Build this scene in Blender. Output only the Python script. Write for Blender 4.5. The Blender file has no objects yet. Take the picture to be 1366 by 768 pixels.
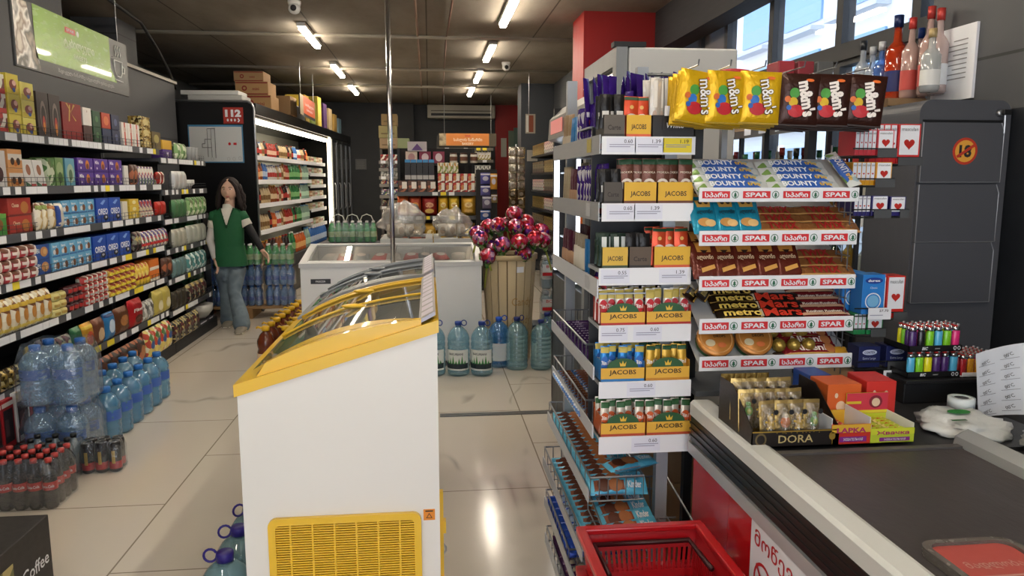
import bpy, bmesh, math, random
from mathutils import Vector, Matrix, noise
R = random.Random(7)
SC = bpy.context.scene
COL = SC.collection
PI = math.pi
rad = math.radians

# ------------------------------------------------------------ camera numbers
FPX, CAMH = 1000.0, 1.55
PITCH = math.atan(.144)
YAW = math.atan(.111 * math.cos(PITCH))
_R = Vector((math.cos(YAW), -math.sin(YAW), 0))
_F = Vector((math.sin(YAW) * math.cos(PITCH), math.cos(YAW) * math.cos(PITCH), -math.sin(PITCH)))
_U = Vector((math.sin(YAW) * math.sin(PITCH), math.cos(YAW) * math.sin(PITCH), math.cos(PITCH)))
def P(px, py, X=None, Y=None, Z=None):
    r = _F + _R * ((px - 683) / FPX) + _U * ((384 - py) / FPX)
    t = X / r.x if X is not None else (Y / r.y if Y is not None else (Z - CAMH) / r.z)
    return Vector((0, 0, CAMH)) + r * t
def Yat(px, X, z):
    a = (px - 683) / FPX; dz = z - CAMH
    return (X * _R.x - a * X * _F.x - a * dz * _F.z) / (a * _F.y - _R.y)

# ------------------------------------------------------------ materials
_M = {}
def lin(c):
    c = c / 255.0
    return c / 12.92 if c <= .04045 else ((c + .055) / 1.055) ** 2.4
def rgb(h): return (lin(int(h[0:2], 16)), lin(int(h[2:4], 16)), lin(int(h[4:6], 16)), 1)
def newmat(name):
    m = bpy.data.materials.new(name); m.use_nodes = True
    return m, m.node_tree, m.node_tree.nodes['Principled BSDF']
def m(h, rough=.5, metal=0.0, coat=0.0):
    k = (h, rough, metal, coat)
    if k in _M: return _M[k]
    mt, nt, b = newmat('c_' + h)
    b.inputs['Base Color'].default_value = rgb(h)
    b.inputs['Roughness'].default_value = rough
    b.inputs['Metallic'].default_value = metal
    b.inputs['Coat Weight'].default_value = coat
    # slight handling wear in the gloss
    n = nt.nodes.new('ShaderNodeTexNoise'); n.inputs['Scale'].default_value = 14
    mr = nt.nodes.new('ShaderNodeMapRange')
    mr.inputs['To Min'].default_value = max(0, rough - .06); mr.inputs['To Max'].default_value = min(1, rough + .08)
    nt.links.new(n.outputs['Fac'], mr.inputs['Value']); nt.links.new(mr.outputs['Result'], b.inputs['Roughness'])
    _M[k] = mt
    return mt
def foil(h, rough=.3, metal=.35, bump=.25, sc=60):
    """crinkled printed film"""
    k = ('foil', h, rough, metal, bump, sc)
    if k in _M: return _M[k]
    mt, nt, b = newmat('film_' + h)
    b.inputs['Base Color'].default_value = rgb(h); b.inputs['Roughness'].default_value = rough; b.inputs['Metallic'].default_value = metal
    n = nt.nodes.new('ShaderNodeTexNoise'); n.inputs['Scale'].default_value = sc; n.inputs['Detail'].default_value = 3
    bp = nt.nodes.new('ShaderNodeBump'); bp.inputs['Strength'].default_value = bump; bp.inputs['Distance'].default_value = .01
    tc = nt.nodes.new('ShaderNodeTexCoord')
    nt.links.new(tc.outputs['Object'], n.inputs['Vector']); nt.links.new(n.outputs['Fac'], bp.inputs['Height']); nt.links.new(bp.outputs['Normal'], b.inputs['Normal'])
    _M[k] = mt
    return mt
def pr(cols, scale=30, rough=.4, metal=0.0, stretch=(1, 1, 1), kind='V'):
    """printed packaging artwork: patches of the pack's own colours"""
    k = ('pr', tuple(cols), scale, rough, metal, stretch, kind)
    if k in _M: return _M[k]
    mt, nt, b = newmat('print_' + cols[0])
    tc = nt.nodes.new('ShaderNodeTexCoord'); mp = nt.nodes.new('ShaderNodeMapping'); mp.inputs['Scale'].default_value = stretch
    nt.links.new(tc.outputs['Object'], mp.inputs['Vector'])
    if kind == 'V':
        t = nt.nodes.new('ShaderNodeTexVoronoi'); t.inputs['Scale'].default_value = scale
        sp = nt.nodes.new('ShaderNodeSeparateColor'); nt.links.new(t.outputs['Color'], sp.inputs['Color']); out = sp.outputs[0]
    else:
        t = nt.nodes.new('ShaderNodeTexNoise'); t.inputs['Scale'].default_value = scale; t.inputs['Detail'].default_value = 2; out = t.outputs['Fac']
    nt.links.new(mp.outputs['Vector'], t.inputs['Vector'])
    cr = nt.nodes.new('ShaderNodeValToRGB'); e = cr.color_ramp; e.interpolation = 'CONSTANT' if kind == 'V' else 'LINEAR'
    n = len(cols)
    lo, hi = (0, 1) if kind == 'V' else (.32, .68)
    while len(e.elements) < n: e.elements.new(.5)
    for i, c in enumerate(cols):
        e.elements[i].position = lo + (hi - lo) * i / (n if kind == 'V' else max(1, n - 1)); e.elements[i].color = rgb(c)
    nt.links.new(out, cr.inputs['Fac']); nt.links.new(cr.outputs['Color'], b.inputs['Base Color'])
    b.inputs['Roughness'].default_value = rough; b.inputs['Metallic'].default_value = metal
    _M[k] = mt
    return mt
def emit(h, s):
    k = ('em', h, s)
    if k in _M: return _M[k]
    mt, nt, b = newmat('lamp_' + h)
    b.inputs['Base Color'].default_value = rgb(h); b.inputs['Emission Color'].default_value = rgb(h); b.inputs['Emission Strength'].default_value = s
    _M[k] = mt
    return mt
def film(h, clear=.6, white=.25, rough=.08, bump=0.0, sc=30):
    """thin transparent sheet: tinted see-through + a little scatter + sharp reflections"""
    k = ('film', h, clear, white, rough, bump)
    if k in _M: return _M[k]
    mt = bpy.data.materials.new('clear_' + h); mt.use_nodes = True; nt = mt.node_tree; nt.nodes.clear()
    o = nt.nodes.new('ShaderNodeOutputMaterial')
    tr = nt.nodes.new('ShaderNodeBsdfTransparent'); df = nt.nodes.new('ShaderNodeBsdfDiffuse'); gl = nt.nodes.new('ShaderNodeBsdfGlossy')
    c = rgb(h); tr.inputs['Color'].default_value = (c[0] ** .35, c[1] ** .35, c[2] ** .35, 1); df.inputs['Color'].default_value = c
    gl.inputs['Roughness'].default_value = rough
    m1 = nt.nodes.new('ShaderNodeMixShader'); m1.inputs[0].default_value = 1 - clear
    nt.links.new(tr.outputs[0], m1.inputs[1]); nt.links.new(df.outputs[0], m1.inputs[2])
    fr = nt.nodes.new('ShaderNodeFresnel'); ge = nt.nodes.new('ShaderNodeNewGeometry'); mi = nt.nodes.new('ShaderNodeMapRange'); mi.inputs['To Min'].default_value = 1.45; mi.inputs['To Max'].default_value = 1 / 1.45
    nt.links.new(ge.outputs['Backfacing'], mi.inputs['Value']); nt.links.new(mi.outputs['Result'], fr.inputs['IOR'])
    ad = nt.nodes.new('ShaderNodeMath'); ad.operation = 'ADD'; ad.inputs[1].default_value = white * .15; nt.links.new(fr.outputs[0], ad.inputs[0])
    m2 = nt.nodes.new('ShaderNodeMixShader'); nt.links.new(ad.outputs[0], m2.inputs[0])
    nt.links.new(m1.outputs[0], m2.inputs[1]); nt.links.new(gl.outputs[0], m2.inputs[2]); nt.links.new(m2.outputs[0], o.inputs[0])
    if bump:
        n = nt.nodes.new('ShaderNodeTexNoise'); n.inputs['Scale'].default_value = sc; n.inputs['Detail'].default_value = 4
        tc = nt.nodes.new('ShaderNodeTexCoord'); nt.links.new(tc.outputs['Object'], n.inputs['Vector'])
        bp = nt.nodes.new('ShaderNodeBump'); bp.inputs['Strength'].default_value = bump; bp.inputs['Distance'].default_value = .02
        nt.links.new(n.outputs['Fac'], bp.inputs['Height']); nt.links.new(bp.outputs[0], gl.inputs['Normal']); nt.links.new(bp.outputs[0], df.inputs['Normal'])
    _M[k] = mt
    return mt

# ------------------------------------------------------------ text cache
_T = {}
def textgeo(s, bold=.0):
    k = (s, bold)
    if k in _T: return _T[k]
    c = bpy.data.curves.new('lettering', 'FONT'); c.body = s; c.resolution_u = 2; c.align_x = 'CENTER'; c.align_y = 'CENTER'; c.offset = bold; c.size = 1
    o = bpy.data.objects.new('lettering', c); COL.objects.link(o)
    bpy.context.view_layer.update()
    dg = bpy.context.evaluated_depsgraph_get(); ev = o.evaluated_get(dg); me = ev.to_mesh()
    v = [x.co.copy() for x in me.vertices]; f = [tuple(p.vertices) for p in me.polygons]
    ev.to_mesh_clear(); bpy.data.objects.remove(o); bpy.data.curves.remove(c)
    if v:   # normalise: width measured, centred
        x0 = min(a.x for a in v); x1 = max(a.x for a in v); y0 = min(a.y for a in v); y1 = max(a.y for a in v)
        v = [Vector((a.x - (x0 + x1) / 2, a.y - (y0 + y1) / 2, 0)) for a in v]; w = x1 - x0; h = y1 - y0
    else: w = h = 1
    _T[k] = (v, f, w, h)
    return _T[k]

# ------------------------------------------------------------ mesh builder
class MB:
    def __init__(s): s.v = []; s.f = []; s.mi = []; s.sm = []; s.mats = []
    def mid(s, mt):
        if mt not in s.mats: s.mats.append(mt)
        return s.mats.index(mt)
    def add(s, vs, fs, mt, smooth=False):
        b = len(s.v); s.v += [Vector(v) for v in vs]; i = s.mid(mt)
        for f in fs: s.f.append(tuple(b + k for k in f)); s.mi.append(i); s.sm.append(smooth)
        return s
    def box(s, x0, x1, y0, y1, z0, z1, mt, c=0.0):
        if c <= 0:
            v = [(x0, y0, z0), (x1, y0, z0), (x1, y1, z0), (x0, y1, z0), (x0, y0, z1), (x1, y0, z1), (x1, y1, z1), (x0, y1, z1)]
            return s.add(v, [(0, 3, 2, 1), (4, 5, 6, 7), (0, 1, 5, 4), (1, 2, 6, 5), (2, 3, 7, 6), (3, 0, 4, 7)], mt)
        bm = bmesh.new(); bmesh.ops.create_cube(bm, size=1)
        for v in bm.verts: v.co = Vector(((x0 + x1) / 2 + v.co.x * (x1 - x0), (y0 + y1) / 2 + v.co.y * (y1 - y0), (z0 + z1) / 2 + v.co.z * (z1 - z0)))
        bmesh.ops.bevel(bm, geom=bm.edges[:], offset=c, segments=2, affect='EDGES', profile=.5)
        bm.verts.index_update(); s.add([v.co.copy() for v in bm.verts], [[v.index for v in f.verts] for f in bm.faces], mt, False); bm.free(); return s
    def frame(s, p):
        a = p.normalized(); h = Vector((0, 0, 1)) if abs(a.z) < .9 else Vector((1, 0, 0))
        u = a.cross(h).normalized(); return u, a.cross(u).normalized()
    def tube(s, pts, r, mt, n=8, cap=True, rs=None):
        pts = [Vector(p) for p in pts]; rings = []
        for i, p in enumerate(pts):
            d = (pts[min(i + 1, len(pts) - 1)] - pts[max(i - 1, 0)])
            u, w = s.frame(d) if i == 0 else (None, None)
            if i == 0: pu = u
            a = d.normalized(); uu = (pu - a * pu.dot(a)).normalized(); ww = a.cross(uu); pu = uu
            rr = rs[i] if rs else r
            rings.append([p + (uu * math.cos(2 * PI * k / n) + ww * math.sin(2 * PI * k / n)) * rr for k in range(n)])
        vs = [v for q in rings for v in q]; fs = []
        for i in range(len(pts) - 1):
            for k in range(n): fs.append((i * n + k, i * n + (k + 1) % n, (i + 1) * n + (k + 1) % n, (i + 1) * n + k))
        if cap: fs.append(tuple(range(n - 1, -1, -1))); fs.append(tuple((len(pts) - 1) * n + k for k in range(n)))
        return s.add(vs, fs, mt, n > 5)
    def lathe(s, prof, mt, n=16, cx=0, cy=0, cz=0, smooth=True, sq=0.0, caps=True):
        """prof: [(r,z)]; sq squares the section off"""
        vs = []
        for r, z in prof:
            for k in range(n):
                a = 2 * PI * k / n; q = 1.0
                if sq: q = 1 / max(abs(math.cos(a)), abs(math.sin(a))); q = 1 + (q - 1) * sq
                vs.append((cx + r * q * math.cos(a), cy + r * q * math.sin(a), cz + z))
        fs = []
        for i in range(len(prof) - 1):
            for k in range(n): fs.append((i * n + k, i * n + (k + 1) % n, (i + 1) * n + (k + 1) % n, (i + 1) * n + k))
        if caps:
            if prof[0][0] > 1e-4: fs.append(tuple(range(n - 1, -1, -1)))
            if prof[-1][0] > 1e-4: fs.append(tuple((len(prof) - 1) * n + k for k in range(n)))
        return s.add(vs, fs, mt, smooth)
    def prism(s, poly, fn, d0, d1, mt):
        """poly 2D list, fn(a,b,d)->point"""
        n = len(poly); vs = [fn(a, b, d0) for a, b in poly] + [fn(a, b, d1) for a, b in poly]
        fs = [tuple(range(n)), tuple(range(2 * n - 1, n - 1, -1))] + [(i, i + n, (i + 1) % n + n, (i + 1) % n) for i in range(n)]
        return s.add(vs, fs, mt)
    def grid(s, fn, nu, nv, mt, smooth=True):
        vs = [fn(i / nu, j / nv) for i in range(nu + 1) for j in range(nv + 1)]
        fs = [(i * (nv + 1) + j, (i + 1) * (nv + 1) + j, (i + 1) * (nv + 1) + j + 1, i * (nv + 1) + j + 1) for i in range(nu) for j in range(nv)]
        return s.add(vs, fs, mt, smooth)
    def ell(s, c, r, mt, n=12, k=8, fn=None):
        vs = []; fs = []
        for j in range(k + 1):
            t = PI * j / k
            for i in range(n):
                a = 2 * PI * i / n; d = Vector((math.sin(t) * math.cos(a), math.sin(t) * math.sin(a), math.cos(t)))
                q = fn(d) if fn else 1
                vs.append((c[0] + r[0] * d.x * q, c[1] + r[1] * d.y * q, c[2] + r[2] * d.z * q))
        for j in range(k):
            for i in range(n): fs.append((j * n + i, (j + 1) * n + i, (j + 1) * n + (i + 1) % n, j * n + (i + 1) % n))
        return s.add(vs, fs, mt, True)
    def text(s, t, fn, cx, cz, size, mt, bold=0.0, w=None, rot=0, skew=0, mirror=False):
        """fn(a,b)->point of the surface; size = letter height, w = target width"""
        v, f, tw, th = textgeo(t, bold)
        sc = size / .72; sx = sc if w is None else w / tw
        co, si = math.cos(rot), math.sin(rot); vs = []
        for q in v:
            a = q.x * sx * (-1 if mirror else 1) + q.y * sc * skew; b = q.y * sc
            vs.append(fn(cx + a * co - b * si, cz + a * si + b * co))
        return s.add(vs, f, mt)
    def rect(s, fn, x0, x1, z0, z1, mt, n=1):
        for i in range(n):
            a0 = x0 + (x1 - x0) * i / n; a1 = x0 + (x1 - x0) * (i + 1) / n
            s.add([fn(a0, z0), fn(a1, z0), fn(a1, z1), fn(a0, z1)], [(0, 1, 2, 3)], mt)
        return s
    def poly(s, fn, pts, mt): return s.add([fn(a, b) for a, b in pts], [tuple(range(len(pts)))], mt)
    def disc(s, fn, cx, cz, rx, rz, mt, n=16, r0=0.0):
        if r0:
            vs = [fn(cx + rx * q * math.cos(2 * PI * k / n), cz + rz * q * math.sin(2 * PI * k / n)) for q in (r0, 1) for k in range(n)]
            return s.add(vs, [(k, (k + 1) % n, n + (k + 1) % n, n + k) for k in range(n)], mt)
        vs = [fn(cx, cz)] + [fn(cx + rx * q * math.cos(2 * PI * k / n), cz + rz * q * math.sin(2 * PI * k / n)) for q in (.5, 1) for k in range(n)]
        return s.add(vs, [(0, 1 + k, 1 + (k + 1) % n) for k in range(n)] + [(1 + k, 1 + n + k, 1 + n + (k + 1) % n, 1 + (k + 1) % n) for k in range(n)], mt)
    def xf(s, M, i0=0):
        for i in range(i0, len(s.v)): s.v[i] = M @ s.v[i]
        return s
    def mesh(s, name):
        me = bpy.data.meshes.new(name); me.from_pydata([tuple(v) for v in s.v], [], s.f)
        for mt in s.mats: me.materials.append(mt)
        me.polygons.foreach_set('material_index', s.mi); me.polygons.foreach_set('use_smooth', s.sm); me.update()
        return me

# ------------------------------------------------------------ objects
def ob(name, data, parent=None, M=None):
    o = bpy.data.objects.new(name, data); COL.objects.link(o)
    if parent: o.parent = parent
    if M is not None: o.matrix_local = M
    return o
def tag(o, label, cat, group=None, kind=None):
    o['label'] = label; o['category'] = cat
    if group: o['group'] = group
    if kind: o['kind'] = kind
    return o
def struct(name, mb): o = ob(name, mb.mesh(name)); o['kind'] = 'structure'; return o
class Tp:
    """a kind of thing: mesh (or None) + kids"""
    def __init__(s, name, mb=None, kids=(), M=None, label=None):
        s.name = name; s.me = mb.mesh(name) if isinstance(mb, MB) else mb; s.kids = list(kids); s.M = M; s.label = label
    def inst(s, parent=None, M=None):
        o = ob(s.name, s.me, parent, M if M is not None else s.M)
        if s.label and parent: o['label'] = s.label
        for k in s.kids: k.inst(o)
        return o
def mx(x, y, z, rz=0, rx=0, ry=0, s=1):
    return Matrix.Translation((x, y, z)) @ Matrix.Rotation(rz, 4, 'Z') @ Matrix.Rotation(ry, 4, 'Y') @ Matrix.Rotation(rx, 4, 'X') @ Matrix.Scale(s, 4)
def put(tp, label, cat, group, x, y, z, rz=0, rx=0, ry=0, s=1):
    o = tp.inst(None, mx(x, y, z, rz, rx, ry, s))
    if tp.name in ('box', 'pouch'): o.name = cat.replace(' ', '_')
    return tag(o, label, cat, group)
def thing(name, label, cat, parts, loc=(0, 0, 0), rz=0, group=None):
    """parts: [(name, MB, [sub (name, MB)...], label)] in local coordinates"""
    r = ob(name, None, None, mx(loc[0], loc[1], loc[2], rz)); tag(r, label, cat, group)
    for p in parts:
        o = ob(p[0], p[1].mesh(p[0]), r)
        if len(p) > 3 and p[3]: o['label'] = p[3]
        for q in (p[2] if len(p) > 2 and p[2] else []): ob(q[0], q[1].mesh(q[0]), o)
    return r
def solo(name, mb, label, cat, loc=(0, 0, 0), rz=0, group=None, kind=None):
    return tag(ob(name, mb.mesh(name), None, mx(loc[0], loc[1], loc[2], rz)), label, cat, group, kind)

# common materials
WHITE = m('f2f2ee', .45); BLACK = m('0c0c0e', .45); DGREY = m('303236', .5); STEEL = m('b4b6b8', .3, .85); CHROME = m('d8dadc', .15, 1.0)
PAPER = m('eceef2', .7); RED = m('c8191e', .35); YEL = m('f0c020', .35, 0, .3); GREYP = m('6a6d70', .5); INK = m('202024', .6); GOLD = m('c9a44a', .3, .6)
CARD = m('b08a5c', .8); TAGY = m('f2dc3a', .6); GREEN = m('1f7a3a', .4)

# ------------------------------------------------------------ product kinds (front faces -Y, x = width, z = up, origin at bottom centre)
def deco(mb, fn, w, h, decals, flat=True):
    """decals in fractions of the face: ('b',z0,z1,col) band, ('r',x0,x1,z0,z1,col), ('o',x,z,rx,rz,col), ('t',text,x,z,size,col[,w])"""
    k = [0]
    def lay():
        k[0] += 1; e = .0006 * k[0]; return lambda a, b: fn(a, b, e)
    for d in decals:
        g = lay(); c = d[5] if d[0] == 't' else d[-1]; mt = m(c, .45) if isinstance(c, str) else c
        if d[0] in 'br':
            a0, a1, b0, b1 = (-w * .49, w * .49, d[1] * h, d[2] * h) if d[0] == 'b' else ((d[1] - .5) * w, (d[2] - .5) * w, d[3] * h, d[4] * h)
            nr = 1 if flat else 4
            for j in range(nr): mb.rect(g, a0, a1, b0 + (b1 - b0) * j / nr, b0 + (b1 - b0) * (j + 1) / nr, mt, 1 if flat else 8)
        elif d[0] == 'o': mb.disc(g, (d[1] - .5) * w, d[2] * h, d[3] * w, d[4] * h, mt, 14)
        elif d[0] == 'p':
            q = [((a - .5) * w, b * h) for a, b in d[1]]
            if flat: mb.poly(g, q, mt)
            else:
                q = [(q[i][0] + (q[(i + 1) % len(q)][0] - q[i][0]) * t / 4, q[i][1] + (q[(i + 1) % len(q)][1] - q[i][1]) * t / 4) for i in range(len(q)) for t in range(4)]
                cx, cz, n = sum(a for a, b in q) / len(q), sum(b for a, b in q) / len(q), len(q)
                vs = [g(cx, cz)] + [g(cx + (a - cx) * r, cz + (b - cz) * r) for r in (.33, .67, 1) for a, b in q]
                mb.add(vs, [(0, 1 + i, 1 + (i + 1) % n) for i in range(n)] + [(1 + l * n + i, 1 + (l + 1) * n + i, 1 + (l + 1) * n + (i + 1) % n, 1 + l * n + (i + 1) % n) for l in (0, 1) for i in range(n)], mt)
        elif d[0] == 't': mb.text(d[1], g, (d[2] - .5) * w, d[3] * h, d[4] * h, mt, .03 if d[4] * h > .008 else 0, d[6] * w if len(d) > 6 and d[6] else None)
_PB = {}
def pbox(w, d, h, col, decals=(), ch=.0015, name='box'):
    k = ('b', round(w, 3), round(d, 3), round(h, 3), str(col), str(decals), name)
    if k in _PB: return _PB[k]
    mb = MB(); mt = m(col, .45) if isinstance(col, str) else col
    mb.box(-w / 2, w / 2, 0, d, 0, h, mt, ch)
    # closing flap seam on top
    mb.box(-w / 2 * .9, w / 2 * .9, d * .48, d * .52, h, h + .0006, m('00000a', .8) if False else mt)
    deco(mb, lambda a, b, e: Vector((a, -e, b)), w, h, decals)
    _PB[k] = Tp(name, mb); return _PB[k]
def pouch(w, h, t, col, decals=(), horiz=False, name='pouch', crimp=None, nu=10, nv=10, seed=0):
    """pillow bag with crimped ends"""
    k = ('p', round(w, 3), round(h, 3), round(t, 3), str(col), str(decals), horiz, name, seed)
    if k in _PB: return _PB[k]
    def th(a, b):
        u = min(1, abs(a) / (w / 2)); v = min(1, abs(b / h * 2 - 1))
        c, s = (u, v) if horiz else (v, u)
        cc = min(1, c / .93)
        q = math.sqrt(max(0, 1 - cc ** 4)) * math.sqrt(max(0, 1 - s ** 5))
        cr = .04 * math.sin((a if not horiz else b) * 2 * PI / (.012)) * (c > .8) + .10 * noise.noise(Vector((a * 40 + seed * 9, b * 40, seed)))
        return t / 2 * (q * (1 + cr) + .03)
    mt = foil(col) if isinstance(col, str) else col
    mb = MB()
    mb.grid(lambda i, j: Vector((-w / 2 + i * w, -th(-w / 2 + i * w, j * h), j * h)), nu, nv, mt)
    mb.grid(lambda i, j: Vector((w / 2 - i * w, th(w / 2 - i * w, j * h), j * h)), nu, nv, mt)
    deco(mb, lambda a, b, e: Vector((a, -th(a, b) - e - .0008, b)), w, h, decals, False)
    _PB[k] = Tp(name, mb); return _PB[k]
def row(tpf, label, cat, group, p0, axis, n, gap, rz=0, stack=1, h=.1, rx=0, jit=0.0, ry=0):
    """n things along the horizontal unit vector axis, stack layers high"""
    for i in range(n):
        for k in range(stack):
            tp = tpf(i) if callable(tpf) else tpf
            j = (R.random() - .5) * jit
            put(tp, label, cat, group, p0[0] + axis[0] * gap * i, p0[1] + axis[1] * gap * i, p0[2] + k * h, rz + j, rx, ry)

# ============================================================ THE ROOM
H = 3.15
def mat_floor():
    mt, nt, b = newmat('marble_tiles'); N = nt.nodes; L = nt.links
    tc = N.new('ShaderNodeTexCoord')
    mp = N.new('ShaderNodeMapping'); mp.inputs['Rotation'].default_value = (0, 0, PI / 2); mp.inputs['Location'].default_value = (.35, .35, 0)
    mp2 = N.new('ShaderNodeMapping')
    L.new(tc.outputs['Object'], mp.inputs['Vector']); L.new(tc.outputs['Object'], mp2.inputs['Vector'])
    br = N.new('ShaderNodeTexBrick'); br.inputs['Scale'].default_value = 1; br.inputs['Brick Width'].default_value = 1.3; br.inputs['Row Height'].default_value = .94
    br.inputs['Mortar Size'].default_value = .004; br.offset = .5; br.inputs['Mortar Smooth'].default_value = .1; br.inputs['Bias'].default_value = 0
    br.inputs['Color1'].default_value = (1, 1, 1, 1); br.inputs['Color2'].default_value = (.95, .95, .95, 1); br.inputs['Mortar'].default_value = (.42, .39, .35, 1)
    L.new(mp.outputs[0], br.inputs['Vector'])
    # veins
    nz = N.new('ShaderNodeTexNoise'); nz.inputs['Scale'].default_value = .62; nz.inputs['Detail'].default_value = 3; nz.inputs['Distortion'].default_value = .5; mp2.inputs['Rotation'].default_value = (0, 0, .6); mp2.inputs['Scale'].default_value = (1.7, .6, 1)
    L.new(mp2.outputs[0], nz.inputs['Vector'])
    s = N.new('ShaderNodeMath'); s.operation = 'SUBTRACT'; s.inputs[1].default_value = .5; L.new(nz.outputs['Fac'], s.inputs[0])
    a = N.new('ShaderNodeMath'); a.operation = 'ABSOLUTE'; L.new(s.outputs[0], a.inputs[0])
    mr = N.new('ShaderNodeMapRange'); mr.inputs['From Min'].default_value = 0; mr.inputs['From Max'].default_value = .02; mr.inputs['To Min'].default_value = 1; mr.inputs['To Max'].default_value = 0
    L.new(a.outputs[0], mr.inputs['Value'])
    n2 = N.new('ShaderNodeTexNoise'); n2.inputs['Scale'].default_value = 1.6; L.new(tc.outputs['Object'], n2.inputs['Vector'])
    m2 = N.new('ShaderNodeMapRange'); m2.inputs['From Min'].default_value = .48; m2.inputs['From Max'].default_value = .66; L.new(n2.outputs['Fac'], m2.inputs['Value'])
    mu = N.new('ShaderNodeMath'); mu.operation = 'MULTIPLY'; L.new(mr.outputs[0], mu.inputs[0]); L.new(m2.outputs[0], mu.inputs[1])
    mx_ = N.new('ShaderNodeMix'); mx_.data_type = 'RGBA'; mx_.inputs[6].default_value = rgb('d8cfc1'); mx_.inputs[7].default_value = rgb('a89f92')
    L.new(mu.outputs[0], mx_.inputs[0])
    ml = N.new('ShaderNodeMix'); ml.data_type = 'RGBA'; ml.blend_type = 'MULTIPLY'; ml.inputs[0].default_value = 1
    L.new(mx_.outputs[2], ml.inputs[6]); L.new(br.outputs['Color'], ml.inputs[7]); L.new(ml.outputs[2], b.inputs['Base Color'])
    b.inputs['Roughness'].default_value = .14; b.inputs['Specular IOR Level'].default_value = .5
    return mt
def mat_conc(h1, h2, sc=1.2, rough=.9, joint=None):
    mt, nt, b = newmat('concrete_' + h1); N = nt.nodes; L = nt.links
    tc = N.new('ShaderNodeTexCoord'); n = N.new('ShaderNodeTexNoise'); n.inputs['Scale'].default_value = sc; n.inputs['Detail'].default_value = 6; n.inputs['Roughness'].default_value = .65
    mp = N.new('ShaderNodeMapping'); mp.inputs['Scale'].default_value = (1, .4, 1); L.new(tc.outputs['Object'], mp.inputs[0]); L.new(mp.outputs[0], n.inputs['Vector'])
    cr = N.new('ShaderNodeValToRGB'); cr.color_ramp.elements[0].position = .35; cr.color_ramp.elements[1].position = .7
    cr.color_ramp.elements[0].color = rgb(h1); cr.color_ramp.elements[1].color = rgb(h2); L.new(n.outputs['Fac'], cr.inputs[0]); out = cr.outputs[0]
    if joint:
        br = N.new('ShaderNodeTexBrick'); br.inputs['Scale'].default_value = 1; br.inputs['Brick Width'].default_value = joint[0]; br.inputs['Row Height'].default_value = joint[1]; br.inputs['Mortar Size'].default_value = joint[2]
        br.offset = 0; br.inputs['Color1'].default_value = (1, 1, 1, 1); br.inputs['Color2'].default_value = (.93, .93, .93, 1); br.inputs['Mortar'].default_value = (.35, .33, .3, 1)
        mpp = N.new('ShaderNodeMapping')
        if len(joint) > 3: mpp.inputs['Rotation'].default_value = joint[3]
        L.new(tc.outputs['Object'], mpp.inputs[0]); L.new(mpp.outputs[0], br.inputs['Vector'])
        ml = N.new('ShaderNodeMix'); ml.data_type = 'RGBA'; ml.blend_type = 'MULTIPLY'; ml.inputs[0].default_value = 1
        L.new(out, ml.inputs[6]); L.new(br.outputs[0], ml.inputs[7]); out = ml.outputs[2]
    L.new(out, b.inputs['Base Color']); b.inputs['Roughness'].default_value = rough
    bp = N.new('ShaderNodeBump'); bp.inputs['Strength'].default_value = .2; bp.inputs['Distance'].default_value = .02; L.new(n.outputs['Fac'], bp.inputs['Height']); L.new(bp.outputs[0], b.inputs['Normal'])
    return mt
WALLG = mat_conc('4a4b4e', '515255', .8, .55, (1.0, 3.0, .006, (PI / 2, 0, PI / 2)))
WALLD = mat_conc('2e3033', '35373a', .8, .6)
CEIL = mat_conc('7d7467', '9b9182', 1.4, .92, (1.2, 20, .008))
REDW = m('96120c', .5)
SHEL = m('54575c', .45, .2); SHELD = m('222428', .5, .2)

struct('floor', MB().box(-4.1, 2.6, -3, 16.8, -.1, 0, mat_floor()))
struct('ceiling', MB().box(-4.1, 2.7, -3, 16.8, H, H + .15, CEIL))
w = MB().box(-3.0, -2.85, -3, 6.5, 0, H, WALLG).box(-4.1, -3.0, 6.4, 6.5, 0, H, WALLD).box(-4.1, -4.0, 6.5, 16.8, 0, H, WALLD)
w.box(-3.0, -2.85, 6.5, 9.1, 0, 2.62, WALLG)
struct('wall_left', w)
struct('trim_1', MB().box(-3.06, -2.82, 6.5, 9.1, 2.62, 2.65, m('b8b4aa', .6)))
struct('wall_pillar_left', MB().box(-3.5, -3.07, 8.15, 8.65, 0, H, WALLG))
struct('wall_back', MB().box(-4.0, -.3, 16.3, 16.8, 0, H, WALLD).box(-.3, 1.45, 16.6, 16.8, 0, H, WALLD).box(1.45, 2.12, 16.5, 16.8, 0, H, REDW))
w = MB()
struct('wall_right_near', MB().box(2.07, 2.6, -3, 3.0, 0, H, WALLG))
w.box(2.4, 2.6, 3.0, 3.39, 0, H, WALLG)                      # solid near part
w.box(2.4, 2.6, 3.39, 7.9, 0, 1.0, WALLD).box(2.4, 2.6, 3.39, 7.9, 2.24, 2.31, WALLD).box(2.4, 2.6, 3.39, 7.9, 2.95, H, WALLD)
struct('wall_right_far', MB().box(2.12, 2.6, 7.9, 16.8, 0, H, WALLD))
struct('wall_column_dark', MB().box(1.56, 2.12, 12.8, 13.3, 0, H, m('3d4147', .6)))
struct('wall_right', w)
struct('wall_column_red', MB().box(1.5, 2.38, 7.35, 7.9, 0, H, REDW))
struct('trim_2', MB().box(2.2, 2.4, 3.0, 7.34, 2.78, H, m('26262a', .7)))        # dropped beam over the windows
struct('wall_front', MB().box(-3.0, 2.6, -3.1, -3, 2.75, H, WALLD).box(-3.0, -2.2, -3.1, -3, 0, 2.75, WALLD).box(2.0, 2.6, -3.1, -3, 0, 2.75, WALLD))
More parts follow.
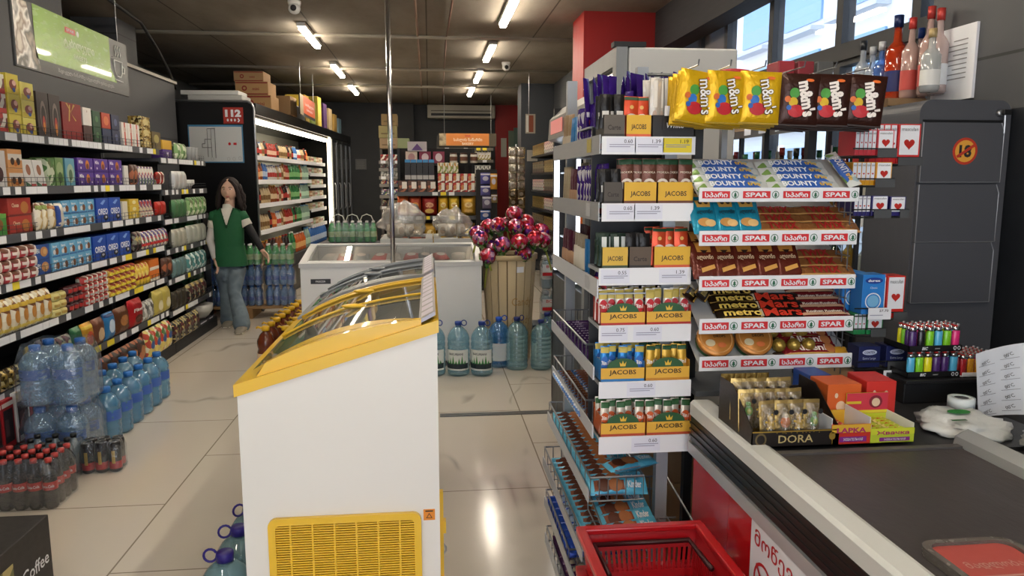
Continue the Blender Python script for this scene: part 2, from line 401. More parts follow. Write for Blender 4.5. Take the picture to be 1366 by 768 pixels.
# windows with dark mullions and clear panes
PANE = film('e8f2ff', .96, .1, .02)
ys = [3.39, 3.64, 4.36, 5.27, 6.1, 6.7, 7.35]
for i in range(len(ys) - 1):
    y0, y1 = ys[i], ys[i + 1]; z0, z1 = 1.0, 2.95
    f = MB()
    for a, b in ((y0, y0 + .035), (y1 - .035, y1)): f.box(2.42, 2.5, a, b, z0, z1, WALLD)
    for a in (z0, 2.21, 2.31, z1 - .03): f.box(2.42, 2.5, y0 + .035, y1 - .035, a, a + .03, WALLD)
    o = struct('window_%d' % (i + 1), f)
    pm = PANE if i < 4 else film('8a8480', .25, .3, .2)
    ob('pane', MB().box(2.455, 2.461, y0 + .035, y1 - .035, z0 + .03, z1 - .03, pm).mesh('pane'), o)
# street side outside the windows
fac = MB(); FW = m('e8eaec', .8); FG = m('7fa8cc', .15)
fac.box(11, 13, -2, 34, -1, 11, FW)
for j in range(4):
    for i in range(11): fac.box(10.93, 11.0, -1 + i * 3.1, 1.2 + i * 3.1, .6 + j * 2.7, 2.5 + j * 2.7, FG); fac.box(10.6, 11, -1.1 + i * 3.1, 1.3 + i * 3.1, .3 + j * 2.7, .42 + j * 2.7, m('c9ccd0', .7))
tag(ob('office_building', fac.mesh('office_building')), 'pale office building with blue glass windows seen through the street windows', 'building')
struct('pavement', MB().box(2.6, 11, -2, 34, -.15, -.05, m('a8a49c', .9)))

# ceiling fittings
TUBE = emit('fff2de', 60)
fx = MB().box(-.045, .045, -.6, .6, 0, .04, m('dcdcd6', .4), .006)
tb = MB().box(-.03, .03, -.57, .57, -.028, -.001, TUBE)
lampT = Tp('ceiling_lamp', None, [Tp('housing', fx), Tp('tube', tb)])
k = 0
for y in (-2.0, .9, 3.4, 6.1, 8.75, 11.35, 13.65): put(lampT, ['', '', '', '', 'first visible fluorescent lamp of the left ceiling row, nearest the camera', 'second fluorescent lamp of the left ceiling row', 'farthest small fluorescent lamp of the left ceiling row'][k] or 'fluorescent lamp of the left ceiling row over the front of the shop', 'ceiling lamp', 'left row of ceiling lamps', -1.275, y, H - .042); k += 1
k = 0
for y in (-1.8, .75, 3.0, 5.15, 7.3, 9.6, 11.75, 13.7): put(lampT, ['', '', '', '', 'fluorescent lamp of the right ceiling row cut by the top of the frame', 'second fluorescent lamp of the right ceiling row', 'third fluorescent lamp of the right ceiling row', 'farthest small fluorescent lamp of the right ceiling row'][k] or 'fluorescent lamp of the right ceiling row over the front of the shop', 'ceiling lamp', 'right row of ceiling lamps', .77, y, H - .042); k += 1
PIPE = m('a9a08f', .6)
for n, (y, lb) in enumerate(((8.7, 'nearest beige conduit crossing the ceiling from left to right'), (11.2, 'second beige conduit crossing the ceiling'), (13.2, 'farthest beige conduit crossing the ceiling'))):
    solo('conduit', MB().tube([(-3.9, y, 3.12), (2.05, y, 3.12)], .02, PIPE), lb, 'conduit')
for x, lb in ((-1.275, 'grey cable running along the left row of ceiling lamps'), (.77, 'grey cable running along the right row of ceiling lamps')):
    pass
solo('conduit', MB().tube([(-.1, .5, 3.13), (-.1, 16, 3.13)], .012, m('8a6f5c', .7)), 'thin brown conduit running lengthways along the ceiling beside the chrome pole', 'conduit')
solo('conduit', MB().tube([(.28, .5, 3.135), (.22, 9, 3.135), (.3, 16, 3.135)], .01, m('7a5d50', .7)), 'thin brown conduit running lengthways along the ceiling between the two lamp rows', 'conduit')
pts = [(-2.6, 5.4, 3.13), (-2.62, 6.2, 3.1), (-2.7, 7.0, 3.08), (-2.75, 7.9, 3.06), (-2.78, 8.4, 2.9), (-2.8, 8.8, 2.72), (-2.9, 9.3, 2.6)]
solo('cable', MB().tube(pts, .016, BLACK), 'black cable sagging from the ceiling down to the dark cooler', 'cable')
# small dome cameras
def cctv(px, py, lb):
    p = P(px, py, Z=3.1)
    mb = MB().lathe([(.06, .05), (.06, .03), (.05, .0)], m('e6e6e2', .4), 16); b2 = MB().ell((0, -.02, -.02), (.055, .06, .05), m('e6e6e2', .35)); ln = MB().ell((0, -.075, -.025), (.028, .02, .028), BLACK, 10, 6)
    thing('security_camera', lb, 'camera', [('base', mb), ('housing', b2, [('lens', ln)])], (p.x, p.y, 3.1))
cctv(393, 9, 'white security camera on the ceiling above the first left lamp'); cctv(675, 88, 'white security camera on the ceiling right of the right lamp row')
# air conditioner
a = P(570, 157, Y=16.2); b = P(661, 140, Y=16.2)
acb = MB().box(a.x, b.x, 16.25, 16.59, a.z, b.z, m('b8b2a2', .5), .02)
acv = MB().box(a.x + .08, b.x - .08, 16.235, 16.25, a.z + .05, a.z + .1, BLACK).box(a.x + .08, b.x - .08, 16.23, 16.25, a.z + .14, a.z + .16, m('6b665a', .5))
thing('air_conditioner', 'long beige air conditioner under the ceiling at the far wall', 'air conditioner', [('case', acb), ('outlet_louvre', acv)])
# chrome pole
p = P(521, 200, Y=5.0)
pb = MB().lathe([(.016, 0), (.016, H - .01)], CHROME, 14, p.x, 5.0, 0)
pf = MB().lathe([(.05, 0), (.05, .012), (.02, .02)], CHROME, 16, p.x, 5.0, 0)
thing('chrome_pole', 'thin chrome pole from floor to ceiling behind the chest freezers', 'pole', [('tube', pb), ('base_flange', pf)])
# metal strip in the floor
struct('trim_3', MB().box(.05, .84, 4.80, 4.86, 0, .006, m('6f7072', .4, .6)))
# hanging green aisle sign
A0, A1 = P(22, 88, X=-1.95), P(173, 130, X=-1.95); Ly = A1.y - A0.y
sg = MB().box(-1.965, -1.95, A0.y, A1.y, 2.09, 2.42, m('2f302f', .3), .003)
g = lambda a, b, e=0: Vector((-1.9495 + e, A0.y + a * Ly, 2.09 + b * .33))
gr = MB().rect(lambda a, b: g(a, b, .001), .14, .80, .20, 1.0, m('8fb452', .25, 0, .4))
gr.poly(lambda a, b: g(a, b, .001), [(0.005, .03), (.17, .03), (.10, .98), (.005, .98)], pr(['c9c0b2', '7d6a58', 'e6e2da', '4d4a44', 'a99a86'], 9, .3, kind='N'))
gr.poly(lambda a, b: g(a, b, .0015), [(.80, .20), (.86, .20), (.80, .45)], m('8fb452', .25))
tx = MB().rect(lambda a, b: g(a, b, .002), .38, .47, .77, .86, m('c0392b', .4)); tx.text('SPAR', lambda a, b: g(a, b, .003), .425, .815, .045, PAPER, .02, .07)
tx.disc(lambda a, b: g(a, b, .002), .49, .81, .012, .05, m('dfe8df', .4))
tx.text('ტკბილეული', lambda a, b: g(a, b, .002), .50, .60, .13, m('dfe9c8', .4), .02, .27).text('SWEETS', lambda a, b: g(a, b, .002), .50, .42, .08, m('dfe9c8', .4), .0, .12)
tx.text('შავი ყველა ნაწარმზე სპეციალური ფასდაკლება', lambda a, b: g(a, b, .002), .56, .11, .055, m('d8d8d4', .4), 0, .52)
cf = MB(); gg = lambda a, b: g(a, b, .002); WT = m('e4e4de', .4)
cf.tube([gg(.84, .62), gg(.845, .42), gg(.865, .33), gg(.905, .33), gg(.925, .42), gg(.93, .62), gg(.84, .62)], .004, WT, 5)
cf.tube([gg(.93, .56), gg(.955, .52), gg(.95, .42), gg(.925, .42)], .004, WT, 5).tube([gg(.84, .25), gg(.93, .25)], .004, WT, 5)
for q in (.86, .885, .91): cf.tube([gg(q, .70), gg(q + .008, .76), gg(q - .004, .82), gg(q + .006, .9)], .003, WT, 5)
wr = MB().tube([(-1.957, A0.y + .1, 2.42), (-1.957, A0.y + .1, H)], .002, STEEL, 5); wr2 = MB().tube([(-1.957, A1.y - .12, 2.42), (-1.957, A1.y - .12, H)], .002, STEEL, 5)
thing('hanging_sign', 'long green and black sweets sign hanging over the left shelves', 'sign', [('board', sg), ('green_panel', gr, [('lettering', tx)]), ('cup_drawing', cf), ('suspension_wire', wr), ('suspension_wire', wr2)])

# ============================================================ LEFT WALL SHELVING
XF = -2.32; ZS = [1.81, 1.51, 1.245, .98, .70, .40, .11]
YA, YB, YC = 3.85, 6.9, 8.25        # two bays; the far one has shelves set slightly lower
def shelf_rail(mb, y0, y1, z, seed, xf=XF, tags=True, base=SHEL):
    mb.box(xf - .012, xf, y0, y1, z - .045, z + .005, base)
    if tags:
        r = random.Random(seed); y = y0 + .02
        while y < y1 - .09:
            if r.random() < .5:
                w_ = r.choice([.06, .06, .07, .12]); mb.box(xf, xf + .002, y, y + w_, z - .041, z + .001, TAGY if r.random() < .13 else PAPER); y += w_ + .004
            else: y += .05
def left_bay(y0, y1, lb, zs, seed):
    root = ob('shelving_unit', None, None, mx(0, 0, 0)); tag(root, lb, 'shelving')
    bp = MB().box(-2.84, -2.80, y0, y1, 0, 2.0, m('191a1c', .7)); ob('back_panel', bp.mesh('back_panel'), root)
    bs = MB().box(-2.79, XF + .03, y0, y1, 0, .10, SHELD); ob('base', bs.mesh('base'), root)
    for i, z in enumerate(zs):
        d = XF - .012 if i < 6 else XF + .03
        s = ob('shelf', MB().box(-2.79, XF - .013, y0, y1, z - .03, z - .001, SHELD if i else SHEL).mesh('shelf'), root)
        rl = MB(); shelf_rail(rl, y0, y1, z, seed + i); ob('price_rail', rl.mesh('price_rail'), s)
        # low wire fence in front of the goods
        if i < 6:
            fn = MB()
            for zz in (.03, .055): fn.tube([(XF - .006, y0 + .02, z + zz), (XF - .006, y1 - .02, z + zz)], .0015, m('3a3c40', .4, .5), 4)
            y = y0 + .05
            while y < y1: fn.tube([(XF - .006, y, z + .004), (XF - .006, y, z + .055)], .0013, m('3a3c40', .4, .5), 4); y += .07
            ob('wire_fence', fn.mesh('wire_fence'), s)
    for y in (y0 + .0, y1 - .03):
        ob('upright', MB().box(-2.80, -2.792, y, y + .03, .1, 2.0, SHEL).mesh('upright'), root)
left_bay(YA, YB, 'long dark grey wall shelving with seven shelves of sweets on the left', ZS, 11)
left_bay(YB + .01, YC, 'far end bay of the left wall shelving with party ware and crisps', [1.74, 1.46, 1.2, .93, .66, .37, .11], 47)

# art for the wall shelves
ART = {
 'yc': pr(['e8cf3a', 'f2e9c0', '9a4a34', 'e8cf3a', '5a8a3c', 'f4efe0'], 26), 'rd': pr(['c0322c', 'f0e8da', 'c0322c', '7a2a1c', 'e8d8b0'], 22),
 'or': pr(['e89a4a', 'f6f0e6', '3a2418', 'f6f0e6', 'e89a4a'], 24), 'gn': pr(['8fb878', 'dce6c8', '5a8a4a', '6a7a4c'], 25), 'bl': pr(['5aa6d8', 'e8f2f8', '7a4a30', '5aa6d8', '2a5a9a'], 26),
 'pu': pr(['5a3a98', '6a48a8', 'e8e0f0', 'd89a3c', '4a2c88'], 20), 'db': pr(['2e2420', '5a3a2c', 'b06a4a', '2e2420'], 18), 'sn': pr(['d8a83c', 'c8501e', 'f0d878', '8a2a18', 'e8c84a'], 30),
 'gd': pr(['b89a4c', '6a5424', 'e8d89a', '8a6a34', '3a2c14'], 55, .3, .5), 'cr': pr(['e6dcc2', 'c8a868', 'f2ecd8', 'e6dcc2', '7a4a2c'], 25), 'tl': pr(['5a9a9a', 'd8e6e2', '3a6a6a'], 30),
 'dk': pr(['1e1a1a', '5a2c30', '8a8a78', '2a2422', 'c8b878'], 35), 'nv': pr(['2a3a78', 'd8c8a8', 'c0302c', '3a4a88'], 35), 'gy': pr(['9a9a94', 'd8d8d2', '5a5a58'], 30), 'mx': pr(['d8c8a8', '5a4a8a', 'e8e8e0', '4a7a4c', 'c84a3c'], 40)}
SH = ['top shelf', 'second shelf', 'third shelf', 'fourth shelf', 'fifth shelf', 'sixth shelf', 'bottom shelf']
def lrun(i, x0, x1, n, tpf, what, cat, stack=1, h=.1, back=.0, zoff=.0, ztilt=0):
    """products standing on shelf i between two places along the shelf"""
    z = ZS[i] if Yat((x0 + x1) / 2, XF, ZS[i]) < YB else [1.74, 1.46, 1.2, .93, .66, .37, .11][i]
    if i == 6: z = .10
    xf = XF - .02 - back + (.045 if i == 6 else 0)
    y0, y1 = Yat(x0, xf, z + .05), Yat(x1, xf, z + .05); st = (y1 - y0) / n
    tp = tpf(st * .94)
    lb = what + ' on the ' + SH[i] + ' of the left wall'
    row(tp, lb, cat, lb if n * stack > 1 else None, (xf, y0 + st / 2, z + .001 + zoff), (0, 1), n, st, PI / 2, stack, h, ztilt)
def BX(h, d, col, dec=(), ch=.0015): return lambda w: pbox(w, d, h, ART.get(col, col), dec, ch)
def PC(h, t, col, dec=(), horiz=False): return lambda w: pouch(w, h, t, ART.get(col, col), dec, horiz, seed=int(w * 1000) % 7)
cake = [('b', .0, .3, 'd8c23a'), ('o', .5, .45, .3, .28, '8a3c30'), ('o', .6, .55, .16, .14, 'e8b8a8'), ('o', .55, .2, .12, .12, '2a4a9a')]
lrun(0, -14, 11, 2, BX(.105, .2, 'rd', [('b', 0, .25, 'c8302a')]), 'red and cream biscuit box', 'biscuit box', 3, .107)
lrun(0, 13, 30, 1, BX(.11, .2, 'e6d24a', cake), 'yellow cake box in the taller pile', 'cake box', 3, .112)
lrun(0, 31, 49, 1, BX(.10, .2, 'e9dc6a', cake), 'yellow cake box in the lower pile', 'cake box', 3, .102)
lrun(0, 51, 83, 2, BX(.27, .12, '3a2e2c', [('o', .5, .45, .26, .36, '8a7a74'), ('o', .5, .40, .2, .3, '2c2220'), ('o', .5, .28, .13, .2, 'b8443c'), ('o', .5, .2, .09, .14, 'd8882c')]), 'dark gift box with oval bottle picture', 'gift box')
lrun(0, 84, 111, 1, BX(.24, .1, '8c1c1e', [('p', [(.3, .5), (.36, .5), (.44, .95), (.38, .95)], 'd0a850'), ('p', [(.5, .7), (.2, .98), (.28, .98)], 'd0a850'), ('p', [(.45, .72), (.7, .55), (.66, .52)], 'd0a850'), ('p', [(.44, .75), (.58, .98), (.66, .95)], 'c09a48')]), 'large dark red gift box with gold bow', 'gift box')
lrun(0, 112, 124, 1, BX(.11, .1, '4a2c2a'), 'brown chocolate box under a white one', 'chocolate box'); lrun(0, 112, 124, 1, BX(.12, .1, 'ece8e0', [('t', 'ii', .5, .8, .12, '8a2c2c', None)]), 'white chocolate box with a small dark emblem', 'chocolate box', 1, .1, 0, .112)
lrun(0, 125, 136, 1, BX(.11, .1, '1f4a30', [('o', .5, .5, .2, .2, '4a7a4c')]), 'dark green chocolate box', 'chocolate box', 2, .112)
lrun(0, 137, 149, 1, BX(.11, .1, '2a3454'), 'dark blue chocolate box under a red one', 'chocolate box'); lrun(0, 137, 149, 1, BX(.11, .1, 'b8442c', [('o', .5, .5, .3, .3, 'd87a4a')]), 'orange red chocolate box', 'chocolate box', 1, .1, 0, .112)
lrun(0, 150, 161, 1, BX(.11, .1, '2c3450', [('o', .5, .5, .2, .25, '5a6488')]), 'navy chocolate box', 'chocolate box', 2, .112)
lrun(0, 163, 187, 3, BX(.18, .1, 'e8e4dc', [('r', .4, .6, 0, 1, 'c8402c'), ('o', .5, .7, .2, .1, 'd8b8a8')]), 'white box with a red stripe', 'biscuit box')
lrun(0, 189, 202, 1, BX(.085, .1, 'gd', [('o', .5, .5, .3, .3, 'd8c88a')]), 'gold wrapped truffle box', 'truffle box', 3, .087)
lrun(0, 203, 215, 1, BX(.15, .1, '6a5a34', [('o', .5, .6, .3, .25, 'a89a5a')]), 'olive brown coffee box', 'coffee box')
lrun(0, 217, 230, 1, BX(.08, .1, '5a3a88', [('t', 'Mi', .5, .5, .5, 'e8e0f0', None)]), 'small purple box', 'chocolate box'); lrun(0, 217, 230, 1, BX(.08, .1, 'e0b03a'), 'small yellow box on the purple one', 'chocolate box', 1, .1, 0, .082)
lrun(0, 232, 246, 2, PC(.15, .06, 'gn'), 'pale green sweets pouch', 'sweets pouch')
# row 2
lrun(1, -14, 10, 1, BX(.20, .2, 'e8e4e0', [('b', .0, .3, 'f0ece8'), ('o', .6, .35, .2, .2, '4a2424'), ('o', .4, .7, .2, .12, '8a2c2c')]), 'white cake box with dark picture', 'cake box')
lrun(1, 12, 32, 1, BX(.105, .2, 'e8a868', [('b', .42, .75, 'f4ece0'), ('o', .3, .35, .14, .2, '4a2c1c'), ('o', .7, .35, .14, .2, '3a2218'), ('o', .5, .2, .12, .12, 'd87a2c')]), 'orange and white filled croissant box', 'croissant box', 2, .107)
lrun(1, 34, 62, 2, BX(.16, .15, 'f0eeea', [('o', .5, .62, .22, .2, 'a86a48'), ('p', [(0, 0), (.7, 0), (0, .2)], '3a6a44'), ('r', .5, 1, 0, .1, 'b82c2c')]), 'white praline box with a nut picture', 'praline box', 1, .1, 0, 0, -.12)
lrun(1, 64, 74, 1, BX(.17, .15, 'gn'), 'light green biscuit box', 'biscuit box')
lrun(1, 75, 86, 1, BX(.18, .15, '7aa060', [('o', .5, .6, .4, .25, 'a8c088'), ('o', .5, .3, .3, .2, '4a6a38')]), 'green box with leaf picture', 'biscuit box')
lrun(1, 88, 101, 1, BX(.18, .15, '6aa8c0', [('o', .5, .45, .38, .35, 'b0c8b0'), ('o', .5, .4, .2, .2, '5a7a5a')]), 'sky blue box with picture of nuts', 'biscuit box')
mil = [('t', 'Milka', .22, .72, .26, 'f2eef6', .26), ('o', .62, .5, .12, .36, 'd8862c'), ('o', .62, .4, .08, .2, '7a3c1c'), ('b', 0, .2, '4c2e8a'), ('r', .15, .22, .2, .35, 'e8e0f0'), ('r', .8, .87, .2, .35, 'e8e0f0')]
lrun(1, 104, 164, 3, BX(.093, .18, '5b3a9c', mil), 'purple chocolate biscuit box with orange cookie picture', 'biscuit box', 2, .095)
lrun(1, 166, 172, 1, BX(.15, .15, 'ecebe4'), 'narrow white box', 'biscuit box'); lrun(1, 173, 182, 2, PC(.16, .04, 'db'), 'dark brown wafer pack', 'wafer pack')
lrun(1, 183, 207, 6, BX(.15, .1, 'mx', [('b', .7, .9, 'e6e2da')]), 'slim printed biscuit packet', 'biscuit packet', 1, .1, 0, 0, -.12); lrun(1, 208, 216, 2, PC(.11, .05, 'rd'), 'small pink red sweets bag', 'sweets bag')
# row 3
lrun(2, -16, 10, 1, BX(.12, .2, '3f8a3a', [('o', .5, .5, .3, .3, '8a5a2c'), ('b', .8, 1, '6aa84a')]), 'green biscuit box', 'biscuit box', 1)
lrun(2, 12, 44, 1, BX(.10, .2, 'a8332a', [('o', .7, .45, .18, .35, 'b8763c'), ('t', 'Choco', .3, .6, .22, 'e8c8a8', .3), ('b', 0, .1, '7a2420')]), 'dark red biscuit box', 'biscuit box', 2, .102)
lrun(2, 46, 60, 2, PC(.17, .05, 'cr', [('b', .75, .9, '8aa04c')]), 'cream crispbread pack with green top', 'crispbread pack'); lrun(2, 62, 71, 1, PC(.16, .05, 'cr', [('b', .8, .92, 'b8783c')]), 'cream crispbread pack with brown top', 'crispbread pack'); lrun(2, 73, 82, 1, PC(.16, .05, 'e8e4d8', [('r', 0, .3, .1, .9, '2a4a9c')]), 'cream wafer pack with blue edge', 'wafer pack')
bb = [('t', 'Barni', .4, .75, .16, 'f0f4f8', .5), ('o', .62, .38, .2, .26, '7a4a2c'), ('o', .3, .35, .16, .18, 'e8ecf0'), ('b', 0, .1, '3a78b8')]
lrun(2, 83, 127, 4, BX(.085, .15, '6fb4dc', bb), 'light blue sponge cake box', 'cake box', 2, .087)
ore = [('t', 'OREO', .5, .45, .24, 'f0f2f8', .8), ('o', .7, .2, .2, .12, '1a1a22'), ('p', [(.3, .78), (.5, .72), (.75, .9), (.6, .93)], '8ab0e8'), ('o', .7, .22, .1, .05, 'd8d8e0')]
lrun(2, 129, 162, 2, BX(.175, .15, '1c4cb0', ore), 'bright blue sandwich cookie box', 'cookie box')
lrun(2, 164, 171, 1, BX(.14, .12, 'e8e2cc'), 'slim cream box beside the yellow ones', 'biscuit box'); lrun(2, 173, 186, 1, BX(.05, .12, 'e0c040', [('o', .5, .5, .2, .3, 'f2e6b0')]), 'yellow chocolate box in a pile of three', 'chocolate box', 3, .052)
lrun(2, 188, 205, 4, BX(.14, .1, 'nv', [('b', .1, .3, 'e8e0d0')]), 'slim navy printed biscuit packet', 'biscuit packet', 1, .1, 0, 0, -.12); lrun(2, 206, 219, 2, PC(.12, .05, 'c43428'), 'glossy red sweets bag', 'sweets bag')
# row 4
lrun(3, -16, 44, 5, PC(.07, .08, pr(['a8343c', 'ecdcd4', 'a8343c', '6a3a24', 'e8d8c8'], 22), [('b', .35, .6, 'ece0d8')], True), 'red and white sponge roll pack', 'cake roll', 3, .064)
lrun(3, 46, 68, 1, BX(.09, .15, '2a509a', [('o', .65, .5, .24, .34, 'c89058'), ('o', .7, .5, .12, .2, 'dcb078'), ('t', 'Bi', .25, .6, .3, 'd8e4f0', .2)]), 'blue biscuit box with golden cookies', 'biscuit box', 2, .092)
lrun(3, 70, 123, 5, BX(.088, .15, '6fb4dc', bb), 'light blue sponge cake box', 'cake box', 2, .09)
lrun(3, 125, 175, 3, BX(.175, .15, '1c4cb0', ore), 'bright blue sandwich cookie box', 'cookie box')
lrun(3, 177, 186, 2, PC(.16, .05, 'dk'), 'dark chocolate pack', 'chocolate pack'); lrun(3, 187, 222, 7, PC(.15, .05, 'mx', [('b', .2, .35, 'c8302c')]), 'colourful wafer pack', 'wafer pack', 1, .1, 0, 0, -.1)
# row 5
lrun(4, -16, 64, 7, PC(.20, .07, 'cr', [('b', .1, .2, 'e8cf5a'), ('o', .5, .45, .3, .18, 'c88a3c'), ('b', .7, .82, 'd8b43c')]), 'tall cream and yellow biscuit bag', 'biscuit bag')
lrun(4, 66, 84, 2, PC(.055, .07, 'e4d890', [('b', .3, .6, 'b89a4c')], True), 'pale yellow roll pack', 'biscuit roll', 3, .05)
lrun(4, 86, 106, 3, PC(.06, .07, '4a2024', [('b', .3, .7, 'b8302c')], True), 'dark red wrapped wafer roll', 'wafer roll', 3, .055)
lrun(4, 108, 140, 5, PC(.055, .07, 'rd', [('b', .3, .6, 'b0b0a8')], True), 'red and grey wafer roll', 'wafer roll', 4, .05)
lrun(4, 142, 177, 5, PC(.055, .07, 'sn', [('b', .2, .5, 'e8d83a')], True), 'yellow and red wafer roll', 'wafer roll', 4, .05)
lrun(4, 179, 198, 4, PC(.18, .05, 'sn', [('b', .0, .3, 'e6c43a')]), 'yellow and orange pretzel bag', 'snack bag', 1, .1, 0, 0, -.1)
lrun(4, 200, 213, 1, BX(.09, .12, 'e07a2c', [('b', 0, .3, 'f2ead8')]), 'orange box in a pile of two', 'biscuit box', 2, .092); lrun(4, 215, 228, 2, PC(.17, .05, 'db'), 'brown cookie pack', 'cookie pack')
# row 6
lrun(5, -16, 34, 5, PC(.12, .07, 'gd'), 'see-through bag of gold wrapped candies', 'candy bag'); lrun(5, 36, 48, 1, PC(.19, .05, 'c8a838', [('b', .6, .9, '8a7a3c')]), 'tall yellow brown coffee bag', 'coffee bag'); lrun(5, 49, 62, 2, PC(.2, .05, '2e2440', [('b', .5, .8, '4a3a6a')]), 'dark purple candy bag', 'candy bag')
lrun(5, 64, 92, 3, PC(.17, .06, 'dk', [('o', .5, .6, .3, .2, 'a8b888')]), 'dark bag with a pale green patch', 'candy bag'); lrun(5, 94, 106, 1, PC(.19, .07, '2f6a44', [('o', .5, .4, .35, .2, 'c83a34')]), 'green bag with a red patch', 'snack bag')
lrun(5, 107, 121, 1, PC(.19, .07, 'd8a02c', [('o', .5, .45, .35, .25, 'c8502c'), ('b', .8, .92, 'e8c84a')]), 'orange yellow snack bag', 'snack bag'); lrun(5, 122, 136, 1, PC(.19, .07, '7a4a34', [('o', .5, .4, .3, .25, 'd8b890')]), 'brown cookie bag with pale cookies', 'cookie bag')
lrun(5, 137, 150, 1, PC(.2, .07, '3a8ac8', [('o', .5, .5, .3, .25, 'c8dcec'), ('b', .85, 1, '1c3c70')]), 'light blue popcorn bag', 'snack bag'); lrun(5, 151, 169, 1, PC(.2, .07, '6a3f24', [('o', .5, .5, .3, .2, 'a8703c')]), 'plain brown snack bag', 'snack bag')
lrun(5, 170, 187, 1, PC(.22, .08, 'b81c24', [('t', 'Flint', .5, .62, .12, 'f2f0ea', .7), ('o', .5, .3, .3, .14, '5a2a1c')]), 'red crouton bag with white script', 'snack bag'); lrun(5, 188, 202, 2, PC(.17, .06, 'gy'), 'see-through pale grey snack bag', 'snack bag'); lrun(5, 203, 224, 2, PC(.22, .08, 'd8c868', [('o', .5, .4, .3, .2, 'f0e8c0')]), 'leaning pale yellow pasta bag', 'snack bag')
# bottom
toyd = [('r', .12, .88, .12, .8, '2c2226'), ('r', .2, .5, .25, .6, '5a4448'), ('b', .86, .95, 'e8d8d0')]
lrun(6, -30, 22, 3, BX(.27, .2, 'a81e26', toyd), 'red boxed toy with a dark window', 'toy box'); lrun(6, 24, 42, 1, BX(.28, .2, 'e4e0dc', toyd), 'white boxed toy with a dark window', 'toy box'); lrun(6, 43, 88, 3, BX(.29, .2, 'b0222a', toyd), 'red doll box near the water packs', 'toy box')
lrun(6, 134, 190, 5, PC(.22, .08, 'db', [('o', .5, .55, .28, .2, 'b87a4c')]), 'brown snack bag behind the water bottles', 'snack bag'); lrun(6, 192, 224, 4, PC(.25, .1, pr(['e6d478', 'f2ead0', 'c8503c', 'e6d478', '5a8a4c'], 20), [('o', .5, .5, .3, .14, '3a5a9c')]), 'pale yellow crisps bag', 'crisps bag')
# far bay
for i, (col, wh) in enumerate((('e8eaec', 'clear plastic cup stack'), ('dcdedc', 'white plastic plate stack'), ('5a8a5c', 'green netted vegetable bag'), ('c8c8b8', 'pale noodle bag'), ('7a9a9c', 'teal snack bag'), ('4a4438', 'dark snack bag'))):
    if i < 2: lrun(i + 0 if i else 0, 248, 262, 3, (lambda w: Tp('plastic_cup_stack', MB().lathe([(.028, 0), (.036, .12), (.038, .125), (.036, .128)], film('e8ecee', .5, .3), 12))) if i == 0 else (lambda w: Tp('plate_stack', MB().lathe([(.04, 0), (.05, .03), (.075, .05), (.075, .09), (.07, .092)], m('e6e8e6', .4), 16, 0, .08))), wh, 'tableware')
    lrun(i, 229, 246 if i else 230, 3, PC(.17, .06, col), wh.replace('clear plastic cup stack', 'silver foil bag').replace('white plastic plate stack', 'pale paper napkin pack'), 'household pack') if i else None
    if i > 1: lrun(i, 248, 272, 4, PC(.18, .07, ['', '', 'gn', 'c8ccc0', 'tl', 'dk'][i]), ['', '', 'mixed green leaf tea bag', 'cloudy white rusk bag', 'teal green pasta bag', 'dark olive bag'][i], 'snack bag')
lrun(6, 228, 262, 4, PC(.2, .09, 'dk'), 'dark foil crisps bag at the far end', 'crisps bag')
put(Tp('bowl_stack', MB().lathe([(.05, 0), (.09, .04), (.13, .09), (.135, .1), (.14, .16), (.13, .16)], m('dcdad2', .4), 18)), 'stack of white bowls with blue rims on the bottom shelf end', 'bowls', None, -2.42, 8.08, .102)

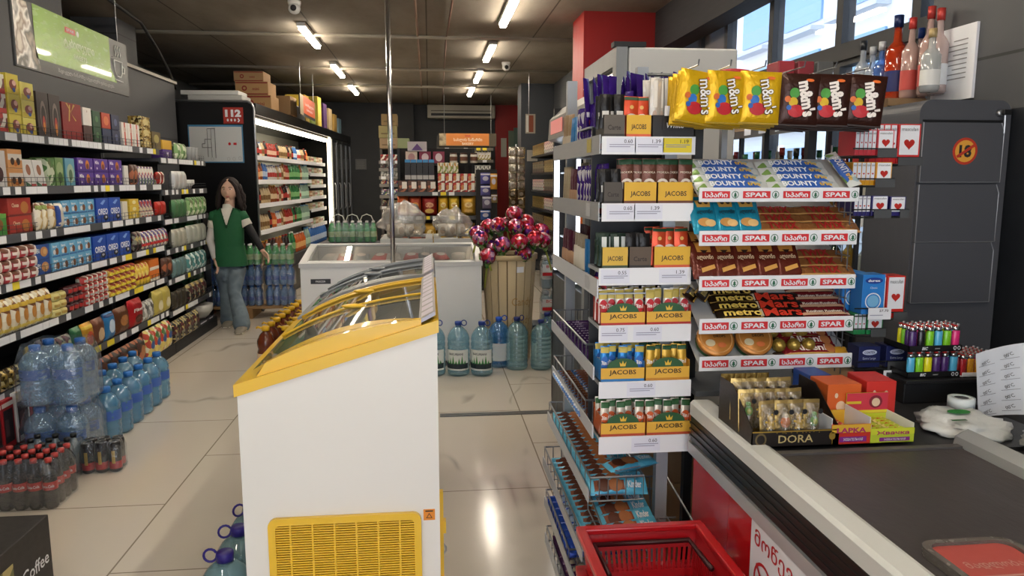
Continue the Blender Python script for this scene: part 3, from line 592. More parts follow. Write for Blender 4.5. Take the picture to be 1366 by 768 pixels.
# ============================================================ WATER, PACKS AND FREEZERS
PET = film('a8cfe4', .55, .5, .08); PETB = film('6fb4dc', .58, .6, .08); WATERLBL = m('2a56a8', .4); CAPB = m('1c3f96', .4); CAPP = m('2b1d78', .4)
WRAP = film('dfe8f0', .95, .5, .06, .6, 25)
def jug(h, r, cap, pet, label=None, handle=True, ribs=5, sq=0.0, lblart=None, nm='water_bottle', lblz=(.2, .55), txt=None):
    """big PET bottle with ribs, shoulder, cap, carrying ring"""
    pr_ = [(r * .8, 0), (r * .97, .012), (r, .03)]
    zt = h * .68
    for i in range(ribs):
        z = .03 + (zt - .03) * (i + .5) / ribs
        pr_ += [(r, z - .012), (r * .955, z), (r, z + .012)]
    pr_ += [(r, zt), (r * .93, zt + h * .07), (r * .72, zt + h * .15), (r * .42, zt + h * .21), (r * .26, zt + h * .235), (.024, h - .045), (.024, h - .02)]
    b = MB().lathe(pr_, pet, 18, sq=sq)
    c = MB().lathe([(.028, h - .03), (.029, h - .005), (.026, h), (.0, h)], cap, 14)
    kids = [Tp('cap', c)]
    if handle: kids.append(Tp('carry_handle', MB().tube([(.026 + .021 * (1 - math.cos(t)), 0, h - .012 - .022 * math.sin(t)) for t in [2 * PI * q / 14 for q in range(14)]], .0042, cap, 6)))
    if label:
        z0, z1 = h * lblz[0], h * lblz[1]; L_ = MB()
        f = lambda a, bb, e=0: Vector(((r + .0015 + e) * math.sin(a), -(r + .0015 + e) * math.cos(a), bb))
        L_.grid(lambda i, j: f(-1.25 + 2.5 * i, z0 + (z1 - z0) * j), 14, 2, label)
        if txt:
            L_.text(txt[0], lambda a, b_: f(a / r, b_, .001), 0, z1 - (z1 - z0) * .2, (z1 - z0) * .11, m(txt[1], .5), .02, r * 1.3)
            for i in range(7): L_.poly(lambda a, b_: f(a, b_, .001), [(-.9 + i * .27, z0 + (z1 - z0) * .3), (-.65 + i * .27, z0 + (z1 - z0) * .3), (-.78 + i * .27, z0 + (z1 - z0) * (.5 + .12 * (i % 3)))], m('3c8a4a', .5))
            L_.rect(lambda a, b_: f(a, b_, .0012), -1.2, 1.2, z0 + (z1 - z0) * .08, z0 + (z1 - z0) * .34, m('20303a', .5), 8)
        kids.append(Tp('label', L_))
    return Tp(nm, b, kids)
jugL = jug(.335, .075, m('2f78c8', .4), PETB, m('3b63b4', .4), False, 6, .1, lblz=(.42, .6))
nlb = ['nearest to the stacked wrapped packs', 'in the middle of the row', 'at the far end of the row']
loosew = [(150, 588), (172, 571), (190, 556), (205, 545), (217, 533), (228, 519)]
lw = ['six litre blue water bottle in the outer floor row, nearest the stacked packs', 'second blue water bottle of the outer floor row from the stacked packs', 'third blue water bottle of the outer floor row', 'fourth blue water bottle of the outer floor row', 'fifth blue water bottle of the outer floor row, last but one', 'last blue water bottle at the far end of the outer floor row']
for i in range(6):
    y = 4.56 + i * .185
    put(jugL, lw[i], 'water bottle', 'blue water bottles beside the left shelves', -1.93 - i * .005, y, .0, R.uniform(-.4, .9) + PI / 3)
for i in range(6):
    y = 4.60 + i * .185
    put(jugL, 'blue water bottle of the inner floor row, against the left shelves', 'water bottle', 'blue water bottles of the inner row', -2.11 - i * .005, y, 0, R.uniform(0, 1.2) + PI / 3)
# shrink wrapped packs
def pack(tp, nx, ny, dx, dy, hh, nm, wrapmat=WRAP, tight=.003, top=True):
    kids = []
    for i in range(nx):
        for j in range(ny): kids.append(Tp('bottle', tp.me, tp.kids, mx((i - (nx - 1) / 2) * dx, (j - (ny - 1) / 2) * dy, 0)))
    X, Y = nx * dx / 2 + tight, ny * dy / 2 + tight
    f = MB()
    def fn(i, j):
        a = 2 * PI * i; sx = math.copysign(min(1, abs(math.cos(a)) * 1.35), math.cos(a)); sy = math.copysign(min(1, abs(math.sin(a)) * 1.35), math.sin(a))
        q = 1 - .18 * max(0, j - .7) / .3; return Vector((X * sx * q, Y * sy * q, hh * (.01 + .97 * j) + .004 * math.sin(9 * a)))
    f.grid(fn, 32, 6, wrapmat)
    kids.append(Tp('shrink_wrap', f))
    return Tp(nm, None, kids)
jugP = jug(.325, .08, m('2f6ab8', .4), film('92bfe0', .62, .6, .08), m('4668a8', .45), False, 6, .15, lblz=(.45, .62))
pk = pack(jugP, 2, 2, .165, .165, .34, 'water_bottle_pack')
put(pk, 'shrink wrapped pack of big blue water bottles lying under another pack', 'water pack', None, -2.05, 4.30, 0)
put(pk, 'wrapped pack of big blue water bottles, top of the stack by the left shelves', 'water pack', None, -2.05, 4.30, .345, .04)
smallb = Tp('bottle', MB().lathe([(.024, 0), (.031, .008), (.031, .07), (.029, .08), (.031, .09), (.031, .13), (.026, .16), (.013, .185), (.013, .2)], film('a8b8c0', .5, .5), 12), [Tp('cap', MB().lathe([(.0155, .192), (.0155, .212), (0, .212)], BLACK, 10))])
put(pack(smallb, 3, 3, .09, .07, .2, 'small_bottle_pack', tight=.01), 'pack of clear bottles with black caps behind the can pack', 'drink pack', None, -2.0, 3.985 + .03, .0)
# cola bottles and cans
cola = MB().lathe([(.026, 0), (.032, .01), (.032, .06), (.029, .1), (.031, .13), (.030, .15), (.022, .185), (.013, .215), (.013, .235)], m('1c0d0a', .12, 0, .6), 14)
cola = Tp('bottle', cola, [Tp('cap', MB().lathe([(.0155, .225), (.016, .245), (0, .246)], m('b8403c', .4), 10)), Tp('label', MB().lathe([(.0325, .095), (.0325, .135)], m('c4201e', .4), 14, caps=False).text('Coca-Cola', lambda a, b: Vector((.0335 * math.sin(a / .03), -.0335 * math.cos(a / .03), b)), 0, .115, .014, PAPER, .01, .055))])
cp = pack(cola, 6, 4, .066, .066, .25, 'cola_bottle_pack')
put(cp, 'large shrink wrapped pack of dark cola bottles with red labels on the floor', 'cola pack', None, -1.985, 3.72, 0, .03)
can = Tp('can', MB().lathe([(.024, 0), (.032, .008), (.032, .155), (.026, .166)], m('141010', .3, .3), 14), [Tp('lid', MB().lathe([(.027, .166), (.027, .169), (.024, .165), (0, .165)], m('c8ccd0', .25, .9), 14)), Tp('label', MB().lathe([(.0324, .02), (.0324, .06)], m('b8242a', .35, .3), 14, caps=False).rect(lambda a, b: Vector((.0328 * math.sin(a), -.0328 * math.cos(a), b)), -.25, .25, .05, .12, GOLD, 3))])
put(pack(can, 4, 3, .067, .067, .175, 'drink_can_pack'), 'shrink wrapped tray of black and red drink cans between cola and water', 'can pack', None, -1.945, 4.0 - .245 + .33 - .03, .0, .1) if False else None
cq = pack(can, 3, 2, .067, .067, .175, 'drink_can_pack')
put(cq, 'shrink wrapped pack of black and red drink cans between the cola and the water', 'can pack', None, -1.77, 4.10, .0, .1)
# dark coffee carton in the corner
cb = MB().box(-.25, .25, -.2, .2, 0, .3, m('2e2b2a', .55), .004)
cd = MB(); fr = lambda a, b, e=.002: Vector((.25 + e, a, b)); tp_ = lambda a, b, e=.002: Vector((a, b, .3 + e))
cd.rect(fr, -.17, -.06, .1, .24, pr(['7a7a4c', 'c8b878', '4a5a3a', 'd8d0b0'], 25), 1); cd.text('Coffee', fr, .08, .15, .05, PAPER, .01); cd.text('1kg', fr, .09, .06, .02, PAPER)
f2 = lambda a, b, e=.002: Vector((a, -.2 - e, b)); cd.text('Coffee', f2, .05, .13, .09, PAPER, .01, .3, skew=.2)
cd.tube([tp_(-.1, -.1, .003), tp_(.1, -.1, .003), tp_(.15, 0, .003), tp_(.1, .1, .003), tp_(-.1, .1, .003), tp_(-.1, -.1, .003)], .002, m('a8a8a0', .5), 4)
thing('coffee_carton', 'black coffee carton on the floor in the near left corner', 'carton', [('box', cb), ('printing', cd)], (-1.70, 2.66, 0), 0)
cf = MB(); cf.add([(-1.66, 2.87, 0.0), (-1.86, 2.9, 0), (-1.9, 2.95, .42), (-1.70, 2.92, .46)], [(0, 1, 2, 3)], CARD); cf.add([(-1.66, 2.874, 0.0), (-1.86, 2.904, 0), (-1.9, 2.954, .42), (-1.70, 2.924, .46)], [(3, 2, 1, 0)], CARD)
solo('cardboard_flap', cf, 'torn brown cardboard standing behind the black coffee carton', 'cardboard')

# five litre bottles between the near freezer and the aisle
b5 = jug(.335, .082, CAPP, film('8fb8c0', .6, .6, .05), None, True, 5)
for i, lb in enumerate(('clear water jug with purple cap, nearest the camera beside the yellow freezer', 'clear water jug with purple cap, second beside the yellow freezer', 'clear water jug with purple cap, third beside the yellow freezer', 'clear water jug with purple cap, farthest beside the yellow freezer')):
    put(b5, lb, 'water jug', 'jugs left of the yellow freezer', -.69, 2.42 + i * .185, 0, PI + .3 * i)
# water row on the floor behind the metal strip
b10 = jug(.435, .089, CAPB, film('98cfe6', .68, .7, .06), m('dfe6e4', .5), True, 6, lblz=(.12, .5), txt=('BAKURIANI', '3a4a5a'))
b10p = jug(.435, .091, m('1f2f7c', .4), film('9cd0e0', .70, .7, .06), None, True, 7)
b10b = jug(.42, .09, m('2a5fd0', .4), film('4a9ae0', .6, .7, .06), m('dfe6ec', .5), True, 6, lblz=(.15, .5))
rowb = [(b10, 580, 'water jug with green mountain label, half hidden by the yellow freezer'), (b10, 612, 'water jug with green mountain label, second from the freezer'), (b10, 643, 'water jug with green mountain label, third from the freezer'), (b10p, 690, 'large plain water jug in front of the wooden basket'), (b10p, 722, 'smaller looking plain water jug at the right end of the floor row')]
for i, (tp, px, lb) in enumerate(rowb):
    p = P(px, 499 if i < 3 else 492, Z=0); put(tp, lb, 'water jug', 'water jugs on the floor beyond the metal strip', p.x, p.y + (.0 if i < 3 else .02), 0, -.3 if i < 3 else .5, 0, 0, 1 if i != 4 else .95)
p = P(665, 486, Z=0); put(b10b, 'darker blue water jug standing behind the labelled ones', 'water jug', None, p.x, p.y - .05, 0, .2)
p = P(720, 465, Z=0); put(b10p, 'water jug behind the right end of the floor row', 'water jug', None, .985, 6.22, 0, .2)
mb12 = jug(.31, .045, m('c8ccd0', .4), film('b0ccd8', .5, .6, .06), m('d8dce0', .4), False, 5, lblz=(.3, .66))
def redlabel():
    L_ = MB()
    L_.box(-.137, .137, -.052, -.050, .13, .16, m('c82028', .4)); L_.text('BORJOMI', lambda a, b: Vector((a, -.0525, b)), 0, .215, .028, m('b83038', .5), .02, .2); return L_
for k in range(2):
    q = pack(mb12, 3, 2, .092, .092, .33, 'water_bottle_pack'); q.kids.append(Tp('printed_band', redlabel().box(-.137, .137, -.0515, -.0505, .165, .24, m('d8dfe6', .4)).xf(mx(0, -.052, 0))))
    put(q, ['lower red banded bottle pack on the crate right of the wooden basket', 'wrapped bottle pack with a red band on top, right of the wooden basket'][k], 'water pack', None, .1 + P(727, 380, Y=7.1).x, 7.12, .18 + k * .335)
solo('crate', MB().box(.97, 1.35, 6.98, 7.25, 0, .178, m('2c3a4a', .6), .01), 'dark plastic crate under the wrapped bottle packs', 'crate')

# wooden slat basket with foil wrapped giant lollipops
bc = P(679, 343, Y=6.42); bx, by, bz = bc.x, 6.42, .90
WOODB = m('d0bd98', .65); wb = MB(); n = 18
for i in range(n):
    a0, a1 = 2 * PI * i / n + .02, 2 * PI * (i + 1) / n - .02
    for (q0, q1, zz0, zz1) in ((1, 1, 0, 1),):
        r0, r1 = .185, .235
        v = []
        for (r_, z_) in ((r0, .01), (r1, bz)):
            for aa in (a0, a1):
                for t_ in (0, .008): v.append(((r_ - t_) * math.cos(aa), (r_ - t_) * math.sin(aa), z_))
        wb.add(v, [(0, 2, 6, 4), (1, 5, 7, 3), (0, 4, 5, 1), (2, 3, 7, 6), (4, 6, 7, 5), (0, 1, 3, 2)], WOODB)
inn = MB().lathe([(.0, .02), (.172, .02), (.222, bz - .01)], m('6a5438', .8), 24, caps=False)
rim = MB().lathe([(.226, bz - .02), (.246, bz - .02), (.248, bz + .025), (.226, bz + .025), (.226, bz - .02)], m('c4ae86', .6), 28, caps=False)
wt = MB(); fnb = lambda a, b, e=.003: Vector(((.185 + .05 * b / bz + e) * math.sin(a / .22), -(.185 + .05 * b / bz + e) * math.cos(a / .22), b))
wt.text('Candy', fnb, .1, .52, .07, m('b89058', .5), .0, .2).text('Candy', fnb, .1, .36, .07, m('b89058', .5), .0, .2).rect(fnb, .04, .10, .78, .83, PAPER, 2)
thing('slatted_basket', 'tall pale wooden slatted basket full of giant lollipops', 'basket', [('slats', wb), ('lining', inn), ('rim', rim), ('lettering', wt)], (bx, by, 0))
F1 = pr(['c03050', '6a2a8a', 'e8b0c0', 'b82430', 'd86a90', 'b02838'], 28, .22, .5); F2 = pr(['6a2a8a', 'b02a40', 'c890b0', '4a2070', 'd85a70'], 28, .22, .5); F3 = pr(['c8242c', 'd8405a', 'e8c0c8', 'a81c2a', 'c03060'], 28, .22, .5)
GF = pr(['4a8a3c', '7aa860', '2f6a2c', 'b8c8a0'], 40, .25, .3)
def lolly(mt, seed):
    b = MB().ell((0, 0, .0), (.078, .078, .072), mt, 16, 10, lambda d: 1 + .05 * math.sin(9 * math.atan2(d.y, d.x) + seed) * (1 - abs(d.z)) + .03 * noise.noise(d * 5 + Vector((seed, 0, 0))))
    lf = MB(); 
    for i in range(7):
        a = 2 * PI * i / 7
        v = [Vector((.03 * math.cos(a - .5), .03 * math.sin(a - .5), -.075)), Vector((.03 * math.cos(a + .5), .03 * math.sin(a + .5), -.075)), Vector((.078 * math.cos(a + .38), .078 * math.sin(a + .38), -.035)), Vector((.086 * math.cos(a), .086 * math.sin(a), .012)), Vector((.078 * math.cos(a - .38), .078 * math.sin(a - .38), -.035))]
        lf.add(v, [(0, 1, 2, 3, 4)], GF)
    lf.lathe([(.02, -.11), (.03, -.075), (.055, -.06)], GF, 10, caps=False)
    st = MB().tube([(0, 0, -.08), (0, 0, -.3)], .009, m('a8b048', .5), 8)
    return Tp('giant_lollipop', b, [Tp('leaf_wrap', lf), Tp('stick', st)])
LO = [lolly(F1, 1), lolly(F2, 2), lolly(F3, 3)]
lol = [(641, 318, -.14, 1, 'purple'), (655, 330, -.05, 1, 'purple'), (651, 341, -.17, 0, 'red'), (670, 326, -.20, 1, 'purple and red'), (693, 322, -.21, 2, 'red'), (714, 318, -.18, 2, 'red'), (652, 302, .02, 0, 'pink red'), (665, 300, -.08, 0, 'pink'), (688, 302, -.10, 0, 'pink'), (686, 285, .02, 0, 'pink'), (702, 296, 0.04, 2, 'red'), (704, 308, -.03, 0, 'pink'), (722, 308, 0.0, 0, 'pink'), (698, 338, -.17, 0, 'pink'), (675, 297, .10, 2, 'red'), (637, 311, 0.02, 1, 'purple'), (724, 320, -.08, 2, 'red')]
lpos = ['at the left edge of the bunch', 'left of centre, middle height', 'low on the left over the rim', 'front and centre left', 'front and centre right', 'front right, largest', 'at the back left', 'upper left of the bunch', 'upper centre of the bunch', 'topmost of the bunch', 'right of the topmost one', 'right of centre in the middle', 'at the back right', 'low in front near the rim', 'small one behind the upper left', 'far left behind the others', 'at the right edge of the bunch']
for i, (px, py, dy, k, c) in enumerate(lol):
    p = P(px, py, Y=by + dy); put(LO[k], c + ' foil giant lollipop ' + lpos[i], 'lollipop', 'giant lollipops in the slatted basket', p.x, p.y, p.z, i, (py - 343) * .004, (px - 680) * .008, .95 if i != 14 else .7)

# oil bottles with yellow caps
oilb = MB().lathe([(.06, 0), (.075, .02), (.076, .10), (.068, .13), (.076, .16), (.074, .2), (.05, .25), (.026, .275), (.022, .3)], m('6a2c12', .12, 0, .5), 16)
oil = Tp('oil_bottle', oilb, [Tp('cap', MB().lathe([(.034, .285), (.034, .318), (.02, .325), (0, .325)], YEL, 14)), Tp('carry_handle', MB().tube([(.03, 0, .3), (.07, 0, .312), (.085, 0, .30)], .009, YEL, 6)), Tp('label', MB().lathe([(.0775, .03), (.0775, .095)], m('d8c8b0', .5), 16, caps=False))])
k = 0
for r_ in range(2):
    for i in range(8):
        y = 6.45 + i * .20; x = -1.40 + r_ * .165 + i * .008
        put(oil, ('nearest amber oil bottle with a yellow cap, at the front left of the block' if (r_, i) == (0, 0) else ['amber oil bottle with a yellow cap in the left row behind the nearest one', 'amber oil bottle with a yellow cap in the right row, against the freezers'][r_]), 'oil bottle', None if (r_, i) == (0, 0) else ['left row of oil bottles', 'right row of oil bottles'][r_], x, y, 0, 2.6 + R.uniform(-.3, .3))

# ------------------------------------------------------------ curved glass ice cream freezers
GLASS = film('c8d0d0', .9, .9, .02)
def ice_freezer(y0, y1, x0, x1, zl, zr, rimc, lb, grille):
    L = x1 - x0; root = ob('ice_cream_freezer', None, None, mx(0, 0, 0)); tag(root, lb, 'freezer')
    W = m('eceae4', .35, 0, .3)
    line = lambda u: zl + (zr - zl) * u
    def crv(u): return line(u) + .004 + .05 * math.sin(PI * min(1, u ** .9)) ** .85 * (1 - .25 * u)
    # hollow cabinet
    bd = MB(); t = .055
    bd.prism([(x0, .05), (x1, .05), (x1, zr - .018), (x0, zl - .018)], lambda a, b, d: Vector((a, d, b)), y0, y0 + t, W)
    bd.prism([(x0, .05), (x1, .05), (x1, zr - .018), (x0, zl - .018)], lambda a, b, d: Vector((a, d, b)), y1 - t, y1, W)
    bd.box(x0, x0 + t, y0 + t, y1 - t, .05, zl - .02, W).box(x1 - t, x1, y0 + t, y1 - t, .05, zr - .02, W).box(x0 + t, x1 - t, y0 + t, y1 - t, .05, .55, W)
    ob('cabinet', bd.mesh('cabinet'), root)
    rm = MB()     # rim all round following the slope
    def slab(ya, yb, xa, xb, th=.034):
        ua, ub = (xa - x0) / L, (xb - x0) / L
        v = [(xa, ya, line(ua) - th), (xb, ya, line(ub) - th), (xb, yb, line(ub) - th), (xa, yb, line(ua) - th), (xa, ya, line(ua) + .004), (xb, ya, line(ub) + .004), (xb, yb, line(ub) + .004), (xa, yb, line(ua) + .004)]
        rm.add(v, [(0, 3, 2, 1), (4, 5, 6, 7), (0, 1, 5, 4), (1, 2, 6, 5), (2, 3, 7, 6), (3, 0, 4, 7)], rimc)
    slab(y0 - .008, y0 + .05, x0 - .008, x1 + .005); slab(y1 - .05, y1 + .004, x0 - .008, x1 + .005); slab(y0 + .05, y1 - .05, x0 - .008, x0 + .045); slab(y0 + .05, y1 - .05, x1 - .03, x1 + .005)
    ob('rim', rm.mesh('rim'), root)
    us = [.09 + .83 * i / 16 for i in range(17)]
    for (ya, yb) in ((y0 + .004, y0 + .035), (y1 - .035, y1 - .004)):     # curved end caps
        ec = MB()
        poly = [(x0 + L * us[0], line(us[0]))] + [(x0 + L * u, crv(u) + .006) for u in us[1:]] + [(x0 + L * us[-1], line(us[-1]))]
        ec.prism(poly, lambda a, b, d: Vector((a, d, b)), ya, yb, rimc)
        # broad yellow hood lip reaching back
        if ya == y0 + .004: ec.grid(lambda i, j: Vector((x0 + L * (.12 + .78 * i), y0 + .035 + .10 * j * math.sin(PI * min(1, i * 1.0)) ** .8, crv(.12 + .78 * i) + .007 - .002 * j)), 16, 2, rimc)
        ob('end_cap', ec.mesh('end_cap'), root)
    # glass: two sliding lids at slightly different heights
    ym = (y0 + y1) / 2
    for (ya, yb, dz) in ((y0 + .06, ym + .03, .0), (ym - .03, y1 - .045, -.008)):
        gl = MB().grid(lambda i, j: Vector((x0 + L * (.06 + .85 * i), ya + (yb - ya) * j, crv(.06 + .85 * i) + dz)), 20, 1, GLASS)
        g_ = ob('sliding_lid', gl.mesh('sliding_lid'), root)
        ye = ya if ya > y0 + .1 else yb
        fr_ = MB()
        fr_.tube([(x0 + L * (.06 + .85 * i / 16), yb - .008, crv(.06 + .85 * i / 16) + dz + .006) for i in range(17)], .0055, rimc, 6)
        ob('lid_frame', fr_.mesh('lid_frame'), g_)
        hd = MB().ell((x0 + L * .5, yb - .03, crv(.5) + dz + .010), (.045, .022, .009), rimc, 14, 8); ob('lid_handle', hd.mesh('lid_handle'), g_)
    # price rail on the high side
    rl = MB(); v = []
    for (xa, za) in ((x1 - .055, crv(.9) + .004), (x1 - .004, zr + .03)):
        for yy in (y0 + .01, y1 - .01): v.append((xa, yy, za)); v.append((xa, yy, za - .012))
    rl.add(v, [(0, 2, 6, 4), (1, 5, 7, 3), (0, 4, 5, 1), (2, 3, 7, 6), (4, 6, 7, 5), (0, 1, 3, 2)], m('8f8c94', .3, .5))
    for i in range(int((y1 - y0) / .1)):
        ya = y0 + .03 + i * .1; fa = lambda a, b: Vector((x1 - .052 + .045 * a, b, crv(.9) + .006 + (zr + .03 - crv(.9) - .004) * (.05 + .88 * a)))
        rl.rect(fa, .1, .9, ya, ya + .075, m('d0c8d8', .35))
    ob('price_rail', rl.mesh('price_rail'), root)
    if grille:
        # machine grille in the end panel
        gx0, gx1, gz0, gz1 = -.507, -.040, .16, .522
        fr_ = MB(); n = 7
        def rr(x0_, x1_, z0_, z1_, r_, k=5):
            pts = []
            for (cx_, cz_, a0) in ((x1_ - r_, z1_ - r_, 0), (x0_ + r_, z1_ - r_, 90), (x0_ + r_, z0_ + r_, 180), (x1_ - r_, z0_ + r_, 270)):
                for i in range(k): a = rad(a0 + 90 * i / (k - 1)); pts.append((cx_ + r_ * math.cos(a), cz_ + r_ * math.sin(a)))
            return pts
        o_ = rr(gx0, gx1, gz0, gz1, .025); i_ = rr(gx0 + .022, gx1 - .022, gz0 + .022, gz1 - .022, .012); N_ = len(o_)
        v = [(a, y0 - .001, b) for a, b in o_] + [(a, y0 - .016, b) for a, b in o_] + [(a, y0 - .016, b) for a, b in i_] + [(a, y0 - .001, b) for a, b in i_]
        f = []
        for q in range(N_):
            w_ = (q + 1) % N_
            for l_ in range(3): f.append((l_ * N_ + q, l_ * N_ + w_, (l_ + 1) * N_ + w_, (l_ + 1) * N_ + q))
        fr_.add(v, f, rimc); g0 = ob('machine_grille', fr_.mesh('machine_grille'), root)
        bk = MB().box(gx0 + .02, gx1 - .02, y0 - .003, y0 - .001, gz0 + .02, gz1 - .02, pr(['4a3c10', '6a5518', '15120a'], 6, .8, kind='N')); ob('dust_screen', bk.mesh('dust_screen'), g0)
        sl = MB(); z = gz0 + .027
        while z < gz1 - .026: sl.box(gx0 + .021, gx1 - .021, y0 - .012, y0 - .005, z, z + .0042, rimc); z += .0078
        for i in range(1, 7): x = gx0 + (gx1 - gx0) * i / 7; sl.box(x - .003, x + .003, y0 - .014, y0 - .005, gz0 + .02, gz1 - .02, rimc)
        ob('slats', sl.mesh('slats'), g0)
        stk = MB().box(-.033, .003, y0 - .0012, y0 - .0002, .49, .526, m('e8902c', .5)); f3 = lambda a, b: Vector((a, y0 - .0018, b))
        stk.poly(f3, [(-.025, .497), (-.005, .497), (-.015, .514)], INK).poly(lambda a, b: Vector((a, y0 - .0022, b)), [(-.0215, .499), (-.0085, .499), (-.015, .5105)], m('e8902c', .5)).rect(f3, -.027, -.003, .518, .522, INK)
        ob('warning_sticker', stk.mesh('warning_sticker'), root)
        sd = MB().box(x1, x1 + .012, y0 + .05, y0 + .07, .12, .56, rimc).box(x1 + .012, x1 + .02, y0 + .045, y0 + .075, .42, .46, rimc)
        ob('back_vent_edge', sd.mesh('back_vent_edge'), root)
        sd = MB().tube([(x1 + .02 * 0 + .02 * math.sin(t * PI / 5) * 1 , y0 + .06, .36 - .02 * math.cos(t * PI / 5)) for t in range(0, 7)], .0035, STEEL, 6); ob('drain_hook', sd.mesh('drain_hook'), root)
    # castors
    for a in (x0 + .08, x1 - .08):
        for c_ in (y0 + .1, y1 - .1): ob('castor', MB().lathe([(.02, 0), (.025, .02), (.02, .052)], BLACK, 10, a, c_, 0).mesh('castor'), root)
    return root
RIMY = m('f0c22c', .35, 0, .4); RIMG = m('8f949a', .35, .2)
ice_freezer(2.25, 3.27, -.58, .018, .945, 1.125, RIMY, 'white ice cream freezer with yellow rim and curved glass lids, nearest the camera', True)
ice_freezer(3.36, 4.10, -.58, .018, .945, 1.125, RIMG, 'white ice cream freezer with grey rim behind the yellow rimmed one', False)
# frozen goods seen through the glass
IC = [('7a3c24', 'brown chocolate ice cream pack'), ('c8b89a', 'cream coloured ice cream pack'), ('4a6a5a', 'green ice cream pack'), ('a8a4a0', 'silver foil ice cream pack'), ('8a5a34', 'caramel ice cream pack')]
for fi, (y0, y1, w_) in enumerate(((2.36, 3.2, 'in the yellow rimmed freezer'), (3.47, 4.0, 'in the grey rimmed freezer'))):
    for i in range(5):
        for j in range(int((y1 - y0) / .13)):
            c, lb = IC[(i * 2 + j * 3) % 5]
            put(pouch(.1, .15, .04, c, [('o', .5, .5, .3, .25, 'e8dcc8')], False, seed=2), lb + ' ' + w_, 'ice cream', 'ice creams ' + lb[:12] + ' ' + w_, -.49 + i * .105, y0 + j * .13 + .02, .60 + .012 * i, R.uniform(-.4, .4), -1.0)
# ------------------------------------------------------------ slanted chest freezers behind
def chest(x0, x1, y0, y1, zf, zb, lb, rimc, plate=True):
    W = m('e6e8e8', .35, 0, .2); t = .06; root = ob('chest_freezer', None); tag(root, lb, 'freezer')
    sd = [(y0, .04), (y1, .04), (y1, zb - .03), (y0, zf - .03)]
    bd = MB().prism(sd, lambda a, b, d: Vector((d, a, b)), x0, x0 + t, W).prism(sd, lambda a, b, d: Vector((d, a, b)), x1 - t, x1, W)
    bd.box(x0 + t, x1 - t, y0, y0 + t, .04, zf - .03, W).box(x0 + t, x1 - t, y1 - t, y1, .04, zb - .03, W).box(x0 + t, x1 - t, y0 + t, y1 - t, .04, .5, W)
    ob('cabinet', bd.mesh('cabinet'), root)
    zl = lambda y: zf + (zb - zf) * (y - y0) / (y1 - y0)
    rm = MB()
    for (ya, yb, xa, xb) in ((y0 - .01, y0 + .05, x0 - .01, x1 + .01), (y1 - .05, y1, x0 - .01, x1 + .01), (y0 + .05, y1 - .05, x0 - .01, x0 + .05), (y0 + .05, y1 - .05, x1 - .05, x1 + .01)):
        v = [(xa, ya, zl(ya) - .035), (xb, ya, zl(ya) - .035), (xb, yb, zl(yb) - .035), (xa, yb, zl(yb) - .035), (xa, ya, zl(ya)), (xb, ya, zl(ya)), (xb, yb, zl(yb)), (xa, yb, zl(yb))]
        rm.add(v, [(0, 3, 2, 1), (4, 5, 6, 7), (0, 1, 5, 4), (1, 2, 6, 5), (2, 3, 7, 6), (3, 0, 4, 7)], rimc)
    ob('rim', rm.mesh('rim'), root)
    xm = (x0 + x1) / 2
    for (a, b, dz) in ((x0 + .045, xm + .02, -.004), (xm - .02, x1 - .045, -.014)):
        gl = MB().add([(a, y0 + .045, zl(y0 + .045) + dz), (b, y0 + .045, zl(y0 + .045) + dz), (b, y1 - .045, zl(y1 - .045) + dz), (a, y1 - .045, zl(y1 - .045) + dz)], [(0, 1, 2, 3)], GLASS)
        g_ = ob('sliding_lid', gl.mesh('sliding_lid'), root)
        pts = [(a + .01, y0 + .055), (b - .01, y0 + .055), (b - .01, y1 - .055), (a + .01, y1 - .055), (a + .01, y0 + .055)]
        ob('lid_frame', MB().tube([(q[0], q[1], zl(q[1]) + dz + .003) for q in pts], .007, m('b0b2b0', .4, .4), 4).mesh('lid_frame'), g_)
    if plate: ob('name_plate', MB().box(x0 + .08, x0 + .24, y0 - .003, y0, zf - .17, zf - .13, m('2a2a30', .4)).text('FREEZER', lambda a, b: Vector((a, y0 - .004, b)), x0 + .16, zf - .15, .015, PAPER).mesh('name_plate'), root)
    wk = MB()
    for i in range(1, 5): wk.tube([(x0 + (x1 - x0) * i / 5, y0 + .07, zf - .1), (x0 + (x1 - x0) * i / 5, y1 - .07, zf - .1)], .004, m('c8c8c4', .4, .4), 4)
    ob('basket_dividers', wk.mesh('basket_dividers'), root)
chest(-1.05, .425, 6.2, 6.86, .88, .985, 'wide white chest freezer with slanted glass lid across the aisle', m('c4c6c6', .4, .2))
chest(-.46, .02, 7.25, 7.95, .99, .99, 'grey topped chest freezer behind, under the larger plastic bag', m('b8bab8', .4, .2), False); chest(.05, .47, 7.25, 7.95, .99, .99, 'grey topped chest freezer behind, under the smaller plastic bag', m('b8bab8', .4, .2), False)
for i in range(9):
    for j in range(2):
        for lv in range(2): put(pouch(.13, .16, .05, ['b8444c', 'd8d4d0', 'c86a74', '7a8a98'][(i + j) % 4], [('o', .5, .5, .3, .25, 'e8dcd8')], seed=3), ['red', 'white', 'pink', 'blue grey'][(i + j) % 4] + ' frozen food bag under the glass of the wide chest freezer', 'frozen food', ['red', 'white', 'pink', 'blue grey'][(i + j) % 4] + ' frozen food bags', -.88 + i * .142, 6.34 + j * .24, .70 + lv * .075 + j * .085, R.uniform(-.3, .3), -1.35)
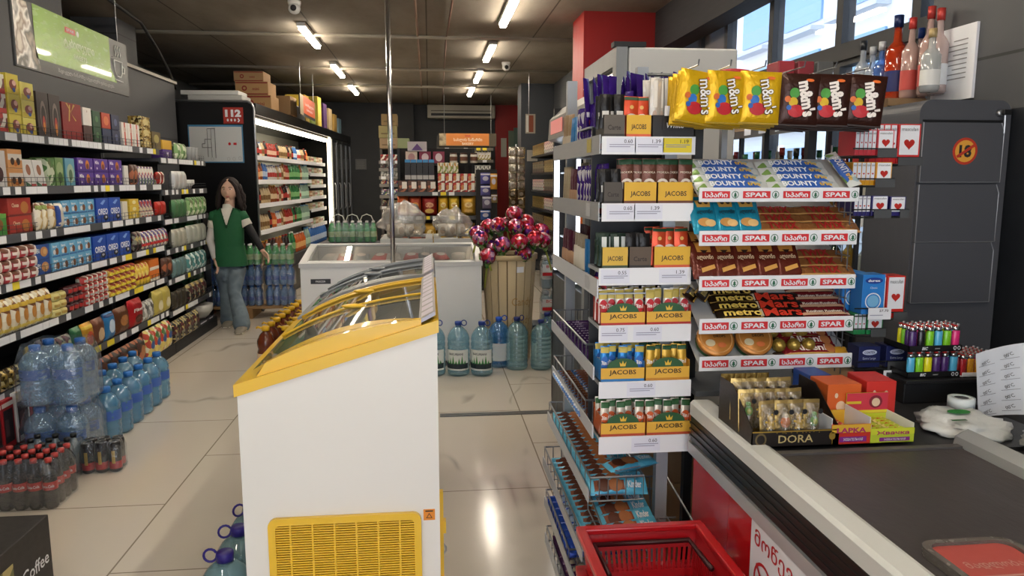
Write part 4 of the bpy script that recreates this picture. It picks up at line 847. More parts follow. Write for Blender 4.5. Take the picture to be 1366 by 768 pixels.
# crumpled clear bags on the rear freezers
def bag(rx, ry, rz, seed, mt, amp=.3, n=28, k=18):
    def fn(d):
        q = 1 + amp * noise.noise(d * 2.1 + Vector((seed, 0, 0))) + amp * .5 * noise.noise(d * 5 + Vector((0, seed, 0))) + amp * .3 * abs(noise.noise(d * 10 + Vector((0, 0, seed))))
        return q
    b = MB().ell((0, 0, rz * .92), (rx, ry, rz), mt, n, k, fn)
    for v in b.v: v.z = max(.002, v.z)
    return b
BAGM = film('f4f2ec', .70, .8, .18, .9, 14)
def bagmesh(name, mb): 
    me = mb.mesh(name)
    return me
for (px, py, rx, rz, sd, lb) in ((536, 318, .22, .17, 3, 'large crumpled clear plastic bag on the rear chest freezer'), (604, 317, .17, .14, 8, 'smaller crumpled clear plastic bag of goods on the rear chest freezer')):
    p = P(px, py, Y=7.5); tag(ob('plastic_bag', bagmesh('plastic_bag', bag(rx, .2, rz, sd, BAGM, .35)), None, mx(p.x, 7.55, .992)), lb, 'plastic bag')
    for i in range(5): put(pouch(.09, .12, .05, 'e0d8c8', [('o', .5, .5, .3, .3, 'b8a088')], seed=4), 'pale bread roll pack inside the ' + lb.split(' on ')[0], 'bread roll pack', 'packs inside the ' + lb.split(' on ')[0], p.x - .1 + (i % 3) * .09, 7.5 + (i // 3) * .08, .995 + 0 * i, .3 * i)
# green mineral water packs near the cooler doors
gb = Tp('bottle', MB().lathe([(.026, 0), (.034, .01), (.034, .14), (.02, .19), (.012, .22)], film('4cc060', .35, .5), 12), [Tp('cap', MB().lathe([(.015, .215), (.015, .235), (0, .235)], m('d8d8d4', .4), 10)), Tp('label', MB().lathe([(.0345, .06), (.0345, .12)], m('a8c888', .4), 12, caps=False))])
gp = pack(gb, 3, 2, .072, .072, .22, 'mineral_water_pack')
gp.kids.append(Tp('carry_strap', MB().tube([(-.08, 0, .22), (-.05, 0, .29), (0, 0, .31), (.05, 0, .29), (.08, 0, .22)], .006, m('d8dcd0', .4), 6)))
for i, (px, lb) in enumerate(((452, 'left one'), (471, 'middle one'), (490, 'right one'))):
    p = P(px, 322, Y=8.6); put(gp, 'green mineral water pack with carry strap on the dark stand, ' + lb, 'mineral water pack', 'green mineral water packs by the cooler', p.x, 8.6, .86)
solo('display_stand', MB().box(-1.22, -.5, 8.42, 8.8, 0, .855, m('26282c', .6), .01), 'low dark stand carrying the green mineral water packs', 'stand')
# ------------------------------------------------------------ pallet stack behind the person
pw = MB(); WD = m('9a7a54', .8)
for i in range(6): pw.box(-2.62, -1.48, 8.58 + i * .085, 8.58 + i * .085 + .065, .115, .138, WD)
for x in (-2.62, -2.1, -1.58): pw.box(x, x + .1, 8.6, 9.05, 0, .114, WD)
solo('pallet', pw, 'wooden pallet on the floor under the stacked blue water packs', 'pallet')
med = Tp('bottle', MB().lathe([(.03, 0), (.038, .01), (.038, .1), (.035, .11), (.038, .12), (.036, .15), (.015, .195), (.013, .21)], film('6a9cd8', .4, .5), 12), [Tp('cap', MB().lathe([(.016, .205), (.016, .222), (0, .222)], m('3468b8', .4), 10)), Tp('label', MB().lathe([(.0388, .06), (.0388, .105)], m('24509c', .4), 12, caps=False))])
mp_ = pack(med, 4, 2, .08, .08, .215, 'water_bottle_pack'); gpk = pack(gb, 4, 2, .08, .08, .215, 'water_bottle_pack')
for lv in range(3):
    for i in range(3):
        top = lv == 2 and i > 0
        put(gpk if top else mp_, 'green topped water pack on top of the pallet stack' if top else 'blue water bottle pack in ' + ['the bottom', 'the middle', 'the top'][lv] + ' layer on the pallet', 'water pack', 'green packs on the pallet' if top else 'blue packs on the pallet, layer %s' % ['bottom', 'middle', 'top'][lv], -2.42 + i * .36, 8.72, .14 + lv * .232)
# tall green bottles packed at the shelf end, left of the person
for lv in range(4):
    put(gpk, ['lowest', 'second lowest', 'second highest', 'highest'][lv] + ' green bottle pack in the dark stack left of the person', 'mineral water pack', 'dark green packs left of the person', -2.60, 8.42, .13 + lv * .30, .0)
solo('bottle_rack', (lambda q: [q.box(-2.80, -2.40, 8.32, 8.52, .10 + i * .30, .128 + i * .30, m('1c2420', .5)) for i in range(4)] and q.box(-2.80, -2.78, 8.32, 8.52, 0, 1.4, BLACK).box(-2.42, -2.40, 8.32, 8.52, 0, 1.2, BLACK))(MB()), 'dark rack holding green bottle packs left of the person', 'rack')

# ============================================================ PERSON
SKIN = m('dcb29a', .55); HAIR = m('1a0806', .7); SHIRT = m('e4ded2', .8); VEST = m('155a34', .75); JEAN = pr(['5c6c7a', '74848f', '4c5a68'], 5, .85, kind='N'); SHOE = m('8a8478', .7)
def finish(name, mb, parent, vox, smooth=3):
    me = mb.mesh(name); o = bpy.data.objects.new(name, me); COL.objects.link(o)
    r = o.modifiers.new('r', 'REMESH'); r.mode = 'VOXEL'; r.voxel_size = vox; r.use_smooth_shade = True
    s = o.modifiers.new('s', 'SMOOTH'); s.iterations = smooth; s.factor = .5
    bpy.context.view_layer.update(); dg = bpy.context.evaluated_depsgraph_get()
    nm = bpy.data.meshes.new_from_object(o.evaluated_get(dg)); o.modifiers.clear(); o.data = nm; nm.name = name
    if not nm.materials: nm.materials.append(mb.mats[0])
    for p_ in nm.polygons: p_.use_smooth = True
    if parent: o.parent = parent
    return o
def blob_limb(mb, pts, rs, mt, n=14, flat=None):
    # dense interpolation + end balls so that remeshing gives a continuous taper
    pts = [Vector(p_) for p_ in pts]; P2, R2 = [], []
    for i in range(len(pts) - 1):
        for k in range(6):
            t = k / 6; P2.append(pts[i].lerp(pts[i + 1], t)); R2.append(rs[i] + (rs[i + 1] - rs[i]) * (t * t * (3 - 2 * t)))
    P2.append(pts[-1]); R2.append(rs[-1])
    mb.tube(P2, 0, mt, n, True, R2)
    for p_, r_ in ((pts[0], rs[0]), (pts[-1], rs[-1])): mb.ell(p_, (r_ * .98,) * 3, mt, 10, 8)
YP = 8.12
def pp(px, py, dy=0): return P(px, py, Y=YP + dy)
def ring_torso(mb, rings, mt, skip=None, n=40, off=0.0):
    """rings: (cx, cy, z, half width, half depth)"""
    vs = []; fs = []
    for (cx, cy, z, a, b) in rings:
        for k in range(n):
            t = 2 * PI * k / n; c, s_ = math.cos(t), math.sin(t)
            vs.append(Vector((cx + (a + off) * math.copysign(abs(c) ** .85, c), cy + (b + off) * math.copysign(abs(s_) ** .9, s_), z)))
    for i in range(len(rings) - 1):
        for k in range(n):
            f = (i * n + k, i * n + (k + 1) % n, (i + 1) * n + (k + 1) % n, (i + 1) * n + k)
            c = (vs[f[0]] + vs[f[2]]) / 2
            if skip and skip(c): continue
            fs.append(f)
    mb.add(vs, fs, mt, True)
def interp(keys, m_=6):
    out = []
    for i in range(len(keys) - 1):
        for k in range(m_): t = k / m_; out.append(tuple(a + (b - a) * t for a, b in zip(keys[i], keys[i + 1])))
    out.append(keys[-1]); return out
hc = pp(306, 254); hips = pp(306, 357); shl, shr = pp(287, 288), pp(322, 288)
elL, wrL, haL = pp(280, 320, -.02), pp(287, 345, -.06), pp(290, 353, -.07)
elR, wrR, haR = pp(338, 314, -.02), pp(350, 334, -.1), pp(355, 340, -.12)
zf = lambda py: pp(306, py).z
cx0 = pp(305, 300).x
body = MB()
def headfn(d):
    q = 1.0
    if d.z < -.1: q *= 1 - .22 * min(1, (-d.z - .1) / .9) * (1 - .5 * max(0, -d.y))
    if d.y < -.3: q *= 1 + .02 * math.cos(d.x * 6)
    return q
body.ell(hc, (.086, .10, .124), SKIN, 28, 20, headfn)
body.ell(hc + Vector((0, -.097, -.018)), (.012, .016, .018), SKIN, 10, 8); body.ell(hc + Vector((0, -.088, .01)), (.010, .014, .035), SKIN, 8, 6)      # nose
body.ell(hc + Vector((0, -.082, -.098)), (.028, .02, .018), SKIN, 10, 6); body.ell(hc + Vector((0, -.082, .045)), (.055, .012, .012), SKIN, 10, 6)   # chin, brow
for s_ in (-1, 1): body.ell(hc + Vector((s_ * .083, .005, -.012)), (.012, .018, .028), SKIN, 8, 8)
blob_limb(body, [hc + Vector((0, .02, -.07)), Vector((cx0 + .003, YP + .01, zf(283)))], [.048, .058], SKIN)
ring_torso(body, interp([(cx0, YP, zf(372), .12, .09), (cx0, YP, zf(352), .145, .105), (cx0, YP, zf(330), .115, .085), (cx0, YP, zf(305), .13, .095), (cx0, YP, zf(290), .15, .085), (cx0, YP, zf(281), .10, .06), (cx0, YP, zf(278), .05, .045)]), SKIN)
for a, e_, w_, h_, s_ in ((shl, elL, wrL, haL, -1), (shr, elR, wrR, haR, 1)):
    blob_limb(body, [a, e_, w_], [.046, .034, .024], SKIN)
    # palm
    d = (h_ - w_).normalized(); side = Vector((0, -1, 0)) if s_ < 0 else Vector((.3, -.8, .4)).normalized(); side = (side - d * side.dot(d)).normalized()
    nr = d.cross(side).normalized()
    blob_limb(body, [w_, w_ + d * .045, w_ + d * .075], [.021, .025, .022], SKIN)
    for q in (-1, 1): blob_limb(body, [w_ + d * .02 + side * .012 * q, w_ + d * .08 + side * .018 * q], [.014, .014], SKIN)
    for k in range(4):
        o_ = side * (.027 - .018 * k) * 1.0; ln = (.062, .072, .068, .052)[k]; b0 = w_ + d * .082 + o_
        j1 = b0 + d * ln * .5 + nr * .006; j2 = j1 + d * ln * .3 + nr * .014; j3 = j2 + d * ln * .2 + nr * .016
        blob_limb(body, [b0 - d * .02, b0, j1, j2, j3], [.010, .0095, .009, .008, .007], SKIN, 10)
    tb_ = w_ + d * .025 + side * .022
    blob_limb(body, [tb_, tb_ + d * .03 + side * .022, tb_ + d * .058 + side * .028], [.013, .0105, .009], SKIN, 10)
hipL, hipR = pp(299, 362), pp(315, 362); knL, knR = pp(302, 394, .02), pp(313, 392, -.08); anL, anR = pp(305, 423, .12), pp(322, 428, -.22)
for a, k_, n_ in ((hipL, knL, anL), (hipR, knR, anR)):
    blob_limb(body, [a, k_, n_, n_ + Vector((.01, -.03, -.03))], [.075, .052, .038, .034], SKIN)
person = finish('person', body, None, .0062, 2)
tag(person, 'person with dark hair in green vest and flared jeans standing by the cooler', 'person')
# face details
for s_ in (-1, 1):
    e_ = hc + Vector((s_ * .031, -.083, .014))
    eye = ob('eye', MB().ell(e_, (.014, .011, .0075), m('e8e2dc', .3), 12, 8).mesh('eye'), person)
    ob('iris', MB().ell(e_ + Vector((0, -.0085, 0)), (.006, .0045, .0062), m('1e120c', .2), 10, 8).mesh('iris'), eye)
    ob('eyebrow', MB().tube([e_ + Vector((-.018, -.009, .014)), e_ + Vector((0, -.014, .020)), e_ + Vector((.018, -.008, .015))], .0035, HAIR, 6).mesh('eyebrow'), person)
ob('lips', MB().ell(hc + Vector((0, -.0865, -.058)), (.022, .008, .004), m('b86a60', .5), 12, 6).ell(hc + Vector((0, -.085, -.065)), (.018, .008, .005), m('c07468', .5), 12, 6).mesh('lips'), person)
hr = MB()
hr.ell(hc + Vector((0, .028, .022)), (.100, .105, .120), HAIR, 24, 16, lambda d: 1 + .04 * noise.noise(d * 6))
rr_ = random.Random(3)
for i in range(46):
    a = rr_.uniform(-.35, PI + .35); x = math.cos(a) * .085; y = .03 + math.sin(a) * .075
    p0 = hc + Vector((x, y, .045 + rr_.uniform(-.02, .03))); pts = []; ln = rr_.uniform(.19, .30) if abs(x) > .03 else rr_.uniform(.2, .32)
    ph = rr_.uniform(0, 6); 
    for k in range(9):
        t = k / 8; pts.append(p0 + Vector((x * .5 * math.sin(t * 2.2) + .012 * math.sin(ph + t * 13), .012 * math.cos(ph + t * 12) + .02 * t, -ln * t)))
    hr.tube(pts, .016, HAIR, 7, True, [.012, .018, .02, .021, .02, .02, .018, .015, .008])
for s_ in (-1, 1):      # locks framing the face from a centre parting
    pts = [hc + Vector((s_ * .012, -.058, .108)), hc + Vector((s_ * .05, -.073, .085)), hc + Vector((s_ * .077, -.06, .045)), hc + Vector((s_ * .09, -.04, -.01)), hc + Vector((s_ * .1, -.03, -.08)), hc + Vector((s_ * .115, -.03, -.15)), hc + Vector((s_ * .12, -.02, -.21))]
    hr.tube(pts, .02, HAIR, 8, True, [.012, .018, .02, .022, .026, .028, .012])
ob('hair', hr.mesh('hair'), person)
# clothes
keys = [(cx0 + .002, YP, zf(354), .162, .118), (cx0, YP, zf(345), .158, .116), (cx0, YP, zf(328), .135, .103), (cx0, YP, zf(308), .142, .108), (cx0, YP, zf(293), .160, .102), (cx0 + .002, YP, zf(285), .150, .086), (cx0 + .004, YP, zf(280), .105, .07), (cx0 + .005, YP, zf(277.5), .070, .062)]
zv, zt_ = zf(303), zf(277)
vn = lambda c: c.y < YP - .0 and abs(c.x - (cx0 + .008 - .0)) < (c.z - zv) / (zt_ - zv) * .062 and c.z > zv
vt = MB(); ring_torso(vt, interp(keys, 10), VEST, vn, 90, .008)
tubes = [Vector((cx0 + .008 + s_ * (0.002 + .064 * t), YP - .118 + .045 * t * t, zv + (zt_ - zv) * t)) for s_ in (1,) for t in [i / 8 for i in range(9)]]
vt.tube([(p_.x, p_.y, p_.z) for p_ in tubes], .006, m('0f4628', .8), 6); vt.tube([(2 * (cx0 + .008) - p_.x, p_.y, p_.z) for p_ in tubes], .006, m('0f4628', .8), 6)
for s_, a, e_ in ((-1, shl, elL), (1, shr, elR)):   # cap sleeves
    vt.tube([a + Vector((-s_ * .045, 0, .016)), a + Vector((s_ * .004, 0, .004)), a + (e_ - a).normalized() * .05], .06, VEST, 16, True, [.06, .062, .064])
    # pocket seam
vt.box(cx0 - .115, cx0 - .03, YP - .126, YP - .120, zf(346), zf(345.6), m('0f4628', .8))
ob('vest', vt.mesh('vest'), person)
st = MB(); ring_torso(st, interp([(a, b, c, d_, e_) for a, b, c, d_, e_ in keys[2:]], 6), SHIRT, None, 48, .0)
st.tube([Vector((cx0 + .004, YP + .01, zf(281))), Vector((cx0 + .004, YP + .012, zf(276))), Vector((cx0 + .004, YP + .015, zf(272.5)))], .06, SHIRT, 18, False, [.07, .060, .056])
for a, e_, w_, s_ in ((shl, elL, wrL, -1), (shr, elR, wrR, 1)):
    d = (e_ - a); st.tube([a, a + d * .25, a + d * .5], .06, SHIRT, 16, True, [.058, .058, .056])
    if s_ < 0: st.tube([a, a + d * .5, e_, e_.lerp(w_, .4), e_.lerp(w_, .98)], .04, m('cfcac6', .8), 14, True, [.05, .046, .040, .036, .030])
ob('shirt', st.mesh('shirt'), person)
slv = MB(); slv.tube([shr.lerp(elR, .4), elR, elR.lerp(wrR, .45), elR.lerp(wrR, .98)], .04, m('141418', .7), 14, True, [.047, .042, .036, .029])
o_ = ob('sleeve', slv.mesh('sleeve'), person); o_['label'] = 'black long sleeve'
jn = MB()
ring_torso(jn, interp([(cx0, YP, zf(374), .125, .10), (cx0, YP, zf(362), .15, .115), (cx0, YP, zf(345), .14, .105)]), JEAN)
for a, k_, n_ in ((hipL, knL, anL), (hipR, knR, anR)): blob_limb(jn, [a, k_, n_ + Vector((0, 0, .03)), n_ + Vector((.0, 0, -.035))], [.092, .066, .082, .092], JEAN, 18)
finish('jeans', jn, person, .012, 3)
for n_ in (anL, anR):
    z0 = .002; sh = MB()
    sh.grid(lambda i, j: Vector((n_.x + .015 + (.042 + .012 * math.sin(PI * i)) * math.cos(2 * PI * j) * (1 if i < .95 else .6), n_.y + .05 - .27 * i + .0, z0 + max(0, (.085 - .045 * i) * (1 + math.sin(2 * PI * j)) * .5 * (1 if i < .97 else .5)))), 14, 18, SHOE)
    sh.box(n_.x - .03, n_.x + .06, n_.y - .21, n_.y + .05, z0, z0 + .022, m('d8d2c6', .7), .008)
    ob('shoe', sh.mesh('shoe'), person)

# ============================================================ OPEN COOLER
CA = rad(-3.1); CX, CY = -2.0, 9.1
def cw(x, y): return (CX + x * math.cos(CA) - y * math.sin(CA), CY + x * math.sin(CA) + y * math.cos(CA))
cool = ob('wall_cooler', None, None, mx(CX, CY, 0, CA)); tag(cool, 'long black wall cooler with lit white shelves and a closed glass door section', 'cooler')
KB = m('0b0b0d', .3); LT = m('d8d8d0', .4)
pb_ = MB().prism([(-1.2, 0), (0, 0), (0, 2.36), (-.02, 2.41), (-.06, 2.435), (-1.2, 2.435)], lambda a, b, d: Vector((a, d, b)), 0, .05, KB)
e_ = ob('end_panel', pb_.mesh('end_panel'), cool)
eg = MB().tube([(-1.2, .0, 2.445), (-.06, .0, 2.445), (-.01, .0, 2.42), (.012, .0, 2.37), (.012, .0, .0)], .014, m('a8aaac', .3, .8), 8); ob('edge_trim', eg.mesh('edge_trim'), e_)
LC = 7.0; L1 = 4.75
bd = MB().box(-1.1, -1.05, .05, LC, 0, 2.4, m('c8c8c0', .6)).box(-1.05, .0, .05, LC, 0, .35, KB).box(-1.05, .0, .05, LC, 2.33, 2.42, KB).box(-1.1, 0, LC, LC + .05, 0, 2.42, KB)
ob('cabinet', bd.mesh('cabinet'), cool)
ob('canopy', MB().box(-.02, .02, .05, LC, 2.30, 2.43, KB).box(-.3, -.02, .05, L1, 2.27, 2.31, m('b8b4a8', .5)).mesh('canopy'), cool)
for i in range(3): ob('light_tube', MB().box(-.10, -.05, .1 + i * 1.55, .1 + i * 1.55 + 1.5, 2.22, 2.265, emit('fff4dc', 14)).mesh('light_tube'), cool)
ob('light_post', MB().box(-.05, .0, L1, L1 + .10, .35, 2.3, emit('fff0d0', 5)).mesh('light_post'), cool)
CZ = [1.84, 1.55, 1.26, .93]
for i, z in enumerate(CZ):
    s = ob('shelf', MB().box(-.6, -.08, .06, 3.4, z - .03, z, LT).mesh('shelf'), cool); rl = MB(); rl.box(-.08, -.065, .06, 3.4, z - .05, z + .005, PAPER); ob('price_rail', rl.mesh('price_rail'), s)
for i, z in enumerate((1.84, 1.66, 1.47, 1.28, 1.08, .82)):
    s = ob('shelf', MB().box(-.6, -.10, 3.45, 4.7, z - .02, z, LT).mesh('shelf'), cool); ob('price_rail', MB().box(-.10, -.085, 3.45, 4.7, z - .05, z + .005, PAPER).mesh('price_rail'), s)
ob('bottom_deck', MB().box(-1.0, -.02, .06, 4.7, .35, .50, m('3a3c40', .5)).mesh('bottom_deck'), cool)
for i in range(4):
    y0, y1 = L1 + .12 + i * .53, L1 + .12 + (i + 1) * .53 - .02
    d = ob('door', MB().box(-.01, .02, y0, y0 + .05, .35, 2.28, m('77797b', .35, .6)).box(-.01, .02, y1 - .05, y1, .35, 2.28, m('77797b', .35, .6)).box(-.01, .02, y0 + .05, y1 - .05, .35, .40, KB).box(-.01, .02, y0 + .05, y1 - .05, 2.23, 2.28, KB).mesh('door'), cool)
    ob('pane', MB().box(.0, .008, y0 + .05, y1 - .05, .40, 2.23, film('5a5854', .45, .6, .05)).mesh('pane'), d)
    ob('handle', MB().tube([(.03, y0 + .08, 1.0), (.05, y0 + .08, 1.05), (.05, y0 + .08, 1.45), (.03, y0 + .08, 1.5)], .01, STEEL, 6).mesh('handle'), d)
# emergency notices on the end panel (things stuck on it)
pl = P(250, 165, Y=9.07); pr2 = P(326, 217, Y=9.07)
fp = lambda a, b, e=0: Vector((a, 9.065 - e, b))
cosA = 1
def on_panel(px0, py0, px1, py1): 
    a = P(px0, py0, Y=9.1); b = P(px1, py1, Y=9.1); return a.x, b.x, b.z, a.z
x0, x1, z0, z1 = on_panel(249, 166, 326, 217)
Mp = Matrix.Translation((CX, CY, 0)) @ Matrix.Rotation(CA, 4, 'Z') @ Matrix.Translation((-CX, -CY + .0, 0))
mp = MB().box(x0, x1, CY - .012, CY - .004, z0, z1, m('4a86b0', .5)); g = lambda a, b, e=.001: Vector((x0 + a * (x1 - x0), CY - .012 - e, z0 + b * (z1 - z0)))
mp.rect(g, .02, .98, .03, .95, m('d0d2d0', .5)); dl = MB(); g2 = lambda a, b: g(a, b, .003)
for l_ in ([(.35, .15), (.35, .9)], [(.42, .15), (.42, .9)], [(.49, .12), (.49, .92)], [(.25, .4), (.42, .4)], [(.25, .4), (.25, .5)], [(.25, .5), (.3, .5)], [(.3, .5), (.3, .62)], [(.3, .62), (.42, .62)], [(.35, .9), (.49, .9)]): dl.tube([g2(*q) for q in l_], .0035, m('6a6a6a', .6), 4)
dl.disc(g2, .75, .5, .025, .04, RED).rect(g2, .82, .88, .47, .53, RED); 
for a, b in ((.42, .1), (.72, .1), (.82, .1), (.93, .12), (.2, .08)): dl.disc(g2, a, b, .03, .05, m('b8b8b4', .6), 12, .7)
o = thing('evacuation_plan', 'white evacuation plan with blue edge on the black cooler end panel', 'sign', [('sheet', mp.xf(Mp)), ('floor_drawing', dl.xf(Mp))])
x0, x1, z0, z1 = on_panel(297, 143, 325, 165)
sm = MB().box(x0, x1, CY - .012, CY - .004, z0, z1, m('a83228', .5)); g = lambda a, b, e=.002: Vector((x0 + a * (x1 - x0), CY - .012 - e, z0 + b * (z1 - z0)))
tx = MB().text('112', g, .5, .64, .40, PAPER, .06, .8)
tx2 = tx
for i, q in enumerate((.22, .40, .58)): tx.disc(g, q, .22, .05, .09, PAPER, 10)
tx.tube([g(.74, .33), g(.80, .2), g(.74, .1)], .008, PAPER, 5)
thing('emergency_sign', 'red sign with white number above the evacuation plan', 'sign', [('plate', sm.xf(Mp)), ('lettering', tx.xf(Mp))])
# goods in the cooler
def cbot(r, h, col, cap, lab, clear=False):
    return Tp('drink_bottle', MB().lathe([(r * .8, 0), (r, .01), (r, h * .62), (r * .5, h * .85), (r * .38, h * .95)], film(col, .3, .5) if clear else m(col, .25), 10), [Tp('cap', MB().lathe([(r * .42, h * .94), (r * .42, h), (0, h)], m(cap, .4), 8)), Tp('label', MB().lathe([(r * 1.02, h * .2), (r * 1.02, h * .5)], m(lab, .5), 10, caps=False))])
KD = [('amber', cbot(.035, .22, '8a4a20', 'd8a030', 'e0c8a0')), ('white', cbot(.036, .19, 'd8d4cc', '3a5aa0', 'b83830')), ('red', cbot(.034, .2, '9a2a20', 'b83028', 'e0b8a0')), ('cream', cbot(.036, .2, 'c8b088', '5a3a24', '7a5a30')), ('dark', cbot(.035, .22, '2a1814', 'a02820', 'a83028')),
      ('green', cbot(.036, .23, '2f8a48', 'c8ccc8', '78b070', True)), ('pale', cbot(.036, .23, 'a8c8b8', '4a8ac0', 'b8d8c0', True)), ('blue', cbot(.034, .22, '3a6ab0', 'd0d4d8', 'c0d0e8')), ('orange', cbot(.036, .2, 'c8622c', 'd8d0c0', 'e8b070'))]
RG = [[(7, 3), (1, 2), (4, 2), (2, 5), (3, 4), (4, 3), (7, 2), (1, 2), (3, 2), (8, 2)], [(8, 4), (7, 3), (1, 2), (8, 5), (2, 3), (5, 7), (6, 4)], [(4, 4), (3, 4), (0, 3), (2, 3), (4, 4), (5, 6), (6, 5)], [(5, 3), (3, 4), (8, 3), (0, 4), (2, 4), (5, 5), (6, 5)]]
for si, runs in enumerate(RG):
    tot = sum(q[1] for q in runs); k = 0
    for ci0, nn in runs:
        for _ in range(nn):
            ci = ci0 if R.random() < .7 else [0, 3, 4, 1][R.randrange(4)]
            y = .12 + 3.25 * (k + .5) / tot; x = -.13; k += 1
            wx, wy = cw(x, y); nmz = KD[ci][0] + ' drink bottle on the ' + ['top', 'second', 'third', 'fourth'][si] + ' lit cooler shelf'
            put(KD[ci][1], nmz, 'drink bottle', nmz, wx, wy, CZ[si] + .001, 0, 0, 0, .95 + .1 * R.random() if si else .9)
for i in range(26):
    ci = [3, 0, 4, 0, 4, 5, 8, 8, 6, 7, 7][min(10, i // 2 if i < 20 else 10)]; wx, wy = cw(-.10, .16 + i * .172)
    nmz = KD[ci][0] + ' larger bottle on the bottom deck of the lit cooler'; put(KD[ci][1], nmz, 'drink bottle', nmz, wx, wy, .502, 0, 0, 0, 1.35)
CU = [pbox(.08, .08, .09, c, [('b', .3, .7, d_)]) for c, d_ in (('c8b890', '8a6a3c'), ('d8d4c8', 'b04038'), ('8aa078', 'd8d8c0'), ('a87048', 'e0d0b0'))]
for si, z in enumerate((1.84, 1.66, 1.47, 1.28, 1.08, .82)):
    for i in range(11):
        wx, wy = cw(-.12, 3.5 + .045 + i * .104); c = (i // 2 + si) % 4
        nmz = ['tan', 'white', 'green', 'brown'][c] + ' dairy carton on ' + ['the top', 'the second', 'the third', 'the fourth', 'the fifth', 'the lowest'][si] + ' narrow cooler shelf'
        o = put(CU[c], nmz, 'dairy carton', nmz, wx, wy, z + .001, PI / 2 + CA)
# things on top of the cooler
def on_cool(name, lb, cat, px, y, w_, d_, h_, col, z=2.437, text=None, tc='8a2a24', bx=-.3):
    wx, wy = cw(bx, y)
    b = MB().box(-w_ / 2, w_ / 2, -d_ / 2, d_ / 2, 0, h_, m(col, .8) if isinstance(col, str) else col, .006)
    parts = [('box', b)]
    if text:
        t = MB(); f = lambda a, bb: Vector((a, -d_ / 2 - .002, bb)); t.text(text, f, w_ * .12, h_ * .45, h_ * .22, m(tc, .6), .02).disc(f, -w_ * .22, h_ * .5, h_ * .2, h_ * .2, m(tc, .6), 16, .5).rect(f, -w_ / 2 * .95, w_ / 2 * .95, h_ * .86, h_ * .95, m(tc, .6)).rect(f, -w_ / 2 * .95, w_ / 2 * .95, h_ * .04, h_ * .12, m(tc, .6)); parts.append(('printing', t))
    return thing(name, lb, cat, parts, (wx, wy, z), CA)
on_cool('carton', 'brown carton with red print, lowest of the pile on the cooler', 'carton', 0, 1.35, .36, .4, .20, 'b08a5c', 2.437, 'mini', bx=-.26)
on_cool('carton', 'brown carton with red print, middle of the pile on the cooler', 'carton', 0, 1.35, .42, .4, .17, 'b58e60', 2.639, 'mini', bx=-.32)
on_cool('carton', 'pale carton with red emblem, topmost of the pile on the cooler', 'carton', 0, .35, .40, .36, .20, 'a88660', 2.933, 'mini', bx=-.22) if False else on_cool('carton', 'pale carton with red emblem, topmost of the pile on the cooler', 'carton', 0, 1.35, .38, .36, .13, 'a88660', 2.811, 'mini', bx=-.36)
on_cool('shelf_grid_stack', 'stack of white wire shelf grids on the cooler end', 'shelf stack', 0, .3, .62, .35, .09, 'b8b8b4', 2.437, bx=-.46); on_cool('shelf_grid_stack', 'upper loose white shelf grid on the cooler end', 'shelf stack', 0, .3, .66, .35, .05, 'd0d0cc', 2.529, bx=-.52)
on_cool('carton', 'light brown carton behind the pile on the cooler', 'carton', 0, 1.95, .45, .4, .26, '9a7c58', 2.437, bx=-.2)
on_cool('white_box', 'long white box lying on the cooler behind the cartons', 'box', 0, 2.62, .5, .8, .2, 'a8aaa8', 2.437, bx=-.3)
tcol = [('c8a83c', 'yellow', .42), ('8a9a4c', 'olive green', .36), ('d8c050', 'bright yellow', .5), ('4a2a5a', 'dark purple', .44), ('b8a078', 'tan', .40), ('c09a50', 'golden', .34), ('7a98a8', 'blue grey', .3)]
for i, (c, nm_, h_) in enumerate(tcol): on_cool('snack_bag', nm_ + ' tall paper bag standing on the far part of the cooler', 'paper bag', 0, 3.2 + i * .5, .3, .3, h_, c, 2.437, bx=-.2)
# orange aisle sign over the cooler
a0 = P(399, 124, X=-1.75); b0 = P(420, 160, X=-1.75)
os_ = MB().box(-1.76, -1.745, a0.y, b0.y, b0.z - .02, a0.z, m('2c2a28', .5)); g = lambda a, b: Vector((-1.742, a0.y + (b0.y - a0.y) * a, b0.z - .02 + (a0.z - b0.z + .02) * b))
os2 = MB().rect(g, .2, .98, .12, 1, m('c8552c', .4)).rect(g, 0, .2, .0, 1, m('a8987c', .5)); os2.text('სასმელები', lambda a, b: g(a, b) + Vector((.002, 0, 0)), .6, .6, .12, PAPER, .01, .6).text('DRINKS', lambda a, b: g(a, b) + Vector((.002, 0, 0)), .6, .35, .1, PAPER, .01, .4)
thing('hanging_sign', 'orange hanging sign over the lit cooler', 'sign', [('board', os_), ('orange_panel', os2), ('suspension_wire', MB().tube([(-1.75, a0.y + .1, a0.z), (-1.75, a0.y + .1, H)], .004, STEEL, 4)), ('suspension_wire', MB().tube([(-1.75, b0.y - .1, a0.z), (-1.75, b0.y - .1, H)], .004, STEEL, 4))])

# ============================================================ BACK OF THE SHOP
def rack(name, lb, x0, x1, yf, yb, zs, h, col=SHELD, railc=SHEL, seed=0, board=True):
    r = ob(name, None); tag(r, lb, 'shelving')
    if board: ob('back_panel', MB().box(x0, x1, yb - .02, yb, 0, h, m('151517', .7)).mesh('back_panel'), r)
    for x in (x0, x1 - .04): ob('upright', MB().box(x, x + .04, yb - .06, yb - .021, 0, h, col).mesh('upright'), r)
    for z in zs:
        s = ob('shelf', MB().box(x0, x1, yf + .012, yb - .061, z - .03, z - .001, col).mesh('shelf'), r); rl = MB().box(x0, x1, yf, yf + .011, z - .055, z, railc); rr2 = random.Random(seed + int(z * 100)); x = x0 + .03
        while x < x1 - .1:
            if rr2.random() < .4: rl.box(x, x + .08, yf - .002, yf, z - .05, z - .002, TAGY if rr2.random() < .2 else PAPER)
            x += .12
        ob('price_rail', rl.mesh('price_rail'), s)
    return r
